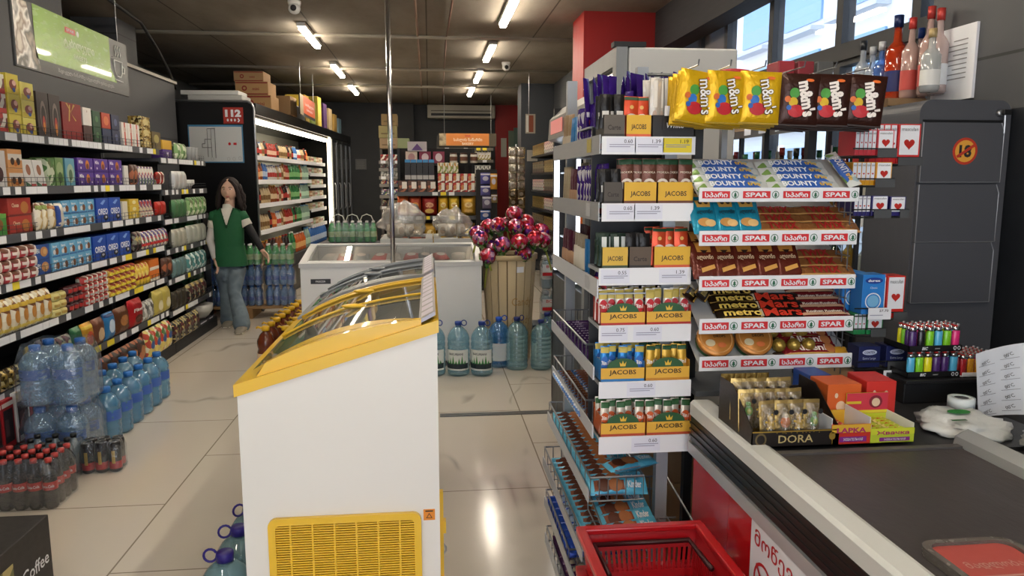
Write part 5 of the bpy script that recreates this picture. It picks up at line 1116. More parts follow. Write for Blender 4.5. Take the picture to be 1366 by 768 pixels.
def frun(x0, x1, n, y, z, tpf, lb, cat, stack=1, h=.1, rx=0):
    st = (x1 - x0) / n; row(tpf(st * .93), lb, cat, lb, (x0 + st / 2, y, z + .001), (1, 0), n, st, 0, stack, h, rx)
# gondola end with crisps, Y about 11
YG = 11.0
X_ = lambda px, py=250, Y=YG: P(px, py, Y=Y).x
Z_ = lambda py, px=580, Y=YG: P(px, py, Y=Y).z
gx0, gx1 = X_(529), X_(636)
zA, zB, zC = Z_(256), Z_(288), Z_(211)
rack('display_shelving', 'dark shelving facing the chest freezers with crisps, canned goods and coffee', gx0, gx1, YG, YG + .5, [zA, zB, .62, .12], Z_(196), seed=5)
frun(X_(531), X_(582), 4, YG + .03, zA, BX(.16, .1, 'db', [('r', .4, .95, .3, .9, 'e8e4dc')]), 'brown and white cookie box on the middle shelf of the far gondola', 'cookie box')
frun(X_(584), X_(634), 5, YG + .03, zA, BX(.13, .1, 'rd', [('r', .35, .95, .2, .7, 'f0ece4'), ('o', .3, .5, .2, .3, 'c88a50')]), 'red and white nougat box in two layers on the far gondola', 'sweet box', 2, .132)
frun(X_(540), X_(580), 5, YG + .13, zA + .165, BX(.30, .08, '262830', [('b', .86, 1, '3a8ac8'), ('b', .05, .25, 'b8b8b8')]), 'tall dark coffee tin with blue top on the far gondola', 'coffee tin')
frun(X_(584), X_(612), 4, YG + .05, zA + .27, BX(.15, .08, pr(['8a9a4c', 'e0dcc8', 'c89040'], 30)), 'small green and yellow jar box on the far gondola', 'jar box')
jar = Tp('jar', MB().lathe([(.05, 0), (.055, .01), (.055, .11), (.045, .13)], m('d8d4cc', .3), 14), [Tp('lid', MB().lathe([(.05, .125), (.05, .145), (0, .146)], m('4a2c1c', .4), 14)), Tp('label', MB().lathe([(.056, .03), (.056, .09)], m('6a4434', .5), 14, caps=False))])
for i in range(3): put(jar, 'white spread jar with brown label on the far gondola', 'jar', 'spread jars on the far gondola', X_(606) + i * .15, YG + .2, zA + .42)
for k, (a, b, c, d_, lb) in enumerate(((529, 545, 'b8582c', 'e0a050', 'first orange red'), (545, 562, 'a8482c', 'e0a050', 'second orange red'), (562, 583, '8a201c', 'd8a080', 'dark red'), (584, 598, 'c8a028', 'f0e0a0', 'first yellow'), (598, 613, 'd0b030', 'f0e0a0', 'second yellow'), (615, 635, 'c89a34', 'e8d090', 'big golden'))):
    wd = X_(b) - X_(a); put(pouch(wd * .95, .285, .13, c, [('o', .5, .55, .28, .14, d_), ('t', "Lay's", .5, .55, .07, 'a02820', .4), ('o', .5, .25, .3, .12, 'd8b060')], seed=k), lb + ' crisps bag on the low shelf of the far gondola', 'crisps bag', None, (X_(a) + X_(b)) / 2, YG + .09, zB + .001)
for k in range(3): 
    wd = (X_(583) - X_(562)) * .9
frun(gx0, gx1 - .02, 6, YG + .09, .121, PC(.3, .14, '8a3a24', [('o', .5, .5, .3, .2, 'd8b070')]), 'reddish crisps bag on the bottom shelf of the far gondola', 'crisps bag')
frun(gx0, gx1 - .02, 6, YG + .09, .621, PC(.3, .14, 'b08a30', [('o', .5, .5, .3, .2, 'e8d8a0')]), 'golden crisps bag on the lower shelf of the far gondola', 'crisps bag')
# tissue and box piles above
for i in range(3): put(pbox(.17, .12, .17, ['d8c8b8', '8a2848', '8a2848'][i], [('o', .5, .5, .3, .35, ['b88a8a', 'e0c8d0', 'e0c8d0'][i])]), ['cream', 'left magenta', 'right magenta'][i] + ' box of tissues on top of the far gondola', 'tissue box', None, X_(549) + i * .2, YG + .3, Z_(217) + .0)
solo('shelf_plank', MB().box(X_(541), X_(585), YG + .22, YG + .45, Z_(217) - .03, Z_(217) - .001, SHELD), 'short dark upper plank holding tissue boxes', 'shelf')
put(pbox(.28, .15, .14, 'b8b0b8', [('p', [(.2, .1), (.5, .8), (.8, .1)], '5a3a7a')]), 'purple and white triangular pack on the tissue boxes', 'tissue pack', None, X_(557), YG + .28, Z_(217) + .172)
# left rear rack with cartons on top
Y2 = 13.0
rack('display_shelving', 'grey rack with small goods against the far wall, left of the gondola', P(505, 200, Y=Y2).x, P(548, 200, Y=Y2).x, Y2, Y2 + .4, [P(520, q, Y=Y2).z for q in (214, 224, 235, 245, 260, 275)] + [.15, .6], P(520, 198, Y=Y2).z, m('6a6660', .5), m('8a8680', .5), 3)
zt = P(520, 198, Y=Y2).z
for k, (a, b, h_, c) in enumerate(((506, 530, .17, '9a8468'), (505, 529, .2, '948a60'), (509, 530, .19, '8a7450'))):
    x0, x1 = P(a, 180, Y=Y2).x, P(b, 180, Y=Y2).x; solo('carton', MB().box(x0, x1, Y2 + .02, Y2 + .38, 0, h_, m(c, .8), .006).rect(lambda a_, b_: Vector((a_, Y2 + .018, b_)), x0 + .04, x1 - .04, h_ * .3, h_ * .4, m('6a5a40', .8)), ['lowest', 'middle', 'topmost'][k] + ' carton stacked on the rack against the far wall', 'carton', (0, 0, zt + .002 + [0, .175, .38][k]))
solo('carton', MB().box(P(530, 190, Y=Y2).x, P(546, 190, Y=Y2).x, Y2 + .03, Y2 + .35, 0, .17, m('8a9470', .8), .006), 'small pale green carton beside the stack on the far rack', 'carton', (0, 0, zt + .002))
for si, q in enumerate((214, 224, 235, 245, 260, 275)):
    z = P(520, q, Y=Y2).z; xx0, xx1 = P(507, 200, Y=Y2).x, P(546, 200, Y=Y2).x
    frun(xx0, xx1, 5, Y2 + .04, z, BX(.10, .1, ['rd', 'dk', 'gy', 'nv', 'mx', 'dk'][si]), 'small mixed goods box on ' + ['the top', 'the second', 'the third', 'the fourth', 'the fifth', 'the sixth'][si] + ' shelf of the far grey rack', 'goods box')
# rear shelves with orange sign
Y3 = 14.6; f3x = lambda px: P(px, 200, Y=Y3).x; f3z = lambda py: P(620, py, Y=Y3).z
rack('display_shelving', 'far shelving under the orange sign with small packets', f3x(583), f3x(658), Y3, Y3 + .45, [f3z(197), f3z(213), f3z(232), f3z(250), .6, .15], f3z(180), m('3a3834', .5), m('6a665e', .5), 9)
frun(f3x(587), f3x(618), 8, Y3 + .04, f3z(213), BX(.16, .1, pr(['b89a60', 'd8c8a0', '8a4a30', 'c8a838'], 20)), 'tan and yellow packet on the far shelf under the orange sign', 'packet'); frun(f3x(619), f3x(655), 9, Y3 + .04, f3z(213), BX(.17, .1, pr(['7a2c34', 'd8d0c8', '9a8a30', '2a3a40'], 20)), 'dark red packet on the far shelf under the orange sign', 'packet')
frun(f3x(612), f3x(655), 8, Y3 + .04, f3z(232), BX(.17, .1, 'gy'), 'grey goods box on the far shelf, third level', 'goods box'); frun(f3x(612), f3x(655), 8, Y3 + .04, f3z(250), BX(.17, .1, 'dk'), 'dark goods box on the far shelf, fourth level', 'goods box')
sx0, sx1, sz0, sz1 = P(586, 196, Y=Y3).x, P(662, 196, Y=Y3).x, f3z(195), f3z(178)
sb = MB().box(sx0, sx1, Y3 - .02, Y3, sz0, sz1, m('5a5040', .5)); g = lambda a, b: Vector((sx0 + (sx1 - sx0) * a, Y3 - .022, sz0 + (sz1 - sz0) * b)); g2 = lambda a, b: g(a, b) - Vector((0, .002, 0))
s2 = MB().rect(g, .12, .87, .05, 1, m('d8843a', .4)).rect(g, .0, .12, .05, 1, pr(['8a7a60', 'b8a888', '5a4a38'], 6, kind='N')); s2.text('სახლის ნაწარმი', g2, .5, .48, .22, m('f4e4c8', .5), .02, .5).text('BAKERY', g2, .5, .2, .2, m('f4e4c8', .5), .02, .2).text('SPAR', g2, .5, .8, .14, m('c8302c', .5), .02, .1)
thing('hanging_sign', 'wide orange sign above the far shelving', 'sign', [('board', sb), ('orange_panel', s2), ('suspension_wire', MB().tube([(sx0 + .1, Y3 - .01, sz1), (sx0 + .1, Y3 - .01, H)], .006, STEEL, 4)), ('suspension_wire', MB().tube([(sx1 - .1, Y3 - .01, sz1), (sx1 - .1, Y3 - .01, H)], .006, STEEL, 4))])
# purple and blue hanging display at the right of the gondola
YD = 10.6; xd = P(649, 260, Y=YD).x
dk_ = MB().box(xd - .14, xd + .16, YD + .10, YD + .14, 0, P(649, 226, Y=YD).z, m('141416', .6)).box(xd - .16, xd + .18, YD - .1, YD + .14, 0, .05, m('141416', .6))
solo('display_stand', dk_, 'black stand with hanging household goods right of the far gondola', 'stand')
for i, (px, py, c, w_, h_, lb) in enumerate(((648, 238, '4a4a90', .14, .16, 'top purple blue brush pack'), (659, 242, 'c89030', .1, .22, 'orange glove pack'), (648, 254, '5a5a9a', .14, .14, 'grey purple sponge pack'), (650, 270, '6a6480', .13, .18, 'lower grey brush pack'), (648, 287, '3a5aa0', .14, .14, 'purple blue cloth pack'), (651, 302, '2a5ab0', .12, .2, 'bright blue bottle brush pack'), (660, 265, '8a7a50', .09, .12, 'yellow brown sponge pack'))):
    p = P(px, py, Y=YD); put(pouch(w_, h_, .05, c, [('o', .5, .5, .3, .2, 'b8b8c8'), ('b', .8, .92, 'c8c8d0')], seed=i), lb + ' hanging on the black stand by the red wall', 'household pack', None, p.x, YD + .065, p.z - h_ / 2)
# foil strips near the column, notices
YS = 11.8
st_ = MB().tube([(P(689, 200, Y=YS).x, YS + .06, 0), (P(689, 200, Y=YS).x, YS + .06, P(689, 192, Y=YS).z)], .012, STEEL, 6).box(P(684, 200, Y=YS).x, P(694, 200, Y=YS).x, YS - .1, YS + .2, 0, .03, m('333336', .5))
solo('strip_stand', st_, 'thin metal stand carrying silver foil bags before the red wall', 'stand')
for i in range(9):
    for j in range(2):
        p = P(684 + j * 11, 202 + i * 11, Y=YS); c = 'b8b0a4' if i < 5 else '7a6a50'
        put(pouch(.13, .15, .05, foil(c, .2, .8, .4, 30), [('o', .5, .4, .25, .2, '8a8074')], seed=(i + j) % 5), ('silver' if i < 5 else 'dull brown silver') + ' foil bag on the stand before the red wall', 'foil bag', ('silver' if i < 5 else 'dull') + ' foil bags on the thin stand', p.x, YS, p.z - .08, R.uniform(-.3, .3))
def wallpaper(px0, py0, px1, py1, Y, col, lb, name='notice', cat='notice', dep=.004, txt=True, rz=0):
    a, b = P(px0, py0, Y=Y), P(px1, py1, Y=Y); mb = MB().box(a.x, b.x, Y - dep, Y, b.z, a.z, m(col, .7)); 
    if txt:
        for i in range(6): mb.rect(lambda q, w_: Vector((q, Y - dep - .001, w_)), a.x + (b.x - a.x) * .15, b.x - (b.x - a.x) * (.15 + .1 * (i % 2)), b.z + (a.z - b.z) * (.12 + .13 * i), b.z + (a.z - b.z) * (.15 + .13 * i), m('8a8a88', .7))
    return solo(name, mb, lb, cat)
wallpaper(703, 200, 717, 215, 12.79, 'a8a49c', 'small white notice on the dark column beside the red wall')
wallpaper(474, 212, 489, 226, 16.29, '6a6c6e', 'grey paper notice on the far dark wall right of the cooler doors')
a, b = P(701, 152, Y=11.5), P(714, 178, Y=11.5)
hs = MB().box(a.x, b.x, 11.49, 11.5, b.z, a.z, m('a8a090', .5)).box(a.x + .05, b.x - .03, 11.486, 11.49, b.z + .02, a.z - .02, m('8a4428', .5)).box(a.x + .01, a.x + .045, 11.486, 11.49, b.z + .02, a.z - .02, m('d8d8d0', .5))
thing('hanging_sign', 'small brown and white sign hanging before the dark column', 'sign', [('board', hs), ('suspension_wires', MB().tube([(a.x + .05, 11.495, a.z), (a.x + .05, 11.495, H)], .003, STEEL, 4))])
for i, (px, py) in enumerate(((673, 190), (683, 180), (690, 176))):
    p = P(px, py, Y=16.3); solo('leaflet', MB().box(-.06, .06, -.01, 0, -.3, .1, m(['b8b4a8', '6a7a68', '5a7064'][i], .6)), ['pale', 'middle green', 'right green'][i] + ' leaflet hanging high on the red wall', 'leaflet', (p.x, 16.48, p.z))
# right side shelving in the dark behind the fridges
rx0 = 1.62
rr3 = ob('wall_shelving', None); tag(rr3, 'dark shelving with small packets along the right wall beyond the lit fridge', 'shelving')
ob('back_panel', MB().box(2.08, 2.11, 8.6, 12.4, 0, 2.1, m('151517', .7)).mesh('back_panel'), rr3)
for i, z in enumerate((1.93, 1.66, 1.39, 1.12, .85, .58, .2)):
    ob('shelf', MB().box(1.68, 2.07, 8.6, 12.4, z - .03, z, SHELD).mesh('shelf'), rr3)
    if i < 6:
        for c, (ar, cn) in enumerate((('mx', 'mixed'), ('or', 'orange'), ('gy', 'grey'))):
            row(pbox(.14, .2, .17, ART[['dk', 'mx', 'gd'][(i + c) % 3]]), ['mixed colour', 'mid', 'pale'][c] + ' packet on the ' + SH[i] + ' of the dark right wall shelving', 'packet', 'packets on right wall shelf %s %s' % (SH[i], cn), (1.70, 8.75 + c * 1.25, z + .001), (0, 1), 8, .15, -PI / 2)

# ============================================================ RIGHT SIDE FRIDGES
fxw = P(825, 62, Y=3.0); XA = .745
zt = P(825, 62, Y=3.0).z; xr = P(985, 62, Y=3.0).x
root = ob('upright_fridge', None); tag(root, 'tall white sided drinks fridge with grey door frame seen from the side', 'fridge')
ob('cabinet', MB().box(XA + .05, xr, 3.0, 3.62, .05, zt, m('d4d4d0', .45), .008).mesh('cabinet'), root)
ob('plinth', MB().box(XA + .08, xr - .03, 3.03, 3.6, 0, .05, BLACK).mesh('plinth'), root)
dr = ob('door', MB().box(XA, XA + .045, 3.0, 3.06, .1, zt, m('8a8c8c', .35, .5)).box(XA, XA + .045, 3.56, 3.62, .1, zt, m('8a8c8c', .35, .5)).box(XA, XA + .045, 3.06, 3.56, zt - .07, zt, m('8a8c8c', .35, .5)).box(XA, XA + .045, 3.06, 3.56, .1, .18, m('8a8c8c', .35, .5)).mesh('door'), root)
ob('pane', MB().box(XA + .02, XA + .026, 3.06, 3.56, .18, zt - .07, film('4a5258', .35, .8, .04)).mesh('pane'), dr)
ob('hinge_cap', MB().box(XA - .01, XA + .12, 3.0, 3.05, zt + .001, zt + .02, BLACK).mesh('hinge_cap'), root)
# lit fridge behind it facing the aisle
XB = .80
root = ob('upright_fridge', None); tag(root, 'black drinks fridge with vertical white light strips and curved grey head behind the stick rack', 'fridge')
ob('cabinet', MB().box(XB + .62, XB + .66, 3.75, 4.85, .1, 2.0, m('c0c4c8', .5)).box(XB, XB + .66, 4.81, 4.85, .1, 2.0, BLACK).box(XB, XB + .66, 3.75, 3.79, .1, 2.0, BLACK).box(XB, XB + .66, 3.75, 4.85, 0, .95, m('23262b', .4), .004).mesh('cabinet'), root)
hd = MB().prism([(XB - .03, 1.78), (XB + .10, 1.74), (XB + .62, 1.80), (XB + .62, 2.0), (XB + .05, 2.0), (XB - .02, 1.93)], lambda a, b, d: Vector((a, d, b)), 3.70, 3.74, m('8a8880', .4)).prism([(XB - .03, 1.80), (XB + .10, 1.76), (XB + .62, 1.82), (XB + .62, 2.0), (XB + .05, 2.0), (XB - .02, 1.93)], lambda a, b, d: Vector((a, d, b)), 3.74, 4.88, m('6e6c68', .4))
ob('curved_head', hd.mesh('curved_head'), root)
ob('lit_logo_panel', MB().box(XB - .034, XB - .031, 4.35, 4.75, 1.83, 1.91, emit('d88078', .5)).mesh('lit_logo_panel'), root)
for y_ in (4.72, 4.05): ob('light_strip', MB().box(XB - .005, XB + .02, y_, y_ + .05, .98, 1.76, emit('eef6ff', 3)).mesh('light_strip'), root)
ob('glow_tube', MB().box(XB - .004, XB + .012, 3.80, 3.83, .30, 1.3, emit('4a30ff', 3)).mesh('glow_tube'), root)
for i, z in enumerate((1.0, 1.2, 1.4, 1.6)):
    if i: ob('shelf', MB().box(XB + .04, XB + .6, 3.8, 4.8, z - .012, z - .002, m('b8bcc0', .4)).mesh('shelf'), root)
    row(KD[[6, 8, 1, 0][i]][1], KD[[6, 8, 1, 0][i]][0] + ' drink bottle in the lit aisle fridge', 'drink bottle', KD[[6, 8, 1, 0][i]][0] + ' bottles in the aisle fridge', (XB + .09, 3.87, z + .001), (0, 1), 9, .095, 0, 1, .1) if i < 3 else None

# ============================================================ COFFEE STICK RACK
YJ = 2.0; JX0, JX1 = .462, .728
JR = m('a8adb2', .4, .3)
def zy(py, Y=YJ, px=860): return P(px, py, Y=Y).z
def xx(px, py=300, Y=YJ): return P(px, py, Y=Y).x
jt = [182, 271, 357, 433, 508, 581]; jb = [205, 294, 379, 455, 529, 603]
rk = ob('display_rack', None); tag(rk, 'tall metal rack with white price strips holding coffee sticks and side baskets', 'rack')
for x, y in ((.655, 2.36), (.50, 2.72)): ob('post', MB().box(x, x + .035, y, y + .03, 0, 1.9, JR).mesh('post'), rk)
ob('post', MB().box(.655, .69, 2.06, 2.09, 0, 1.66, JR).mesh('post'), rk)
ob('foot', MB().box(.49, .73, 2.02, 2.78, 0, .03, JR).mesh('foot'), rk)
ob('backing', MB().box(.60, .61, 2.20, 2.78, .9, 1.75, m('2c2e32', .5)).box(.47, .72, 2.16, 2.17, .82, 1.70, m('2c2e32', .5)).mesh('backing'), rk)
prices = [[('0.60', .3, 0), ('1.39', .6, 0), ('1.19', .9, 1)], [('0.60', .3, 0), ('1.39', .6, 0)], [('0.55', .27, 0), ('1.39', .9, 0)], [('0.75', .25, 0), ('0.60', .62, 0)], [('0.60', .55, 0)], [('0.60', .6, 0)]]
JZ = []
for i in range(6):
    z1_, z0_ = zy(jt[i]), zy(jb[i]); JZ.append(z1_ - .003)
    x1_ = xx(928 if i == 0 else (925 if i == 1 else 922), jt[i]); x0_ = xx(803 if i < 2 else 799, jt[i])
    s = ob('shelf', MB().box(x0_ + .003, x1_ - .003, YJ + .004, 2.155, z1_ - .014, z1_ - .004, JR).mesh('shelf'), rk)
    st = MB().box(x0_, x1_, YJ, YJ + .003, z0_ - .002, z1_, PAPER)
    g = lambda a, b: Vector((x0_ + (x1_ - x0_) * a, YJ - .0008, z0_ + (z1_ - z0_) * b)); g2 = lambda a, b: g(a, b) - Vector((0, .0008, 0))
    for t, a, yl in prices[i]:
        st.rect(g, max(.02, a - .25), min(.99, a + .06), .08, .92, TAGY if yl else m('e4e6f2', .7)); st.text(t, g2, a - .02, .72, .22, m('2a2a34', .6), .0, .09)
        for k, l_ in enumerate((.5, .38)): st.rect(g2, a - .22, a + .04 - .04 * k, l_, l_ + .045, m('9a9ab0', .7))
    ob('price_strip', st.mesh('price_strip'), s)
TX_J = lambda mb, f, w: mb
def jbox(w, h, d, cols, arc=True, text='JACOBS'):
    mb = MB(); base, band, edge = cols
    mb.box(-w / 2, w / 2, 0, d, 0, .004, m(base)).box(-w / 2, w / 2, d - .003, d, 0, h, m(base)).box(-w / 2, -w / 2 + .0015, 0, d, 0, h * .8, m(base)).box(w / 2 - .0015, w / 2, 0, d, 0, h * .8, m(base))
    hh = h * (.55 if arc else .8); pl_ = [(-w / 2, 0), (w / 2, 0), (w / 2, hh)] + ([(w / 2 * math.cos(t), hh + h * .42 * math.sin(t) ** .8 * 1.0) for t in [PI * k / 12 for k in range(1, 12)]] if arc else []) + [(-w / 2, hh)]
    if arc: pl_ = [(-w / 2, 0), (w / 2, 0), (w / 2, hh)] + [(w * .36 * math.cos(PI * k / 12), hh + h * .36 * math.sin(PI * k / 12)) for k in range(0, 13)] + [(-w / 2, hh)]
    mb.prism(pl_, lambda a, b, q: Vector((a, q, b)), 0, .0015, m('2c5a34' if arc else base))
    f = lambda a, b: Vector((a, -.0006, b)); f2 = lambda a, b: Vector((a, -.0012, b))
    mb.rect(f, -w / 2, w / 2, h * .08, hh, m(band)); mb.rect(f2, -w / 2, w / 2, 0, h * .13, m(edge))
    mb.text(text, f2, 0, h * .36, h * .17, m('2a1a12', .5), .015, w * .62)
    if arc: mb.poly(f2, [(-w * .06, hh + h * .06), (w * .06, hh + h * .06), (w * .08, hh + h * .24), (w * .03, hh + h * .14), (0, hh + h * .28), (-w * .03, hh + h * .14), (-w * .08, hh + h * .24)], m('e8c040', .4))
    return Tp('coffee_stick_box', mb)
def sticks(col, dec, h, w=.026, n='s'): return pouch(w, h, .009, col, dec, seed=len(n), nu=4, nv=8)
S3R = sticks('f0e8dc', [('b', .72, .97, 'd8c060'), ('o', .5, .5, .46, .2, 'c8202c'), ('t', '3in1', .5, .5, .12, 'f6f2ea', .8), ('o', .5, .22, .4, .1, '7a4a2c')], .095)
S3B = sticks('2f8ad0', [('b', .8, .97, 'e0c860'), ('o', .5, .5, .48, .2, '2a6ac0'), ('t', '3in1', .5, .5, .12, 'f6f2ea', .8), ('o', .5, .2, .4, .1, 'e8e4dc')], .095)
S3Y = sticks('e0b040', [('b', .85, .97, '2a5a34'), ('t', '3in1', .5, .5, .12, 'f6f2ea', .8), ('o', .5, .2, .4, .1, 'f0d890')], .095)
S3O = sticks('e8dcc8', [('b', .8, .97, '3a6a3c'), ('o', .5, .5, .46, .16, 'd8602c'), ('t', '3in1', .5, .5, .12, 'f6f2ea', .8), ('o', .5, .22, .4, .1, 'c89a6a')], .095)
SMO = sticks('6b3f30', [('b', .86, .98, '1f4a2c'), ('t', 'MOKKA', .5, .68, .05, 'f0e0c8', .8), ('o', .5, .4, .42, .14, 'e8dccc'), ('o', .5, .4, .24, .08, '9a6a4c')], .118, .040)
SLA = sticks('d8502c', [('b', .9, .98, '1f4a2c'), ('o', .5, .72, .14, .05, 'e0b060'), ('o', .5, .42, .42, .14, 'f0e6da'), ('o', .5, .42, .24, .07, 'c88a60')], .105, .040)
SBK = sticks('1c1a1a', [('r', .2, .8, .3, .5, 'd8d4cc')], .09, .03); SWH = sticks('cdc8c0', [('r', .25, .6, .45, .95, 'e6e2da'), ('o', .4, .3, .2, .1, 'c8b0a0')], .145, .032)
SGN = sticks('26382c', [('r', .3, .75, .25, .9, 'd8dcd6')], .09, .03)
def jset(i, x0, x1, box, st, nst, blb, slb, d=.10, sh=.0, cat='coffee sticks', yo=.006):
    x0, x1 = xx(x0, jb[i]), xx(x1, jb[i]); w_ = x1 - x0 - .003; z = JZ[i]
    if box: put(jbox(w_, *box), blb, 'coffee box', None, (x0 + x1) / 2, YJ + yo, z)
    for k in range(nst):
        for r_ in range(2):
            put(st, slb, 'coffee stick', slb, x0 + w_ * (k + .5) / nst + .001 + R.uniform(-.002, .002), YJ + yo + .018 + r_ * .05 + (k % 2) * .013, z + .0055 + sh, R.uniform(-.12, .12), -.06 + R.uniform(0, .04), R.uniform(-.06, .06))
RDB = ('b8342c', 'e8b440', 'b8302a'); BLB = ('2f7ab8', 'e8b440', '2f7ab8'); YLB = ('d8982c', 'e8b440', 'c8882c'); ORB = ('c8622c', 'e8b440', 'b84a2c'); MKB = ('5a2f22', 'e0b030', '6a3a2a'); LTB = ('c84a2c', 'e0b030', 'd8603c')
jset(3, 801, 861, (.07, .10) + (RDB,), S3R, 5, 'red edged coffee stick box, left one on the fourth rack shelf', 'red and cream coffee stick in the left box of the fourth rack shelf')
jset(3, 862, 922, (.07, .10) + (RDB,), S3R, 5, 'red edged coffee stick box, right one on the fourth rack shelf', 'red and cream coffee stick in the right box of the fourth rack shelf')
jset(4, 801, 860, (.075, .10) + (BLB,), S3B, 5, 'blue edged coffee stick box on the fifth rack shelf', 'blue coffee stick on the fifth rack shelf')
jset(4, 861, 920, (.075, .10) + (YLB,), S3Y, 5, 'yellow edged coffee stick box on the fifth rack shelf', 'golden coffee stick on the fifth rack shelf')
jset(5, 801, 861, (.075, .10) + (ORB,), S3O, 5, 'orange edged coffee stick box, left one on the lowest rack shelf', 'orange and cream coffee stick in the left box of the lowest rack shelf')
jset(5, 862, 922, (.075, .10) + (ORB,), S3O, 5, 'orange edged coffee stick box, right one on the lowest rack shelf', 'orange and cream coffee stick in the right box of the lowest rack shelf')
jset(2, 872, 921, (.075, .10) + (LTB + (),), SLA, 3, 'orange coffee stick box on the right of the third rack shelf', 'tall orange latte stick on the third rack shelf') if False else None
def jset2(i, x0, x1, cols, st, n, blb, slb, sh=0, text='JACOBS'):
    a0, a1 = xx(x0, jb[i]), xx(x1, jb[i]); w_ = a1 - a0 - .003; z = JZ[i]
    if cols: put(jbox(w_, .075, .10, cols, False, text), blb, 'coffee box', None, (a0 + a1) / 2, YJ + .006, z)
    for k in range(n):
        for r_ in range(2): put(st, slb, 'coffee stick', slb, a0 + w_ * (k + .5) / n, YJ + .024 + r_ * .05 + (k % 2) * .012, z + .006 + sh, R.uniform(-.1, .1), -.05, R.uniform(-.05, .05))
jset2(2, 872, 921, LTB, SLA, 3, 'orange coffee stick box on the right of the third rack shelf', 'tall orange latte stick on the third rack shelf')
jset2(2, 803, 838, ('3a4a34', 'd8b040', '3a4a34'), SGN, 4, 'small green and gold coffee box on the third rack shelf', 'dark green coffee stick on the third rack shelf')
jset2(2, 839, 869, ('2a2420', '5a4a3a', '2a2420'), SBK, 3, 'small black coffee box in the middle of the third rack shelf', 'black coffee stick in the middle of the third rack shelf', 0, 'Carte')
jset2(1, 832, 876, MKB, SMO, 3, 'left brown mocha stick box on the second rack shelf', 'tall brown mocha stick in the left box of the second rack shelf')
jset2(1, 877, 925, MKB, SMO, 3, 'right brown mocha stick box on the second rack shelf', 'tall brown mocha stick in the right box of the second rack shelf')
jset2(1, 805, 831, ('2a2a2a', '4a4238', '2a2420'), SBK, 3, 'small black coffee box at the left of the second rack shelf', 'black coffee stick at the left of the second rack shelf', 0, 'Carte')
jset2(0, 805, 834, ('2a2622', '5a5248', '2a2420'), SBK, 3, 'small black and grey coffee box on the top rack shelf', 'black coffee stick on the top rack shelf', .02, 'Carte')
jset2(0, 835, 869, LTB, SLA, 2, 'orange coffee stick box on the top rack shelf', 'tall orange latte stick on the top rack shelf')
jset2(0, 870, 926, ('1e1c1e', '1e1c1e', '1e1c1e'), SWH, 5, 'black and white coffee stick box at the right of the top rack shelf', 'long pale grey coffee stick in the black box of the top rack shelf', .01, ' ')
z = JZ[0]; xw = xx(900, 190)
solo('tag_card', MB().box(-.03, .03, -.001, 0, 0, .026, PAPER).text('CARTE', lambda a, b: Vector((a, -.002, b)), 0, .019, .006, INK, .01).text('NOIRE', lambda a, b: Vector((a, -.002, b)), 0, .009, .006, INK, .01), 'small white tilted tag on the black and white coffee box', 'tag', (xw, YJ + .002, z + .058), 0)
solo('script_card', MB().box(-.035, .035, -.001, 0, 0, .022, m('1e1c1e')).text('White', lambda a, b: Vector((a, -.002, b)), 0, .011, .014, PAPER, .02, skew=.2), 'black card with white script below the tilted tag', 'tag', (xw, YJ + .003, z + .022), 0)
# side shelves and wire baskets facing the aisle
XS = .455
wz = [1.625, 1.445, 1.235, 1.0, .83, .64, .47, .30, .16]
MILK = foil('4a2a90', .25, .4); MW = pr(['4a2a90', 'e8e4ee', '4a2a90'], 30, .25, .3)
def upr(z, y0, y1, n, spec, lb):
    for k in range(n):
        y = y0 + (y1 - y0) * (k + .5) / n; tp, nm_ = spec(k / n)
        for r_ in range(2): put(tp, nm_ + ' ' + lb, 'chocolate bar', nm_ + ' ' + lb, XS + .035 + r_ * .06, y, z + .004 + r_ * .015, -PI / 2 + .30 + R.uniform(-.1, .1), R.uniform(-.06, .02), R.uniform(-.05, .05), .86)
cb_p = pouch(.042, .17, .014, MILK, [('b', .2, .3, 'e8e4ee'), ('o', .5, .1, .3, .06, 'c83a3c')], seed=1, nu=4); cb_w = pouch(.042, .17, .014, MW, [('b', .05, .2, 'd8505c')], seed=2, nu=4)
cb_b = pouch(.045, .15, .012, '2a88d0', [('b', .1, .2, 'e8e8e8')], seed=3, nu=4); cb_t = pouch(.045, .17, .012, 'b89a78', [('b', .2, .5, 'd8c8b0')], seed=4, nu=4); cb_d = pouch(.045, .16, .012, '5a2038', [('b', .2, .5, 'c8a080')], seed=5, nu=4); cb_g = pouch(.045, .16, .012, 'a89c88', [('b', .2, .7, 'e8e0d0')], seed=6, nu=4); cb_c = pouch(.04, .17, .012, 'c8b898', [], seed=7, nu=4)
for i in range(3):
    z = wz[i]; s = ob('side_shelf', MB().box(XS + .003, .598, 2.02, 2.74, z, z + .004, JR).mesh('side_shelf'), rk)
    ob('price_strip', MB().box(XS, XS + .003, 2.0, 2.75, z - .006, z + .045, m('a6a8ac' if i < 2 else 'd6d8dc', .45, .2)).rect(lambda a, b: Vector((XS - .001, a, b)), 2.1, 2.16, z + .002, z + .04, m('b8a84c', .5) if i == 0 else m('c0c2c6', .5)).mesh('price_strip'), s)
def sp0(t): return (cb_p, 'purple upright chocolate bar') if t < .45 else ((cb_w, 'purple white striped chocolate bar') if t < .6 else ((cb_b, 'sky blue upright bar') if t < .78 else (cb_t, 'tan upright wafer bar')))
def sp1(t): return (cb_p, 'purple upright chocolate bar') if t < .25 else ((cb_w, 'purple white striped chocolate bar') if t < .6 else ((cb_d, 'plum coloured bar') if t < .8 else (cb_c, 'cream upright wafer bar')))
def sp2(t): return (cb_w, 'purple white striped chocolate bar') if t < .2 else ((cb_b, 'blue upright bar') if t < .35 else ((cb_g, 'grey beige bar') if t < .65 else (cb_d, 'dark maroon bar')))
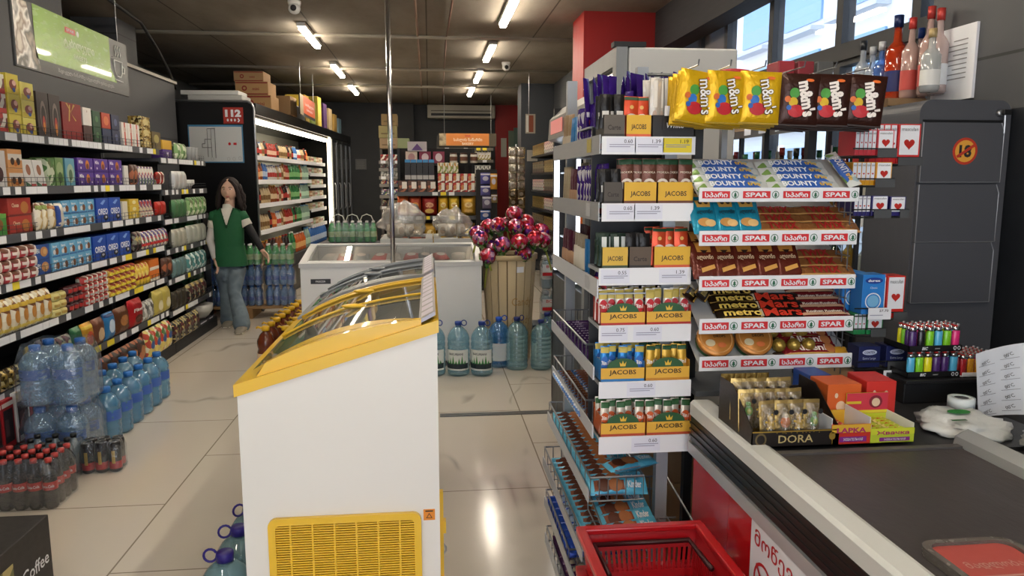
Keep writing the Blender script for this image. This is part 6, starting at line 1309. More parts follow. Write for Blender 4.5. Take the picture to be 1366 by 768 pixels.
upr(wz[0], 2.04, 2.72, 16, sp0, 'on the top side shelf of the stick rack'); upr(wz[1], 2.04, 2.72, 15, sp1, 'on the second side shelf of the stick rack'); upr(wz[2], 2.04, 2.72, 15, sp2, 'on the third side shelf of the stick rack')
# upper purple row behind the coffee sticks
for k in range(13):
    put(cb_p, 'purple chocolate bar leaning behind the top row of coffee sticks', 'chocolate bar', 'purple bars behind the top coffee sticks', .49 + k * .018, 2.135 + (k % 2) * .003, 1.64 + .035 * math.sin(k * .4), .8, -.0, 0, 1.0) if False else None
hb = MB().box(.62, .75, 2.4, 2.7, 1.64, 1.645, JR); ob('upper_shelf', MB().box(.47, .75, 2.20, 2.38, 1.70, 1.705, JR).mesh('upper_shelf'), rk)
for k in range(15):
    put(cb_p, 'purple chocolate bar in the raised row behind the coffee sticks', 'chocolate bar', 'purple bars in the raised row', .485 + k * .0175, 2.25 + R.uniform(-.03, .03), 1.707, 1.0 + R.uniform(-.4, .4), R.uniform(-.15, .1), R.uniform(-.12, .12), R.uniform(.84, .98))
WIRE = m('8e9296', .3, .8)
def wbasket(z, y0, y1, x0, x1, hgt, parent, drop=0.0, n=10):
    """wire basket, front lip lower"""
    b = MB(); T_ = lambda x, y, q: Vector((x, y, z + q + drop * (y - y0)))
    for q in (0, hgt): b.tube([T_(x0, y0, q), T_(x1, y0, q), T_(x1, y1, q), T_(x0, y1, q), T_(x0, y0, q)], .0035 if q else .0025, WIRE, 5)
    for i in range(n + 1):
        y = y0 + (y1 - y0) * i / n; b.tube([T_(x0, y, hgt), T_(x0, y, 0), T_(x1, y, 0), T_(x1, y, hgt)], .0018, WIRE, 4)
    for i in range(1, 6): x = x0 + (x1 - x0) * i / 6; b.tube([T_(x, y0, hgt), T_(x, y0, 0), T_(x, y1, 0), T_(x, y1, hgt)], .0018, WIRE, 4)
    s = ob('wire_basket', b.mesh('wire_basket'), parent)
    ob('price_strip', MB().box(x0 - .008, x0 - .004, min(y0, 2.0), y1, z - .003, z + .035, m('c4c6ca', .4, .2)).mesh('price_strip'), s)
KN = pouch(.17, .055, .022, pr(['58b8dc', '6ac4e4', '48a8d0'], 20, .3, .2), [('r', .08, .60, .0, 1, '8a4a2c'), ('o', .25, .5, .12, .4, '5a2c1a'), ('o', .45, .5, .12, .4, 'a8683c'), ('t', 'Kinder', .78, .5, .4, 'f0f4f8', .24)], True, seed=1)
SM = pouch(.10, .032, .016, pr(['4a7ab8', '8a5a3c', 'd8dce0', '3a6aa8'], 60, .3, .3), [('o', .4, .5, .2, .4, '6a3a24')], True, seed=2)
PU = pouch(.15, .045, .02, foil('4a2a6a', .25, .3), [('t', 'Milka', .5, .5, .45, 'b8a8c8', .4)], True, seed=3)
BL = pouch(.19, .07, .03, foil('1f4fc0', .25, .3), [('o', .35, .5, .16, .35, 'c8d8f0'), ('t', 'Oreo', .6, .5, .35, 'f0f4f8', .3)], True, seed=4)
PT = pouch(.16, .055, .028, foil('4a2050', .25, .3), [('o', .4, .5, .2, .4, 'd8c8a8'), ('t', 'Twist', .5, .5, .4, 'f0e8e0', .5)], True, seed=5)
def lay(tp, z, y0, y1, n, x, lb, cat, tilt=-1.0, lv=1, rz=-PI / 2, cols=1, dx=.1, jit=.1, dz=.02):
    for k in range(n):
        for c_ in range(cols):
            for l_ in range(lv): put(tp, lb, cat, lb, x + c_ * dx, y0 + (y1 - y0) * (k + .5) / n, z + .006 + l_ * dz, PI / 2 * 0 + R.uniform(-jit, jit) + .0, tilt, 0)
# bars lie across the basket, leaning on each other, printed face up towards the aisle end
wbasket(wz[3], 2.13, 2.72, XS, .59, .07, rk); lay(PU, wz[3], 2.15, 2.66, 13, .53, 'purple wrapped bar in the upper wire basket of the stick rack', 'chocolate bar', -.8)
wbasket(wz[4], 2.13, 2.70, XS, .59, .07, rk); lay(SM, wz[4], 2.15, 2.64, 17, .492, 'small blue and brown bar in the second wire basket of the stick rack', 'small bar', -.9, 1, 0, 2, .055 * 1.05)
wbasket(wz[5], 2.0, 2.74, XS - .01, .60, .07, rk); lay(KN, wz[5], 2.0, 2.68, 17, .535, 'light blue biscuit bar with brown picture in the long third wire basket', 'biscuit bar', -.9)
wbasket(wz[6], 1.98, 2.72, XS - .03, .62, .07, rk); lay(KN, wz[6], 1.99, 2.66, 16, .53, 'light blue biscuit bar with brown picture in the long fourth wire basket', 'biscuit bar', -.9)
wbasket(wz[7], 2.26, 2.74, XS - .02, .60, .06, rk); lay(BL, wz[7], 2.28, 2.68, 7, .53, 'bright blue wrapped bar in the lower wire basket', 'biscuit bar', -.9, 1)
wbasket(wz[8], 2.1, 2.72, XS - .02, .60, .06, rk); lay(PT, wz[8], 2.12, 2.66, 10, .53, 'purple and brown bar in the lowest wire basket', 'chocolate bar', -.9, 1)
# bars stacked in the near part under the price strip
for k in range(5): put(KN, 'light blue biscuit bar stacked flat under the lowest coffee stick shelf', 'biscuit bar', 'flat stacked light blue bars', .585, 2.03 + .01 * k, .735 - .012 + .0 * k - .028 * k + .0, .35 + .05 * k, -1.45) if k < 1 else None
for k in range(4): put(KN, 'light blue biscuit bar in the near wire tray', 'biscuit bar', 'bars in the near wire tray', .56, 1.93 + .05 * k, .56 + .006 * k, .25, -1.0)
wb2 = MB()
for i in range(9): x = .47 + .028 * i; wb2.tube([(x, 1.88, .60 + .0), (x, 1.90, .55), (x, 2.14, .55), (x, 2.16, .64)], .0022, WIRE, 4)
for (y, z_) in ((1.88, .60), (1.90, .55), (1.98, .55), (2.06, .55), (2.16, .60), (2.16, .64)): wb2.tube([(.46, y, z_), (.72, y, z_)], .003, WIRE, 5)
wb2.tube([(.46, 1.88, .60), (.46, 2.16, .64)], .003, WIRE, 5).tube([(.72, 1.88, .60), (.72, 2.16, .64)], .003, WIRE, 5)
ob('wire_tray', wb2.mesh('wire_tray'), rk)
# cigarette cartons behind the rack
for i, (x, y, z, w_, h_, lb) in enumerate(((.745, 2.42, 0, .20, .5, 'brown carton standing on the floor behind the rack'), (.745, 2.42, .502, .2, .26, 'tan carton with a blue band behind the rack, beside the red counter'))):
    b = MB().box(-.06, w_, -.0, .3, 0, h_, m('b49a78', .8), .003); t = MB(); f = lambda a, b_: Vector((a, -.002, b_))
    if i: t.rect(f, -.055, w_ - .005, .13, .22, m('2a4a88', .6)); t.text('PARLIAMENT', lambda a, b_: Vector((a, -.004, b_)), .07, .175, .03, m('d8dce8', .6), .02, .2)
    else: t.rect(f, -.04, .1, .1, .12, m('7a5a9a', .6))
    thing('carton', lb, 'carton', [('box', b), ('printing', t)], (x, y, z))

# ============================================================ CHOCOLATE BAR RACK
YS2 = 1.95
sy = [(272, 252), (330, 309), (389, 369), (446, 425), (495, 475)]
cr_ = ob('display_rack', None); tag(cr_, 'chocolate bar rack with five sloping shelves and red and white strips', 'rack')
for x in (.765, 1.11): ob('post', MB().box(x, x + .025, 2.13, 2.155, 0, 1.84, m('2a2c2e', .4, .4)).mesh('post'), cr_)
ob('post', MB().box(.845, .862, 2.13, 2.15, 1.0, 1.84, m('8e9092', .35, .6)).mesh('post'), cr_)
ob('side_grid', (lambda q: [q.tube([(1.165, 1.98 + .03 * i, 1.0), (1.165, 1.98 + .03 * i, 1.5)], .0018, WIRE, 4) for i in range(5)] and [q.tube([(1.165, 1.97, 1.02 + .04 * i), (1.165, 2.12, 1.02 + .04 * i)], .0018, WIRE, 4) for i in range(13)] and q)(MB()).mesh('side_grid'), cr_)
ob('bottom_plate', MB().box(.74, 1.17, 1.98, 2.2, .945, .96, m('4a4c4e', .5)).mesh('bottom_plate'), cr_)
SL = rad(38); SPZ = []; LOGOG = m('1f6a48', .5)
for i, (pb0, pt0) in enumerate(sy):
    x0_, x1_ = P(932, pb0, Y=YS2).x, P([1145, 1142, 1140, 1137, 1135][i], pb0, Y=YS2).x
    z0_, z1_ = P(1035, pb0, Y=YS2).z + .006, P(1035, pt0, Y=YS2).z + .004; SPZ.append((x0_, x1_, z0_, z1_))
    tr = MB(); zq = z1_ - .026; tr.add([(x0_, YS2 + .003, zq + .003), (x1_, YS2 + .003, zq + .003), (x1_, YS2 + .17, zq + .003 + .165 * math.tan(SL) * .8), (x0_, YS2 + .17, zq + .003 + .165 * math.tan(SL) * .8), (x0_, YS2 + .003, zq), (x1_, YS2 + .003, zq), (x1_, YS2 + .17, zq + .165 * math.tan(SL) * .8), (x0_, YS2 + .17, zq + .165 * math.tan(SL) * .8)], [(0, 1, 2, 3), (7, 6, 5, 4), (4, 5, 1, 0), (5, 6, 2, 1), (6, 7, 3, 2), (7, 4, 0, 3)], m('c8c8c8', .4, .3))
    s = ob('sloping_shelf', tr.mesh('sloping_shelf'), cr_)
    L = x1_ - x0_; Hh = z1_ - z0_; st = MB().box(x0_, x1_, YS2 - .002, YS2 + .002, z0_, z1_, PAPER, .0015)
    f = lambda a, b: Vector((x0_ + a, YS2 - .0028, z0_ + b)); f2 = lambda a, b: Vector((x0_ + a, YS2 - .0036, z0_ + b))
    for k in range(4):
        c0 = .008 + k * L / 4; rw = L / 4 - .036; st.rect(f, c0, c0 + rw, Hh * .25, Hh * .75, m('d22a30', .45)); st.text('SPAR' if k % 2 else 'სპარი', f2, c0 + rw / 2, Hh * .5, Hh * .30, PAPER, .03, rw * .82)
        cx = c0 + rw + .0145; st.disc(f, cx, Hh * .5, Hh * .26, Hh * .26, LOGOG, 18, .82); st.poly(f2, [(cx - Hh * .15, Hh * .38), (cx + Hh * .15, Hh * .38), (cx, Hh * .55)], LOGOG); st.poly(f2, [(cx - Hh * .11, Hh * .5), (cx + Hh * .11, Hh * .5), (cx, Hh * .68)], LOGOG); st.rect(f2, cx - .0015, cx + .0015, Hh * .3, Hh * .4, LOGOG)
    ob('brand_strip', st.mesh('brand_strip'), s)
def slope_bars(i, a0, a1, tp, rows_, lb, pitch=.034, rz=0, start=0, cat='chocolate bar', lift=.0, cols=1, til=None, single=None):
    x0_, x1_, z0_, z1_ = SPZ[i]
    tl = SL if til is None else til
    for c in range(cols):
        x = x0_ + (x1_ - x0_) * (a0 + (a1 - a0) * (c + .5) / cols)
        for k in range(rows_):
            yy = YS2 + .016 + (start + k) * pitch * math.cos(SL * .85); zz = z1_ - .010 + lift + (start + k) * pitch * math.sin(SL * .85) * 1.0
            put(tp, lb, cat, lb, x + R.uniform(-.002, .002), yy, zz, rz + R.uniform(-.03, .03), -(PI / 2 - tl))
BO = pouch(.205, .04, .016, pr(['e6ecea', '8ab060', 'f2f4f0', 'b8d0d8', 'e6ecea', '5a9a4a'], 45, .25, .2, (1, 1, 1)), [('p', [(.2, .05), (.62, .0), (.9, .1), (.7, .95), (.3, .95)], '2a5fb8'), ('t', 'BOUNTY', .44, .55, .50, 'f6f8fa', .5), ('t', 'trio', .79, .5, .38, 'e8b82c', .18)], True, seed=1, nu=24)
TW = pouch(.185, .042, .018, foil('a87040', .22, .45), [('b', .0, .18, 'c89858'), ('t', 'TWIX', .52, .52, .66, 'a01018', .48), ('r', .0, .05, .1, .9, 'd8b070')], True, seed=2, nu=24)
AB = pouch(.075, .11, .022, foil('2098b8', .25, .25), [('p', [(.25, .72), (.75, .72), (.8, .98), (.2, .98)], 'd8a850'), ('o', .4, .86, .08, .06, '3a2418'), ('o', .62, .86, .08, .06, '3a2418'), ('t', 'ალიონი', .5, .56, .11, '123a48', .6), ('o', .42, .27, .26, .12, 'c8924c'), ('o', .62, .24, .2, .1, 'e0b878')], seed=3)
AC = pouch(.078, .12, .022, foil('6a2c20', .25, .25), [('p', [(.25, .65), (.75, .65), (.8, .97), (.2, .97)], 'c88a3c'), ('p', [(.35, .7), (.65, .7), (.5, .6)], '2a1410'), ('t', 'ალიონი', .5, .5, .10, 'e8c8a0', .6), ('p', [(.3, .12), (.8, .22), (.78, .32), (.28, .22)], 'd8a050')], seed=4)
ME = pouch(.155, .04, .018, foil('2a1c12', .25, .4), [('b', .0, .12, 'b8923c'), ('t', 'metro', .5, .5, .58, 'e8c860', .72), ('b', .88, 1, 'b8923c')], True, seed=5, nu=24)
MA = pouch(.155, .042, .018, foil('14100e', .25, .2), [('t', 'Mars', .5, .52, .66, 'd83a24', .72), ('r', .04, .12, .2, .8, 'c8b8a0')], True, seed=6, nu=24)
RB = pouch(.10, .03, .014, foil('7a1a20', .25, .35), [('b', .3, .6, 'c8a080'), ('t', 'Roshen', .5, .75, .3, 'e8d8c8', .5)], True, seed=7)
AL = pouch(.165, .042, .02, foil('8a1c28', .25, .25), [('t', 'Albeni', .48, .55, .52, 'f6e8e0', .6), ('o', .85, .5, .1, .4, 'b8703c'), ('b', 0, .12, 'c8a050')], True, seed=8, nu=24)
slope_bars(0, .015, .44, BO, 4, 'coconut bar with white and blue wrapper in the left column of the top chocolate shelf', .036); slope_bars(0, .45, .92, BO, 4, 'coconut bar with white and blue wrapper in the right column of the top chocolate shelf', .036)
x0_, x1_, z0_, z1_ = SPZ[0]; put(BO, 'coconut bar lying slantwise at the right end of the top chocolate shelf', 'chocolate bar', None, x1_ - .022, YS2 + .085, z1_ + .045, -PI / 2, -1.2, .56, .85)
slope_bars(1, .0, .40, AB, 2, 'turquoise mini bread snack on the second chocolate shelf', .05, cols=3, cat='snack bag', til=rad(55)); slope_bars(1, .40, .69, TW, 3, 'caramel brown twin bar in the left column of the second chocolate shelf', .038); slope_bars(1, .69, .99, TW, 3, 'caramel brown twin bar in the right column of the second chocolate shelf', .038)
slope_bars(2, .0, .66, AC, 2, 'brown chocolate snack with orange face patch on the third chocolate shelf', .05, cols=5, cat='snack bag', til=rad(55)); slope_bars(2, .67, .98, TW, 3, 'caramel brown twin bar on the third chocolate shelf', .038)
slope_bars(3, .0, .14, ME, 1, 'black and gold bar standing slantwise at the left of the fourth chocolate shelf', .04, rz=1.15, start=1.6, cols=2, lift=.02)
slope_bars(3, .17, .43, ME, 4, 'black and gold bar in the stack of the fourth chocolate shelf', .031); slope_bars(3, .44, .69, MA, 3, 'black bar with red script on the fourth chocolate shelf', .033); slope_bars(3, .72, .96, RB, 4, 'small dark red wafer bar on the fourth chocolate shelf', .033, cols=2)
slope_bars(4, .60, .90, AL, 3, 'dark red caramel bar with white script on the bottom chocolate shelf', .034)
slope_bars(4, .9, .99, pouch(.05, .03, .014, foil('d8a02c'), [], True), 1, 'small orange sweet at the right of the bottom chocolate shelf', .03, cat='sweet')
# round tins on the bottom shelf
def tin():
    b = MB().lathe([(.05, 0), (.052, .004), (.052, .022)], m('2a5a34', .3, .4), 24); l_ = MB().lathe([(.0535, .018), (.0535, .03), (.0515, .033), (0, .033)], m('c8843c', .3, .3), 24)
    f = lambda a, b_: Vector((a, b_, .0342)); f2 = lambda a, b_: Vector((a, b_, .035))
    l_.disc(f, 0, 0, .046, .046, m('e0a868', .35, .2), 24, .94).text('FRUIT', f2, .01, .018, .009, m('3a2414'), .02).text('DROPS', f2, .01, .005, .008, m('3a2414'), .02).disc(f2, -.02, -.015, .014, .011, m('d8c8a0')).disc(f2, .012, -.022, .012, .008, m('c86a34'))
    return Tp('candy_tin', b, [Tp('lid', l_)])
TN = tin()
x0_, x1_, z0_, z1_ = SPZ[4]
for k in range(2): put(TN, ['left', 'right'][k] + ' round orange candy tin on the bottom chocolate shelf', 'candy tin', None, x0_ + .058 + .112 * k, YS2 + .055, z0_ + .066, 0, rad(52))
GC = Tp('wrapped_candy', MB().ell((0, 0, .02), (.02, .02, .02), foil('b89a48', .25, .6), 12, 8).lathe([(.012, .0), (.02, -.004)], m('3a2414'), 12))
for k in range(6): put(GC, 'gold foil ball candy on the bottom chocolate shelf', 'foil candy', 'gold foil candies on the bottom chocolate shelf', x0_ + .245 + .044 * (k % 3), YS2 + .035 + .045 * (k // 3), z0_ + .04 + .032 * (k // 3))
# hook rail with hanging candy pouches
zr = P(1000, 94, Y=2.02).z
hr_ = ob('hook_rail', MB().tube([(.62, 2.13, zr), (1.20, 2.13, zr)], .005, WIRE, 6).box(.60, 1.2, 2.128, 2.132, zr - .10, zr - .095, WIRE).mesh('hook_rail'), cr_)
mmd = lambda cols, tx: [('t', "m&m's", .63, .5, .17, tx, None)]
def mmpouch(base, dk, seed):
    w, h = .118, .145; tp = pouch(w, h, .028, base, [('o', .36, .62, .12, .1, '4a9a3c'), ('o', .34, .45, .11, .09, 'd8b020' if dk else '2a70c0'), ('o', .42, .28, .2, .12, 'c0242c'), ('o', .2, .5, .07, .06, 'd86a20'), ('o', .24, .34, .06, .05, '2a60b0'), ('o', .7, .87, .1, .03, 'e8702c'), ('b', .0, .03, 'a88a20' if not dk else '2a1810')], seed=seed, nv=14)
    mb = MB(); f = lambda a, b: Vector((a, -.0165 - .004 * math.cos(a / w * PI), b))
    mb.text("m&m's", f, .018, h * .52, .034, m('3a1a10' if not dk else 'f4ece4', .4), .05, .098, rot=-PI / 2 + .22); 
    mb.text("m&m's", lambda a, b: f(a, b) - Vector((0, .0012, 0)), .018, h * .52, .034, m('f8f4ec' if not dk else '5a2418', .4), .015, .094, rot=-PI / 2 + .22) if not dk else None
    hk = MB().tube([(0, .03, h + .012), (0, -.02, h + .012), (0, -.028, h + .0), (0, -.02, h - .006)], .002, WIRE, 5)
    return Tp('candy_pouch', tp.me, [Tp('lettering', mb)])
MY, MD = mmpouch('e8b818', False, 1), mmpouch('3a1c14', True, 2)
nmh = ['first yellow', 'second yellow', 'third yellow', 'first dark brown', 'second dark brown', 'third dark brown']
for i, (px, rzz) in enumerate(((923, .15), (965, .1), (1010, -.05), (1061, -.1), (1102, -.12), (1146, -.15))):
    tp = MY if i < 3 else MD; x = P(px, 130, Y=1.94).x
    for k in range(4):
        put(tp, ('front pouch of the %s hanging row of chocolate drops from the left' if k == 0 else 'pouch behind the front one in the %s hanging row from the left') % nmh[i], 'candy pouch', nmh[i] + ' hanging row', x + k * .004, 1.93 + k * .032, zr - .150 - .002 * k - (.0 if i < 3 else .004), rzz, 0, R.uniform(-.06, .06) + .08, .93)
    ob('hook', MB().tube([(x, 2.13, zr - .006), (x, 1.90, zr - .006), (x, 1.895, zr + .008)], .002, WIRE, 5).mesh('hook'), cr_)
# small things on the rail top
solo('hat', MB().ell((0, 0, 0), (.07, .05, .018), m('b82430', .6), 14, 8), 'small red cloth bundle on top of the hook rail', 'cloth', (P(978, 92, Y=2.2).x, 2.2, zr + .012))
b = MB()
for i in range(3): b.box(1.02 + i * .06, 1.07 + i * .06, 2.16, 2.24, zr + .0, zr + .05, m(['a8323c', '8a2c34', '5a5a58'][i], .4), .003)
solo('box', b, 'dark red small boxes standing behind the brown hanging pouches', 'box')

# ============================================================ WIRE SIDE RACK WITH SMALL BOXES
wr_ = ob('wire_rack', None); tag(wr_, 'black wire rack with small packets between chocolate rack and grey cabinet', 'rack')
YW = 2.03; WBK = m('2c2e30', .4, .5)
def heart(mb, f, cx, cz, s, mt):
    pts = []
    for k in range(20):
        t = 2 * PI * k / 20; pts.append((cx + s * 16 * math.sin(t) ** 3 / 17, cz + s * (13 * math.cos(t) - 5 * math.cos(2 * t) - 2 * math.cos(3 * t) - math.cos(4 * t)) / 17))
    n = len(pts); mb.add([f(cx, cz)] + [f(a, b) for a, b in pts], [(0, 1 + i, 1 + (i + 1) % n) for i in range(n)], mt)
def masc(w, h, d, col, big=False):
    k = ('masc', w, h, d, col)
    if k in _PB: return _PB[k]
    mb = MB().box(-w / 2, w / 2, 0, d, 0, h, m(col, .35), .001); f = lambda a, b: Vector((a, -.0006, b)); f2 = lambda a, b: Vector((a, -.0012, b))
    mb.rect(f, -w * .43, w * .43, h * .22, h * .97, PAPER); mb.text('masculan', f2, 0, h * .87, h * .09, INK, .0, w * .72); heart(mb, f2, 0, h * .5, min(w, h) * .26, m('b8261c', .4))
    _PB[k] = Tp('small_packet', mb); return _PB[k]
def strip(x0, x1, z, Y, parent): ob('wire_shelf', MB().tube([(x0, Y - .005, z + .02), (x1, Y - .005, z + .02)], .002, WBK, 5).tube([(x0, Y - .005, z - .002), (x1, Y - .005, z - .002), (x1, Y + .12, z - .002), (x0, Y + .12, z - .002), (x0, Y - .005, z - .002)], .002, WBK, 5).box(x0 + (x1 - x0) * .55, x1, Y - .009, Y - .008, z - .004, z + .02, m('4c4e50', .4)).mesh('wire_shelf'), parent)
for x in (1.19, 1.30): ob('post', MB().box(x, x + .012, 2.17, 2.182, 1.0, 1.72, WBK).mesh('post'), wr_)
X2 = lambda px, py=250: P(px, py, Y=YW).x; Z2 = lambda py, px=1170: P(px, py, Y=YW).z
def packs(x0, x1, py0, py1, n, col, big, lb, Y=YW):
    """n slim ones then one facing"""
    a0, a1 = P(x0, py0, Y=Y).x, P(x1, py0, Y=Y).x; z0, z1 = P(x0, py1, Y=Y).z, P(x0, py0, Y=Y).z; wb_ = P(big, py0, Y=Y).x
    for k in range(n):
        w_ = (wb_ - a0) / n; put(masc(w_ * .93, z1 - z0, .09, col), 'slim ' + lb, 'small packet', 'slim ' + lb, a0 + w_ * (k + .5), Y, z0)
    put(masc((a1 - wb_) * .96, z1 - z0, .06, col), 'wide front facing ' + lb, 'small packet', None, (wb_ + a1) / 2, Y - .004, z0)
    strip(a0 - .01, a1 + .005, z0 - .002, Y - .004, wr_)
packs(1142, 1193, 173, 207, 5, 'd03a44', 1170, 'red heart packet in the upper row of the wire rack')
packs(1162, 1229, 165, 218, 4, 'cc2a2a', 1198, 'taller red heart packet at the back of the upper row', YW + .13)
packs(1138, 1190, 216, 247, 5, 'e0a020', 1168, 'yellow heart packet in the second row of the wire rack')
packs(1140, 1185, 261, 288, 4, '2a2468', 1162, 'navy heart packet in the third row of the wire rack')
put(masc(.048, .055, .06, '2a2468'), 'navy heart packet at the right end of the third row', 'small packet', None, X2(1198, 270), YW, Z2(288)); strip(X2(1186), X2(1213), Z2(288) - .002, YW, wr_)
def durex():
    w, h, d = .068, .115, .06; mb = MB().box(-w / 2, w / 2, 0, d, 0, h, m('2a80d0', .35), .001); f = lambda a, b: Vector((a, -.0006, b)); f2 = lambda a, b: Vector((a, -.0012, b))
    mb.disc(f, 0, h * .85, w * .4, h * .08, m('1a3a90')).text('durex', f2, 0, h * .85, h * .06, PAPER, .03, w * .55).text('Classic', f, 0, h * .67, h * .05, PAPER).disc(f, 0, h * .33, w * .36, w * .36, PAPER, 20, .86).disc(f, 0, h * .33, w * .26, w * .26, m('7ab8e0'), 20); return Tp('small_packet', mb)
for k in range(3): put(durex(), ['front', 'middle', 'rear'][k] + ' sky blue packet with white circle in the wire rack', 'small packet', None, X2(1159, 400) - .02 * k, YW - .02 + k * .07, Z2(417))
strip(X2(1133, 417), X2(1176, 417), Z2(418), YW - .02, wr_)
solo('price_card', MB().box(-.035, .035, -.001, 0, 0, .034, PAPER).text('27.70', lambda a, b: Vector((a, -.002, b)), .012, .026, .007, INK, .01, .028).rect(lambda a, b: Vector((a, -.0016, b)), -.03, .01, .012, .014, m('9a9ab0')), 'white price card below the sky blue packet', 'price card', (X2(1163, 425), YW - .035, Z2(423)))
packs(1175, 1208, 368, 424, 1, 'd0281e', 1183, 'tall red heart packet right of the sky blue one', YW + .01)
packs(1140, 1178, 418, 446, 3, '1f8a4a', 1156, 'green heart packet in the lower row of the wire rack')
def contex():
    w, h, d = .066, .062, .06; mb = MB().box(-w / 2, w / 2, 0, d, 0, h, m('1c2458', .35), .001); f = lambda a, b: Vector((a, -.0006, b)); f2 = lambda a, b: Vector((a, -.0012, b)); mb.disc(f, 0, h * .72, w * .34, h * .13, m('c8d0e8')).text('CONTEX', f2, 0, h * .72, h * .11, m('1c2458'), .02, w * .5).text('Extra Large', f, 0, h * .42, h * .11, m('c8d0e8'), 0, w * .6); return Tp('small_packet', mb)
for k in range(2): put(contex(), ['left', 'right'][k] + ' dark blue packet at the foot of the wire rack', 'small packet', None, X2(1152 + 36 * k, 470), YW - .03, Z2(486))
strip(X2(1133, 487), X2(1206, 487), Z2(487), YW - .03, wr_)
solo('price_card', MB().box(-.028, .028, -.001, 0, 0, .026, PAPER).text('6.45', lambda a, b: Vector((a, -.002, b)), .008, .017, .008, INK, .01), 'white price card under the right dark blue packet', 'price card', (X2(1178, 490), YW - .046, Z2(500)), .0)

# ============================================================ GREY LOCKED CABINET
YK = 2.5; KX0, KX1 = P(1216, 300, Y=YK).x, 2.05; KZ = P(1280, 133, Y=YK).z
CG = m('54555a', .45, .15); CG2 = m('62636a', .42, .15); kb = ob('locker_cabinet', None); tag(kb, 'tall grey cigarette cabinet with flap doors and an age limit sticker', 'cabinet')
def arch(x0, x1, z0, z1, r): return [(x0, z0), (x1, z0), (x1, z1 - r)] + [(x1 - r + r * math.cos(t), z1 - r + r * math.sin(t)) for t in [PI / 2 * k / 8 for k in range(1, 9)]] + [(x0 + r * 1.0 - r * math.sin(t), z1 - r + r * math.cos(t)) for t in [PI / 2 * k / 8 for k in range(0, 9)]]
body_ = MB().prism(arch(KX0, KX1, 0, KZ, .045), lambda a, b, d: Vector((a, d, b)), YK, YK + .30, CG)
ob('body', body_.mesh('body'), kb)
fr_ = MB(); 
fr_.box(KX0 + .012, KX1 - .035, YK - .006, YK, P(1280, 163, Y=YK).z, P(1280, 160, Y=YK).z, BLACK); ob('slot', fr_.mesh('slot'), kb)
dz = [(164, 243), (246, 322), (323, 402)]
for i, (a, b_) in enumerate(dz):
    z1_, z0_ = P(1280, a, Y=YK).z, P(1280, b_, Y=YK).z; x0_, x1_ = KX0 + .006, KX1 - .035
    pl_ = [(x0_, z0_), (x1_, z0_), (x1_, z1_ - .03), (x1_ - .012, z1_), (x0_ + .0, z1_)]
    d = ob('flap_door', MB().prism(pl_, lambda q, w_, e: Vector((q, e, w_)), YK - .016, YK - .0005, CG).mesh('flap_door'), kb)
    ob('door_edge', MB().tube([(x0_, YK - .017, z1_), (x0_, YK - .017, z0_), (x1_, YK - .017, z0_), (x1_, YK - .017, z1_ - .03), (x1_ - .012, YK - .017, z1_)], .0018, m('9a9ca0', .35, .4), 5, False).mesh('door_edge'), d)
    if i == 0:
        s = MB(); cx, cz = (x0_ + x1_) / 2 + .01, (z0_ + z1_) / 2 + .005; f = lambda q, w_: Vector((q, YK - .0168, w_)); f2 = lambda q, w_: Vector((q, YK - .0176, w_)); f3 = lambda q, w_: Vector((q, YK - .0184, w_))
        s.disc(f, cx, cz, .047, .047, m('c23a24', .5), 24).disc(f2, cx, cz, .038, .038, m('e8a840', .5), 24).text('18', f3, cx, cz, .040, INK, .04).poly(lambda q, w_: f3(q, w_) - Vector((0, .0008, 0)), [(cx - .034, cz - .016), (cx - .028, cz - .024), (cx + .034, cz + .016), (cx + .028, cz + .024)], m('c23a24', .5))
        ob('sticker', s.mesh('sticker'), d)
lk = MB().lathe([(.011, 0), (.011, .012), (.008, .014)], STEEL, 12).xf(mx(KX1 - .05, YK - .0, KZ - .045, 0, PI / 2)); l_ = ob('lock', lk.mesh('lock'), kb)
ob('key', MB().box(KX1 - .052, KX1 - .022, YK - .03, YK - .016, KZ - .052, KZ - .034, BLACK, .002).tube([(KX1 - .04, YK - .02, KZ - .053), (KX1 - .038, YK - .02, KZ - .09), (KX1 - .038, YK - .02, KZ - .115)], .003, STEEL, 5).mesh('key'), l_)
solo('paper_notice', (lambda q: [q.rect(lambda a, b: Vector((2.056, a, b)), 2.76, 2.92 - .04 * (i % 3), 1.94 + i * .018, 1.944 + i * .018, m('8a8a8c', .7)) for i in range(9)] and q)(MB().box(2.058, 2.069, 2.72, 2.96, 1.86, 2.14, PAPER)), 'white printed notice on the dark wall above the grey cabinet', 'notice')
# right dark nook wall behind the counter
solo('dark_board', MB().box(2.054, 2.069, 1.9, 2.62, .93, 1.80, m('1a1e24', .6)), 'dark blue black panel right of the grey cabinet', 'panel')

# ============================================================ SPIRITS SHELVES UNDER THE WINDOWS
sw = ob('spirits_shelving', None); tag(sw, 'wooden spirits shelving in front of the street windows', 'shelving')
WOODS = mat_conc('9a7c58', 'b0926c', 3, .6)
SX0, SX1, SY0, SY1 = 1.9, 2.36, 3.02, 6.9
zw = [P(1163, 134, X=SX0).z, 1.42, 1.02, .6]
for i, z in enumerate(zw):
    s = ob('shelf', MB().box(SX0 + .012, SX1, SY0, SY1, z - .03, z, WOODS).mesh('shelf'), sw)
    rl = MB().box(SX0 - .004, SX0 + .011, SY0, SY1, z - .045, z - .001, m('8a6f50', .6) if i == 0 else m('6a5640', .6)); r4 = random.Random(i)
    y = SY0 + .03
    while y < 4.6: rl.box(SX0 - .006, SX0 - .0045, y, y + .09, z - .075, z - .025, PAPER if True else m('9a9a96', .6)); y += .15 + r4.random() * .12
    ob('price_rail', rl.mesh('price_rail'), s)
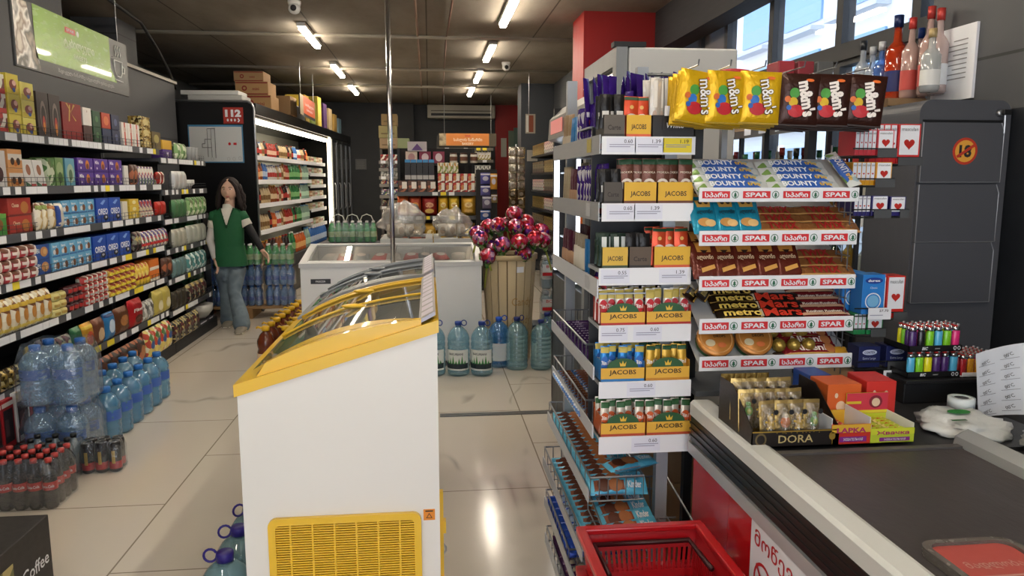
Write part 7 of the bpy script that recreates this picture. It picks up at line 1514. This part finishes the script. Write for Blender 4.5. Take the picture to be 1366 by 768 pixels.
for y in (3.02, 4.2, 5.5, 6.87): ob('upright', MB().box(SX1 - .03, SX1, y, y + .03, 0, zw[0] + .05, m('1c1c1e', .5)).box(SX0 + .02, SX0 + .05, y, y + .03, 0, zw[0] - .031, m('1c1c1e', .5)).mesh('upright'), sw)
def spirit(h, r, body, cap, lab, clear=.55, caph=.14, neck=.3, extra=None):
    z1 = h * (1 - neck - .12); mt = film(body, clear, .6, .04)
    pr_ = [(r * .85, 0), (r, .01), (r, z1), (r * .75, z1 + h * .06), (r * .38, z1 + h * .12), (r * .34, h * (1 - caph))]
    k = [Tp('cap', MB().lathe([(r * .42, h * (1 - caph)), (r * .42, h), (0, h)], m(cap, .35, .2), 12)), Tp('label', MB().lathe([(r * 1.02, z1 * .18), (r * 1.02, z1 * .6)], m(lab, .5), 16, caps=False))]
    k.append(Tp('liquid', MB().lathe([(r * .8, .012), (r * .9, .02), (r * .9, z1 * .98), (r * .6, z1 + h * .05)], film(body, .3, .1, .1), 14)))
    return Tp('spirit_bottle', MB().lathe(pr_, mt, 18), k)
SPT = [(1180, 3.05, spirit(.27, .036, 'd8dce0', '2a2a2c', 'b8c0cc'), 'clear spirit bottle with black cap, left end of the window shelf'), (1150, 3.2, None, '')]
lst = [(1148, .30, .035, 'd0d8e0', '2c3034', 'c0c8d4', 'clear bottle with black cap at the left end of the window shelf'), (1161, .26, .034, 'c8d4e4', 'b8bcc0', '6a8ac8', 'clear bottle with blue label and silver cap on the window shelf'), (1173, .27, .034, '6a94dc', 'c8ccd0', 'c8d8f0', 'blue glass bottle on the window shelf'), (1193, .36, .046, 'd84a1c', '1e2c5a', '26306a', 'large orange red spirit bottle with dark blue cap'),
       (1212, .33, .036, 'e8c8c0', 'b83a34', 'c8504a', 'first pink white vodka bottle right of the orange one'), (1224, .31, .034, 'e6ccc8', '1e3a80', 'd8dce0', 'pink white vodka bottle with blue cap'), (1236, .35, .036, 'e8c8c0', 'b83a34', 'c8504a', 'tall pink vodka bottle with red cap at the middle right'), (1249, .33, .036, 'e6d0cc', 'b83a34', 'd8dce0', 'last pink vodka bottle with red cap by the wall'), (1240, .24, .036, 'd8dcdc', 'b8a070', 'e4e4e0', 'short clear bottle with gold cap in front of the pink ones'), (1252, .3, .034, 'd8dce4', '1e3a80', 'e4e4e8', 'rear clear bottle with blue cap at the right end')]
for i, (px, h, r, b_, c_, l_, lb) in enumerate(lst):
    xo = 2.02 if i not in (8,) else 1.95
    if i in (5, 9): xo = 2.13
    y = Yat(px, xo, zw[0] + .05); put(spirit(h, r, b_, c_, l_), lb, 'spirit bottle', None, xo, y, zw[0] + .001)
LB = [spirit(.30, .037, '1c4a28', '1e5a34', 'c8c0a0', .3), spirit(.31, .036, '3a1a10', '7a2018', 'c83a2c', .3), spirit(.30, .038, '14241a', '22221c', 'b8a468', .3), spirit(.3, .036, 'b8943c', 'c8c0b0', 'd8d0b8', .4), spirit(.31, .036, '5a1014', '6a1418', 'c8b890', .3), spirit(.29, .036, 'c8d0c8', '2a6a4a', 'd8dcd4', .5)]
LN = ['green', 'dark brown with red label', 'black green', 'amber', 'dark red', 'clear']
for row_ in range(2):
    for i in range(22):
        k = (i * 5 + row_ * 3 + i // 4) % 6; y = 3.12 + i * .165 + R.uniform(-.01, .01)
        lb = LN[k] + (' liquor bottle in the front line of the middle window shelf' if row_ == 0 else ' liquor bottle in the rear line of the middle window shelf')
        put(LB[k], lb, 'liquor bottle', lb, 1.99 + row_ * .13, y, 1.421)
for i in range(14):
    k = [5, 5, 3, 0][i % 4]; lb = LN[k] + ' bottle on the lower window shelf'; put(LB[k], lb, 'liquor bottle', lb, 2.0, 3.13 + i * .13, 1.021)

# ============================================================ CHECKOUT COUNTER
ck = ob('checkout_counter', None); tag(ck, 'checkout counter with dark conveyor belt, black bumper and red side panels', 'counter')
XO, XI, XR, YE, YN = P(1189, 768, Z=.93).x, .78, 1.235, 1.965, .45
BELT = mat_conc('3f3b3b', '4a4544', 6, .38); STRIP = m('dcdeda', .4)
ob('belt', MB().box(XI, XR, YN, 1.56, .90, .928, BELT, .004).mesh('belt'), ck)
ob('deck', MB().box(XI, 1.52, 1.562, 1.96, .88, .925, m('2a2a2c', .5)).box(XR + .002, 1.75, YN, 1.561, .88, .915, m('3a3a3c', .5)).box(XI, XR, 1.5615, 1.58, .925, .932, m('6a6664', .4, .3)).mesh('deck'), ck)
ob('side_strip', MB().prism([(XO, .900), (XI, .905), (XI, .936), (XI - .012, .941), (XO + .008, .941), (XO, .933)], lambda a, b, d: Vector((a, d, b)), YN, YE, STRIP).mesh('side_strip'), ck)
bm_ = MB().box(XO + .001, XO + .02, YN, YE - .005, .826, .899, m('121214', .35), .003)
for i in range(3): bm_.box(XO - .002, XO + .001, YN, YE - .005, .84 + i * .018, .846 + i * .018, m('1c1c1e', .3))
ob('rubber_bumper', bm_.mesh('rubber_bumper'), ck)
ob('metal_trim', MB().box(XO - .003, XO + .02, YN, YE - .003, .792, .824, m('c4c6c8', .35, .35)).mesh('metal_trim'), ck)
RP = m('c4161a', .22, 0, .6)
p0 = ob('front_panel', MB().box(XO + .012, XO + .03, YN, 1.70, .08, .79, RP).box(XO + .012, XO + .03, 1.703, YE - .01, .08, .79, RP).mesh('front_panel'), ck)
ob('carcass', MB().box(XO + .031, 1.50, YN, YE - .012, .08, .86, m('5a1a1c', .5)).box(XO + .06, 1.48, YN + .05, YE - .05, 0, .08, BLACK).mesh('carcass'), ck)
sx = XO + .0115
sg = MB().box(sx - .001, sx + .0004, .72, 1.565, .36, .785, PAPER)
F = lambda a, b, e=0: Vector((sx - .0018 - e, a, b))     # seen from the aisle: y runs right to left
sl_ = MB(); y1 = 1.585
sl_.text('მოწევა აკრძალულია', lambda a, b: F(-a, b), -1.225, .742, .034, m('c0262c', .5), .012, .64)
cy_, cz_ = 1.495, .655
sl_.disc(F, cy_, cz_, .046, .046, m('c8242a', .5), 28, .84); sl_.poly(lambda a, b: F(a, b, .001), [(cy_ + .036, cz_ + .030), (cy_ + .030, cz_ + .036), (cy_ - .036, cz_ - .030), (cy_ - .030, cz_ - .036)], m('c8242a', .5)); sl_.rect(F, cy_ - .03, cy_ + .03, cz_ - .006, cz_ + .004, INK); sl_.tube([F(cy_ - .024, cz_ + .012), F(cy_ - .02, cz_ + .022), F(cy_ - .026, cz_ + .03)], .0015, INK, 4)
sl_.disc(F, 1.375, .635, .042, .042, m('c8242a', .5), 24)
sl_.text('NO SMOKING', lambda a, b: F(-a, b), -1.1, .44, .04, m('c0262c', .5), .01)
s_ = ob('notice', sg.mesh('notice'), ck); ob('lettering', sl_.mesh('lettering'), s_)
# right rail and shelf for bags
ob('guide_rail', MB().prism([(XR + .003, .9155), (XR + .06, .9155), (XR + .05, .955), (XR + .04, .96), (XR + .008, .945)], lambda a, b, d: Vector((a, d, b)), YN, 1.60, m('b8bcbc', .35, .3)).mesh('guide_rail'), ck)
# reddish tray near the bottom right
tc_ = P(1300, 768, Z=.93)
def rrect(w, h, r, k=6):
    pts = []
    for (cx_, cy_, a0) in ((w - r, h - r, 0), (-w + r, h - r, 90), (-w + r, -h + r, 180), (w - r, -h + r, 270)):
        for i in range(k): a = rad(a0 + 90 * i / (k - 1)); pts.append((cx_ + r * math.cos(a), cy_ + r * math.sin(a)))
    return pts
o_ = rrect(.085, .13, .03); i_ = rrect(.073, .118, .022); N_ = len(o_)
mt_ = m('6a645e', .25); b = MB(); v = [(a, c, 0) for a, c in o_] + [(a, c, .016) for a, c in o_] + [(a, c, .016) for a, c in i_] + [(a, c, .008) for a, c in i_]; f_ = []
for q in range(N_):
    w_ = (q + 1) % N_
    for l_ in range(3): f_.append((l_ * N_ + q, l_ * N_ + w_, (l_ + 1) * N_ + w_, (l_ + 1) * N_ + q))
b.add(v, f_, mt_); b.add([(a, c, .0) for a, c in o_], [tuple(range(N_ - 1, -1, -1))], mt_)
red_ = MB().prism(i_, lambda a, c, d: Vector((a, c, d)), .002, .010, m('b8544c', .35)); tx_ = MB(); ff = lambda a, c: Vector((a, c, .0108))
tx_.text('მადლობა', lambda a, c: ff(a, c), .0, .05, .018, m('c8988c', .5), .01, .10).rect(ff, -.05, .045, .015, .02, m('c8988c', .5)).rect(ff, -.05, .03, -.01, -.005, m('c8988c', .5))
thing('coin_tray', 'reddish coin tray with dark rounded rim on the conveyor belt', 'tray', [('rim', b), ('red_insert', red_), ('lettering', tx_)], (P(1305, 745, Z=.93).x - .0, P(1290, 730, Z=.93).y - .125, .929), .0)

# gold lollipop box
dx0, dx1 = P(1012, 600, Y=1.62).x, P(1110, 600, Y=1.62).x; DB = m('1c1410', .4); dw = dx1 - dx0 + .03
bxm = MB().box(-dw / 2, dw / 2, 0, .003, 0, .04, DB).box(-dw / 2, dw / 2, .20, .203, 0, .09, DB).box(-dw / 2, dw / 2, 0, .203, 0, .003, DB)
for s_ in (-1, 1): bxm.prism([(0, .003), (.2, .003), (.2, .12), (.12, .12), (0, .045)], lambda a, b, d: Vector((d, a, b)), s_ * dw / 2, s_ * dw / 2 - s_ * .002, DB)
bxt = MB(); f = lambda a, b: Vector((a, -.001, b)); bxt.text('DORA', f, -.0, .02, .019, m('e6cf90', .3, .3), .01, .085).rect(f, -dw / 2, dw / 2, .037, .040, GOLD).disc(f, -dw * .40, .02, .014, .016, m('6a5a3a', .4), 14, .7).disc(f, dw * .42, .024, .008, .01, GOLD, 10).tube([(dw * .42, -.002, .016), (dw * .42, -.002, .004)], .001, GOLD, 4)
for k in range(12): bxt.disc(f, -dw * .3 + dw * .6 * R.random(), .034 + .002 * R.random(), .0012, .0012, GOLD, 6)
thing('lollipop_box', 'black and gold display box of shaped lollipops on the counter end', 'display box', [('box', bxm), ('lettering', bxt)], ((dx0 + dx1) / 2 - .012, 1.60, .9325))
fig = {'c': ('e0b83a', 'yellow'), 'o': ('e07a34', 'orange'), 'g': ('5aa83c', 'green')}
def dora(kind):
    c = fig[kind][0]; w, h = .04, .098
    bk = pouch(w, h, .006, foil('b89a5c', .25, .7), [], seed=3, nu=4).me
    mt = m(c, .45); b = MB()
    if kind == 'c': b.ell((0, 0, .045), (.009, .006, .010), mt, 12, 8).ell((0, 0, .060), (.007, .006, .007), mt, 10, 8).ell((-.005, 0, .067), (.0025, .003, .003), mt, 8, 6).ell((.005, 0, .067), (.0025, .003, .003), mt, 8, 6).ell((-.009, 0, .052), (.004, .003, .003), mt, 8, 6).ell((.009, 0, .052), (.004, .003, .003), mt, 8, 6).ell((-.007, 0, .037), (.004, .004, .003), mt, 8, 6).ell((.007, 0, .037), (.004, .004, .003), mt, 8, 6)
    elif kind == 'o': b.ell((0, 0, .05), (.012, .006, .013), mt, 12, 8).ell((0, 0, .064), (.008, .005, .006), m('f0e0c8', .4), 10, 6)
    else: b.ell((0, 0, .05), (.010, .006, .012), mt, 12, 8).ell((0, 0, .066), (.006, .005, .006), mt, 10, 8).ell((0, -.004, .05), (.006, .004, .007), m('b8c83a', .4), 10, 6)
    b.tube([(0, 0, .004), (0, 0, .04)], .0014, PAPER, 6); b.disc(lambda a, q: Vector((a, -.0085, q)), .010, .074, .006, .006, BLACK, 12); b.xf(mx(0, -.012, 0))
    wn = MB().grid(lambda i, j: Vector((-.017 + .034 * i, -.004 - .018 * math.sin(PI * i) * math.sin(PI * j) ** .6, .008 + .082 * j)), 8, 8, film('e0d8c0', .88, .9, .05, .6, 60))
    return Tp('wrapped_lollipop', bk, [Tp('lollipop', b), Tp('clear_window', wn)])
DO = {k: dora(k) for k in fig}
xs = dw * .8
for r_ in range(3):
    for i in range(4 + (r_ > 0)):
        k = 'cocg'[i % 4] if r_ == 0 else 'ogc'[(i + r_) % 3]
        lb = fig[k][1] + ' gold wrapped lollipop, ' + (['first from left', 'second from left', 'third from left', 'rightmost'][i] + ' in the front row of the black box' if r_ == 0 else ['', 'middle row', 'rear row'][r_] + ' of the black box')
        put(DO[k], lb, 'lollipop', None if r_ == 0 else lb, (dx0 + dx1) / 2 + .012 - dw * .38 + i * (.034 if r_ == 0 else .030) - (0 if r_ == 0 else .03), 1.617 + r_ * .055, .9365 + .012 * r_, R.uniform(-.1, .1), -.1, R.uniform(-.05, .05), 1.05)
for i in range(4): put(pouch(.04, .12, .01, foil('a08444', .25, .7), [], seed=9), 'plain gold wrapped lollipop leaning at the back left of the black box', 'lollipop', 'gold wrapped lollipops behind the black box', (dx0 + dx1) / 2 - dw * .42 + i * .03, 1.82 - .0 * i, .9335, 0, -.0)
# candy boxes beside it (plain artwork)
def cbox(px0, px1, py0, py1, Y, d, col, lb, rot=0, dec=(), ch=.002, cat='candy box', txt=None):
    a, b_ = P(px0, py1, Y=Y), P(px1, py0, Y=Y); w_ = b_.x - a.x; h_ = b_.z - max(a.z, .9325)
    mb = MB().box(-w_ / 2, w_ / 2, 0, d, 0, h_, m(col, .4), ch); deco(mb, lambda q, r_, e: Vector((q, -e - .0004, r_)), w_, h_, dec)
    return solo('candy_box', mb, lb, cat, ((a.x + b_.x) / 2, Y, .9328), rot)
dots = lambda c: [('o', .4, .5, .14, .12, c), ('o', .65, .7, .08, .1, c), ('o', .25, .75, .05, .06, c)]
cbox(1075, 1110, 500, 585, 1.84, .09, '2452a8', 'blue candy box behind the orange one', 0, dots('a8c0e8'))
cbox(1100, 1150, 512, 592, 1.72, .09, 'e0682c', 'orange candy box with white drawing on the counter end', .0, dots('f0d0b0')); cbox(1152, 1196, 508, 590, 1.72, .10, 'd8342c', 'red candy box with white drawing beside the orange one', -.05, dots('f0c8b8'))
# open boxes with chews
def openbox(px0, px1, pyt, pyb, Y, d, cols, lb, back, txt, flap=None):
    a, b_ = P(px0, pyb, Y=Y), P(px1, pyt, Y=Y); w_ = b_.x - a.x; h_ = b_.z - .9325; q = MB(); c1, c2 = cols
    q.box(-w_ / 2, w_ / 2, 0, .002, 0, h_, m(c1, .4)).box(-w_ / 2, w_ / 2, 0, d, 0, .002, m(c2, .4)).box(-w_ / 2, -w_ / 2 + .002, .002, d, .002, h_ * 1.3, PAPER).box(w_ / 2 - .002, w_ / 2, .002, d, .002, h_ * 1.3, PAPER).box(-w_ / 2, w_ / 2, d, d + .002, 0, h_ + back, m(c2, .4))
    t = MB(); f = lambda u, w: Vector((u, -.001, w)); f2 = lambda u, w: Vector((u, -.0018, w))
    t.rect(f, -w_ / 2, w_ / 2, h_ * .6, h_, m(cols[1], .4)); t.text(txt, f2, 0, h_ * .72, h_ * .24, m('b82c6a', .4), .03, w_ * .75); t.rect(f, -w_ * .3, w_ * .4, h_ * .14, h_ * .4, m('8a2a8a', .4)); t.text('ЖЕВАТЕЛЬНАЯ', f2, w_ * .05, h_ * .27, h_ * .13, PAPER, .01, w_ * .5)
    if back > .03:
        g = lambda u, w: Vector((u, d - .001, w)); t.rect(g, -w_ / 2, w_ / 2, h_ + .003, h_ + back, m('d83a50', .4)); t.rect(lambda u, w: g(u, w) - Vector((0, .001, 0)), -w_ / 2, -w_ * .15, h_ + back * .5, h_ + back * .62, m('e8c83a', .4)); t.rect(lambda u, w: g(u, w) - Vector((0, .001, 0)), -w_ / 2, w_ / 2, h_ + .004, h_ + back * .2, m('e8d83a', .4)); t.disc(lambda u, w: g(u, w) - Vector((0, .001, 0)), w_ * .2, h_ + back * .58, w_ * .16, back * .3, m('8a2438', .5), 16); t.disc(lambda u, w: g(u, w) - Vector((0, .0018, 0)), w_ * .2, h_ + back * .56, w_ * .1, back * .2, m('f0d0b0', .5), 16)
    thing('open_candy_box', lb, 'display box', [('tray', q), ('printing', t)], ((a.x + b_.x) / 2, Y, .9328))
    ch = pouch(.045, .016, .009, pr([c1, 'e8d88a', 'c8502c'], 60, .3, .2), [], True, seed=1, nu=6)
    nx = max(1, int((w_ - .008) / .047)); ny = int((d - .01) / .018)
    for i in range(nx):
        for j in range(ny): put(ch, 'wrapped chew in the ' + lb.split(' on ')[0].split(' in ')[0].split(' beside ')[0], 'chew', 'chews in the ' + lb, (a.x + b_.x) / 2 - w_ / 2 + .027 + i * .047, Y + .01 + j * .018, .9332 + h_ * .75, R.uniform(-.1, .1), -1.4)
    nb = MB().box(-w_ / 2 + .004, w_ / 2 - .004, .006, d - .004, .003, h_ * .70, m('d8c8a8', .7)); 
openbox(1108, 1162, 565, 600, 1.60, .11, ('d8382c', 'e8b83a'), 'small red and yellow open chew box beside the gold lollipops', .0, 'LAPKA')
openbox(1160, 1220, 570, 600, 1.60, .11, ('c8d83a', 'd8e03a'), 'green and pink open chew box with raised back on the counter end', .055, 'Жвачка')

# black box with lighters
lx0, lx1 = P(1200, 510, Y=1.92).x, P(1335, 510, Y=1.92).x; lz = P(1260, 505, Y=1.90).z
lb_ = ob('counter_box', None); tag(lb_, 'black box stand under the lighters', 'stand')
ob('body', MB().box(lx0 + .008, lx1 - .01, 1.91, 2.16, .885 + .041, lz - .012, m('141416', .5), .003).mesh('body'), lb_); ob('top_board', MB().box(lx0, lx1, 1.89, 2.18, lz - .011, lz, m('1c1c1e', .4), .002).mesh('top_board'), lb_)
def lighter(c):
    b = MB().ell((0, 0, .028), (.0115, .0065, .03), m(c, .25), 12, 8, None); b = MB().lathe([(.0105, 0), (.0115, .003), (.0115, .052), (.0105, .054)], m(c, .25, 0, .4), 12).xf(mx(0, 0, 0) @ Matrix.Diagonal((1, .6, 1, 1)))
    h = MB().lathe([(.0095, .054), (.0095, .066)], CHROME, 10).box(-.009, .002, -.004, .004, .066, .070, m('c8302c', .4)).lathe([(.004, .066), (.005, .070), (.004, .074)], STEEL, 8, .005, 0, 0).xf(Matrix.Diagonal((1, .65, 1, 1)))
    return Tp('lighter', b, [Tp('metal_head', h)])
LC_ = {'r': ('b82830', 'red'), 'c': ('58b8e4', 'sky blue'), 'v': ('4a2a6a', 'violet'), 'k': ('16161a', 'black'), 'g': ('82d028', 'lime green'), 'p': ('e0307a', 'pink'), 'y': ('e8e020', 'yellow'), 'o': ('e0a028', 'amber'), 'b': ('1f6ad0', 'blue'), 'm': ('c83a9a', 'magenta')}
LT_ = {k: lighter(v[0]) for k, v in LC_.items()}
bx0, bx1 = P(1207, 480, Y=1.93).x, P(1275, 480, Y=1.93).x; nx = 6; px_ = (bx1 - bx0) / nx
bic = ob('lighter_display', None); tag(bic, 'black two tier lighter display stand', 'display stand')
for t, z in enumerate((lz, lz + .075)):
    ob('tray', MB().box(bx0 - .002, bx1 + .002, 1.912, 1.914, z + .0015, z + .018, BLACK).box(bx0 - .002, bx1 + .002, 1.912, 2.03, z + .001, z + .003, BLACK).box(bx0 - .002, bx0, 1.912, 2.03, z + .001, z + .018, BLACK).box(bx1, bx1 + .002, 1.912, 2.03, z + .001, z + .018, BLACK).text('BIC', lambda a, b: Vector((a, 1.911, b)), bx0 + .045, z + .010, .008, PAPER, .03, skew=.2).rect(lambda a, b: Vector((a, 1.911, b)), bx0 + .075, bx0 + .09, z + .008, z + .011, m('8a8a8a')).disc(lambda a, b: Vector((a, 1.911, b)), bx1 - .02, z + .01, .005, .006, PAPER, 6, .6).disc(lambda a, b: Vector((a, 1.911, b)), bx1 - .008, z + .01, .005, .006, PAPER, 6, .6).mesh('tray'), bic)
    cols = ['vkgcgp', 'cgyvvc'][1 - t]
    for i in range(nx):
        for j in range(4 if t else 1):
            k = cols[i] if j == 0 else 'rcvkgpyc'[(i * 3 + j * 2) % 8]
            lbx = LC_[k][1] + ' lighter ' + ('in the front of the ' if j == 0 else 'behind the front ones in the ') + ['lower', 'upper'][t] + ' tier of the black stand'
            put(LT_[k], lbx, 'lighter', lbx, bx0 + px_ * (i + .5), 1.922 + j * .017, z + .0035)
ox0, ox1 = P(1277, 480, Y=1.93).x, P(1326, 480, Y=1.93).x
solo('lighter_tray', MB().box(ox0, ox1, 1.905, 1.907, lz + .001, lz + .014, PAPER).box(ox0, ox1, 1.905, 2.05, lz + .001, lz + .003, PAPER), 'low white tray of metallic lighters', 'tray')
nx = 5; w_ = (ox1 - ox0) / nx
for i in range(nx):
    for j in range(6):
        k = 'roobm'[i] if j == 0 else 'orobomro'[(i * 2 + j) % 8]; lbx = LC_[k][1] + (' lighter in the front line of the white tray' if j == 0 else ' lighter behind the front line of the white tray')
        put(LT_[k], lbx, 'lighter', lbx, ox0 + w_ * (i + .5), 1.92 + j * .017, lz + .0035, 0, 0, 0, .86)
# tape roll, bags, sheets
pt = P(1302, 553, Z=.945)
solo('tape_roll', MB().lathe([(.018, 0), (.033, 0), (.033, .03), (.018, .03), (.018, 0)], m('dfe9ec', .45), 28, caps=False).lathe([(.0175, 0), (.0165, 0), (.0165, .029), (.0175, .029)], m('3a3a3c', .6), 24, caps=False), 'white roll of paper tape lying on the counter behind the belt', 'tape roll', (pt.x, 1.80, .9455))
def flatbag(rx, ry, rz, seed, mt, amp=.35):
    b = MB().ell((0, 0, rz * .8), (rx, ry, rz), mt, 36, 20, lambda d: 1 + amp * noise.noise(d * 1.8 + Vector((seed, 0, 0))) + amp * .5 * noise.noise(d * 5 + Vector((0, seed, 0))))
    for v in b.v: v.z = max(.001, v.z)
    return b
pb1 = P(1255, 575, Z=.94)
WB = film('e8ebe8', .12, .3, .3, .5, 20)
o1 = tag(ob('plastic_bag', bagmesh('plastic_bag', flatbag(.10, .10, .028, 5, WB)), None, mx(1.335, 1.70, .917)), 'white carrier bag with green print lying behind the belt', 'plastic bag')
ob('print', MB().disc(lambda a, b: Vector((a, b, .053 - .0 * a)), -.01, .0, .03, .018, m('2f8a3c', .5), 16).rect(lambda a, b: Vector((a, b, .05)), -.07, -.03, -.06, -.05, m('2a6a3a', .5)).mesh('print'), o1)
tag(ob('plastic_bag', bagmesh('plastic_bag', flatbag(.095, .085, .045, 11, film('b8b8b4', .3, .8, .2, .8, 22))), None, mx(1.44, 1.50, .917)), 'shiny grey transparent bag at the right edge of the counter', 'plastic bag')
sh = MB(); PS = m('dfe2e8', .6)
q0 = P(1338, 560, Y=1.75)
def sheet(i, j): return Vector((1.43 + .30 * i, 1.76 - .10 * i + .06 * math.sin(i * 3) + .03 * j, .93 + .165 * j + .05 * i * j + .0))
sh.grid(lambda i, j: sheet(i, j), 10, 8, PS); sh.grid(lambda i, j: sheet(1 - i, j) + Vector((0, .0015, 0)), 10, 8, PS)
lt = MB()
for r_ in range(6):
    for c_ in range(4): lt.text("00'C", lambda a, b: sheet(max(0, min(1, a)), max(0, min(1, b))) - Vector((.0, .003, 0)), .10 + c_ * .24, .08 + r_ * .15 + c_ * .04, .05, INK, .0, .09, rot=.35); lt.rect(lambda a, b: sheet(a, b) - Vector((0, .0025, 0)), .02 + c_ * .24, .2 + c_ * .24, .035 + r_ * .15 + c_ * .03, .04 + r_ * .15 + c_ * .03, m('6a6a74', .7))
thing('paper_sheet', 'white curved sheet of printed labels at the right edge behind the bags', 'paper', [('sheet', sh), ('lettering', lt)])
# red shopping basket stack
rz_ = .66; kx0, kx1, ky0, ky1 = P(775, 709, Z=rz_).x, P(934, 706, Z=rz_).x, 1.42, P(850, 706, Z=rz_).y
RB_ = m('b8141c', .3, 0, .4)
def basket(lb, z, first):
    r = ob('shopping_basket', None, None, mx((kx0 + kx1) / 2, (ky0 + ky1) / 2, z - .22)); tag(r, lb, 'shopping basket', None)
    W2, D2, hh = (kx1 - kx0) / 2, (ky1 - ky0) / 2, .22; b = MB(); t = .022
    def wall(p, q, pi, qi, n):  # slotted wall
        for k in range(n):
            a, c = k / n, (k + .55) / n; P0, P1, Q0, Q1 = Vector(p).lerp(q, a), Vector(p).lerp(q, c), Vector(pi).lerp(qi, a), Vector(pi).lerp(qi, c)
            th = Vector((0, 0, 1)).cross((Vector(q) - Vector(p)).normalized()) * .003
            b.add([Q0, Q1, P1, P0, Q0 + th, Q1 + th, P1 + th, P0 + th], [(0, 1, 2, 3), (7, 6, 5, 4), (0, 3, 7, 4), (1, 5, 6, 2), (3, 2, 6, 7)], RB_)
        for (u0, u1) in ((0, .16), (.45, .53), (.78, 1.0)):
            P0, P1, Q0, Q1 = Vector(pi).lerp(p, u0), Vector(pi).lerp(p, u1), Vector(qi).lerp(q, u0), Vector(qi).lerp(q, u1); th = Vector((0, 0, 1)).cross((Vector(q) - Vector(p)).normalized()) * .004
            b.add([P0, Q0, Q1, P1, P0 + th, Q0 + th, Q1 + th, P1 + th], [(0, 1, 2, 3), (7, 6, 5, 4), (3, 2, 6, 7), (1, 0, 4, 5)], RB_)
    s = .82; tp_ = [(-W2, -D2, hh), (W2, -D2, hh), (W2, D2, hh), (-W2, D2, hh)]; bt = [(a * s, c * s, 0) for a, c, _ in tp_]
    for k in range(4): wall(tp_[k], tp_[(k + 1) % 4], bt[k], bt[(k + 1) % 4], 22 if k % 2 == 0 else 30)
    b.box(-W2 * s, W2 * s, -D2 * s, D2 * s, -.004, .0, RB_)
    ob('basket_body', b.mesh('basket_body'), r)
    rim = MB().tube([(-W2, -D2, hh), (W2, -D2, hh), (W2, D2, hh), (-W2, D2, hh), (-W2, -D2, hh)], .009, RB_, 8)
    for (a0, b0, a1, b1) in ((-W2 - .012, D2 - .012, W2 + .012, D2 + .014), (-W2 - .014, -D2, -W2 + .012, D2), (W2 - .012, -D2, W2 + .014, D2)): rim.box(a0, a1, b0, b1, hh - .004, hh + .012, RB_, .004)
    ob('rim', rim.mesh('rim'), r)
    ob('handle', MB().tube([(-W2 + .03, .0, hh - .02), (-W2 + .03, D2 * .88, hh - .025), (W2 - .03, D2 * .88, hh - .025), (W2 - .03, 0, hh - .02)], .007, m('3a1014', .4), 8).mesh('handle'), r)
basket('red plastic shopping basket on top of the stack below the coffee rack', rz_, True)
for k in range(4): basket('red shopping basket nested in the stack below the coffee rack, %s from the top' % ['second', 'third', 'fourth', 'fifth'][k], rz_ - .108 * (k + 1), False) if k in (0, 1, 2, 3) else None

# ============================================================ LIGHT AND CAMERA
wd = bpy.data.worlds.new('sky'); SC.world = wd; wd.use_nodes = True; nt = wd.node_tree; bg = nt.nodes['Background']
tc = nt.nodes.new('ShaderNodeTexCoord'); sp = nt.nodes.new('ShaderNodeSeparateXYZ'); mr = nt.nodes.new('ShaderNodeMapRange'); cr = nt.nodes.new('ShaderNodeValToRGB')
mr.inputs['From Min'].default_value = -.1; mr.inputs['From Max'].default_value = .8
nt.links.new(tc.outputs['Generated'], sp.inputs[0]); nt.links.new(sp.outputs['Z'], mr.inputs['Value']); nt.links.new(mr.outputs[0], cr.inputs[0])
cr.color_ramp.elements[0].color = (.95, .96, 1, 1); cr.color_ramp.elements[1].color = (.55, .75, 1, 1); nt.links.new(cr.outputs[0], bg.inputs['Color'])
bg.inputs['Strength'].default_value = 3.4
cam = bpy.data.cameras.new('camera'); cam.sensor_width = 36; cam.lens = 36 * FPX / 1366; cam.clip_start = .05; cam.clip_end = 200
co = bpy.data.objects.new('camera', cam); COL.objects.link(co)
co.matrix_world = Matrix((( _R.x, _U.x, -_F.x, 0), (_R.y, _U.y, -_F.y, 0), (_R.z, _U.z, -_F.z, CAMH), (0, 0, 0, 1)))
SC.camera = co
SC.view_settings.view_transform = 'Standard'; SC.view_settings.look = 'None'; SC.view_settings.exposure = .05; SC.view_settings.gamma = 1; SC.view_settings.use_curve_mapping = False
SC.cycles.transparent_max_bounces = 24; SC.cycles.max_bounces = 8; SC.cycles.caustics_reflective = False; SC.cycles.caustics_refractive = False
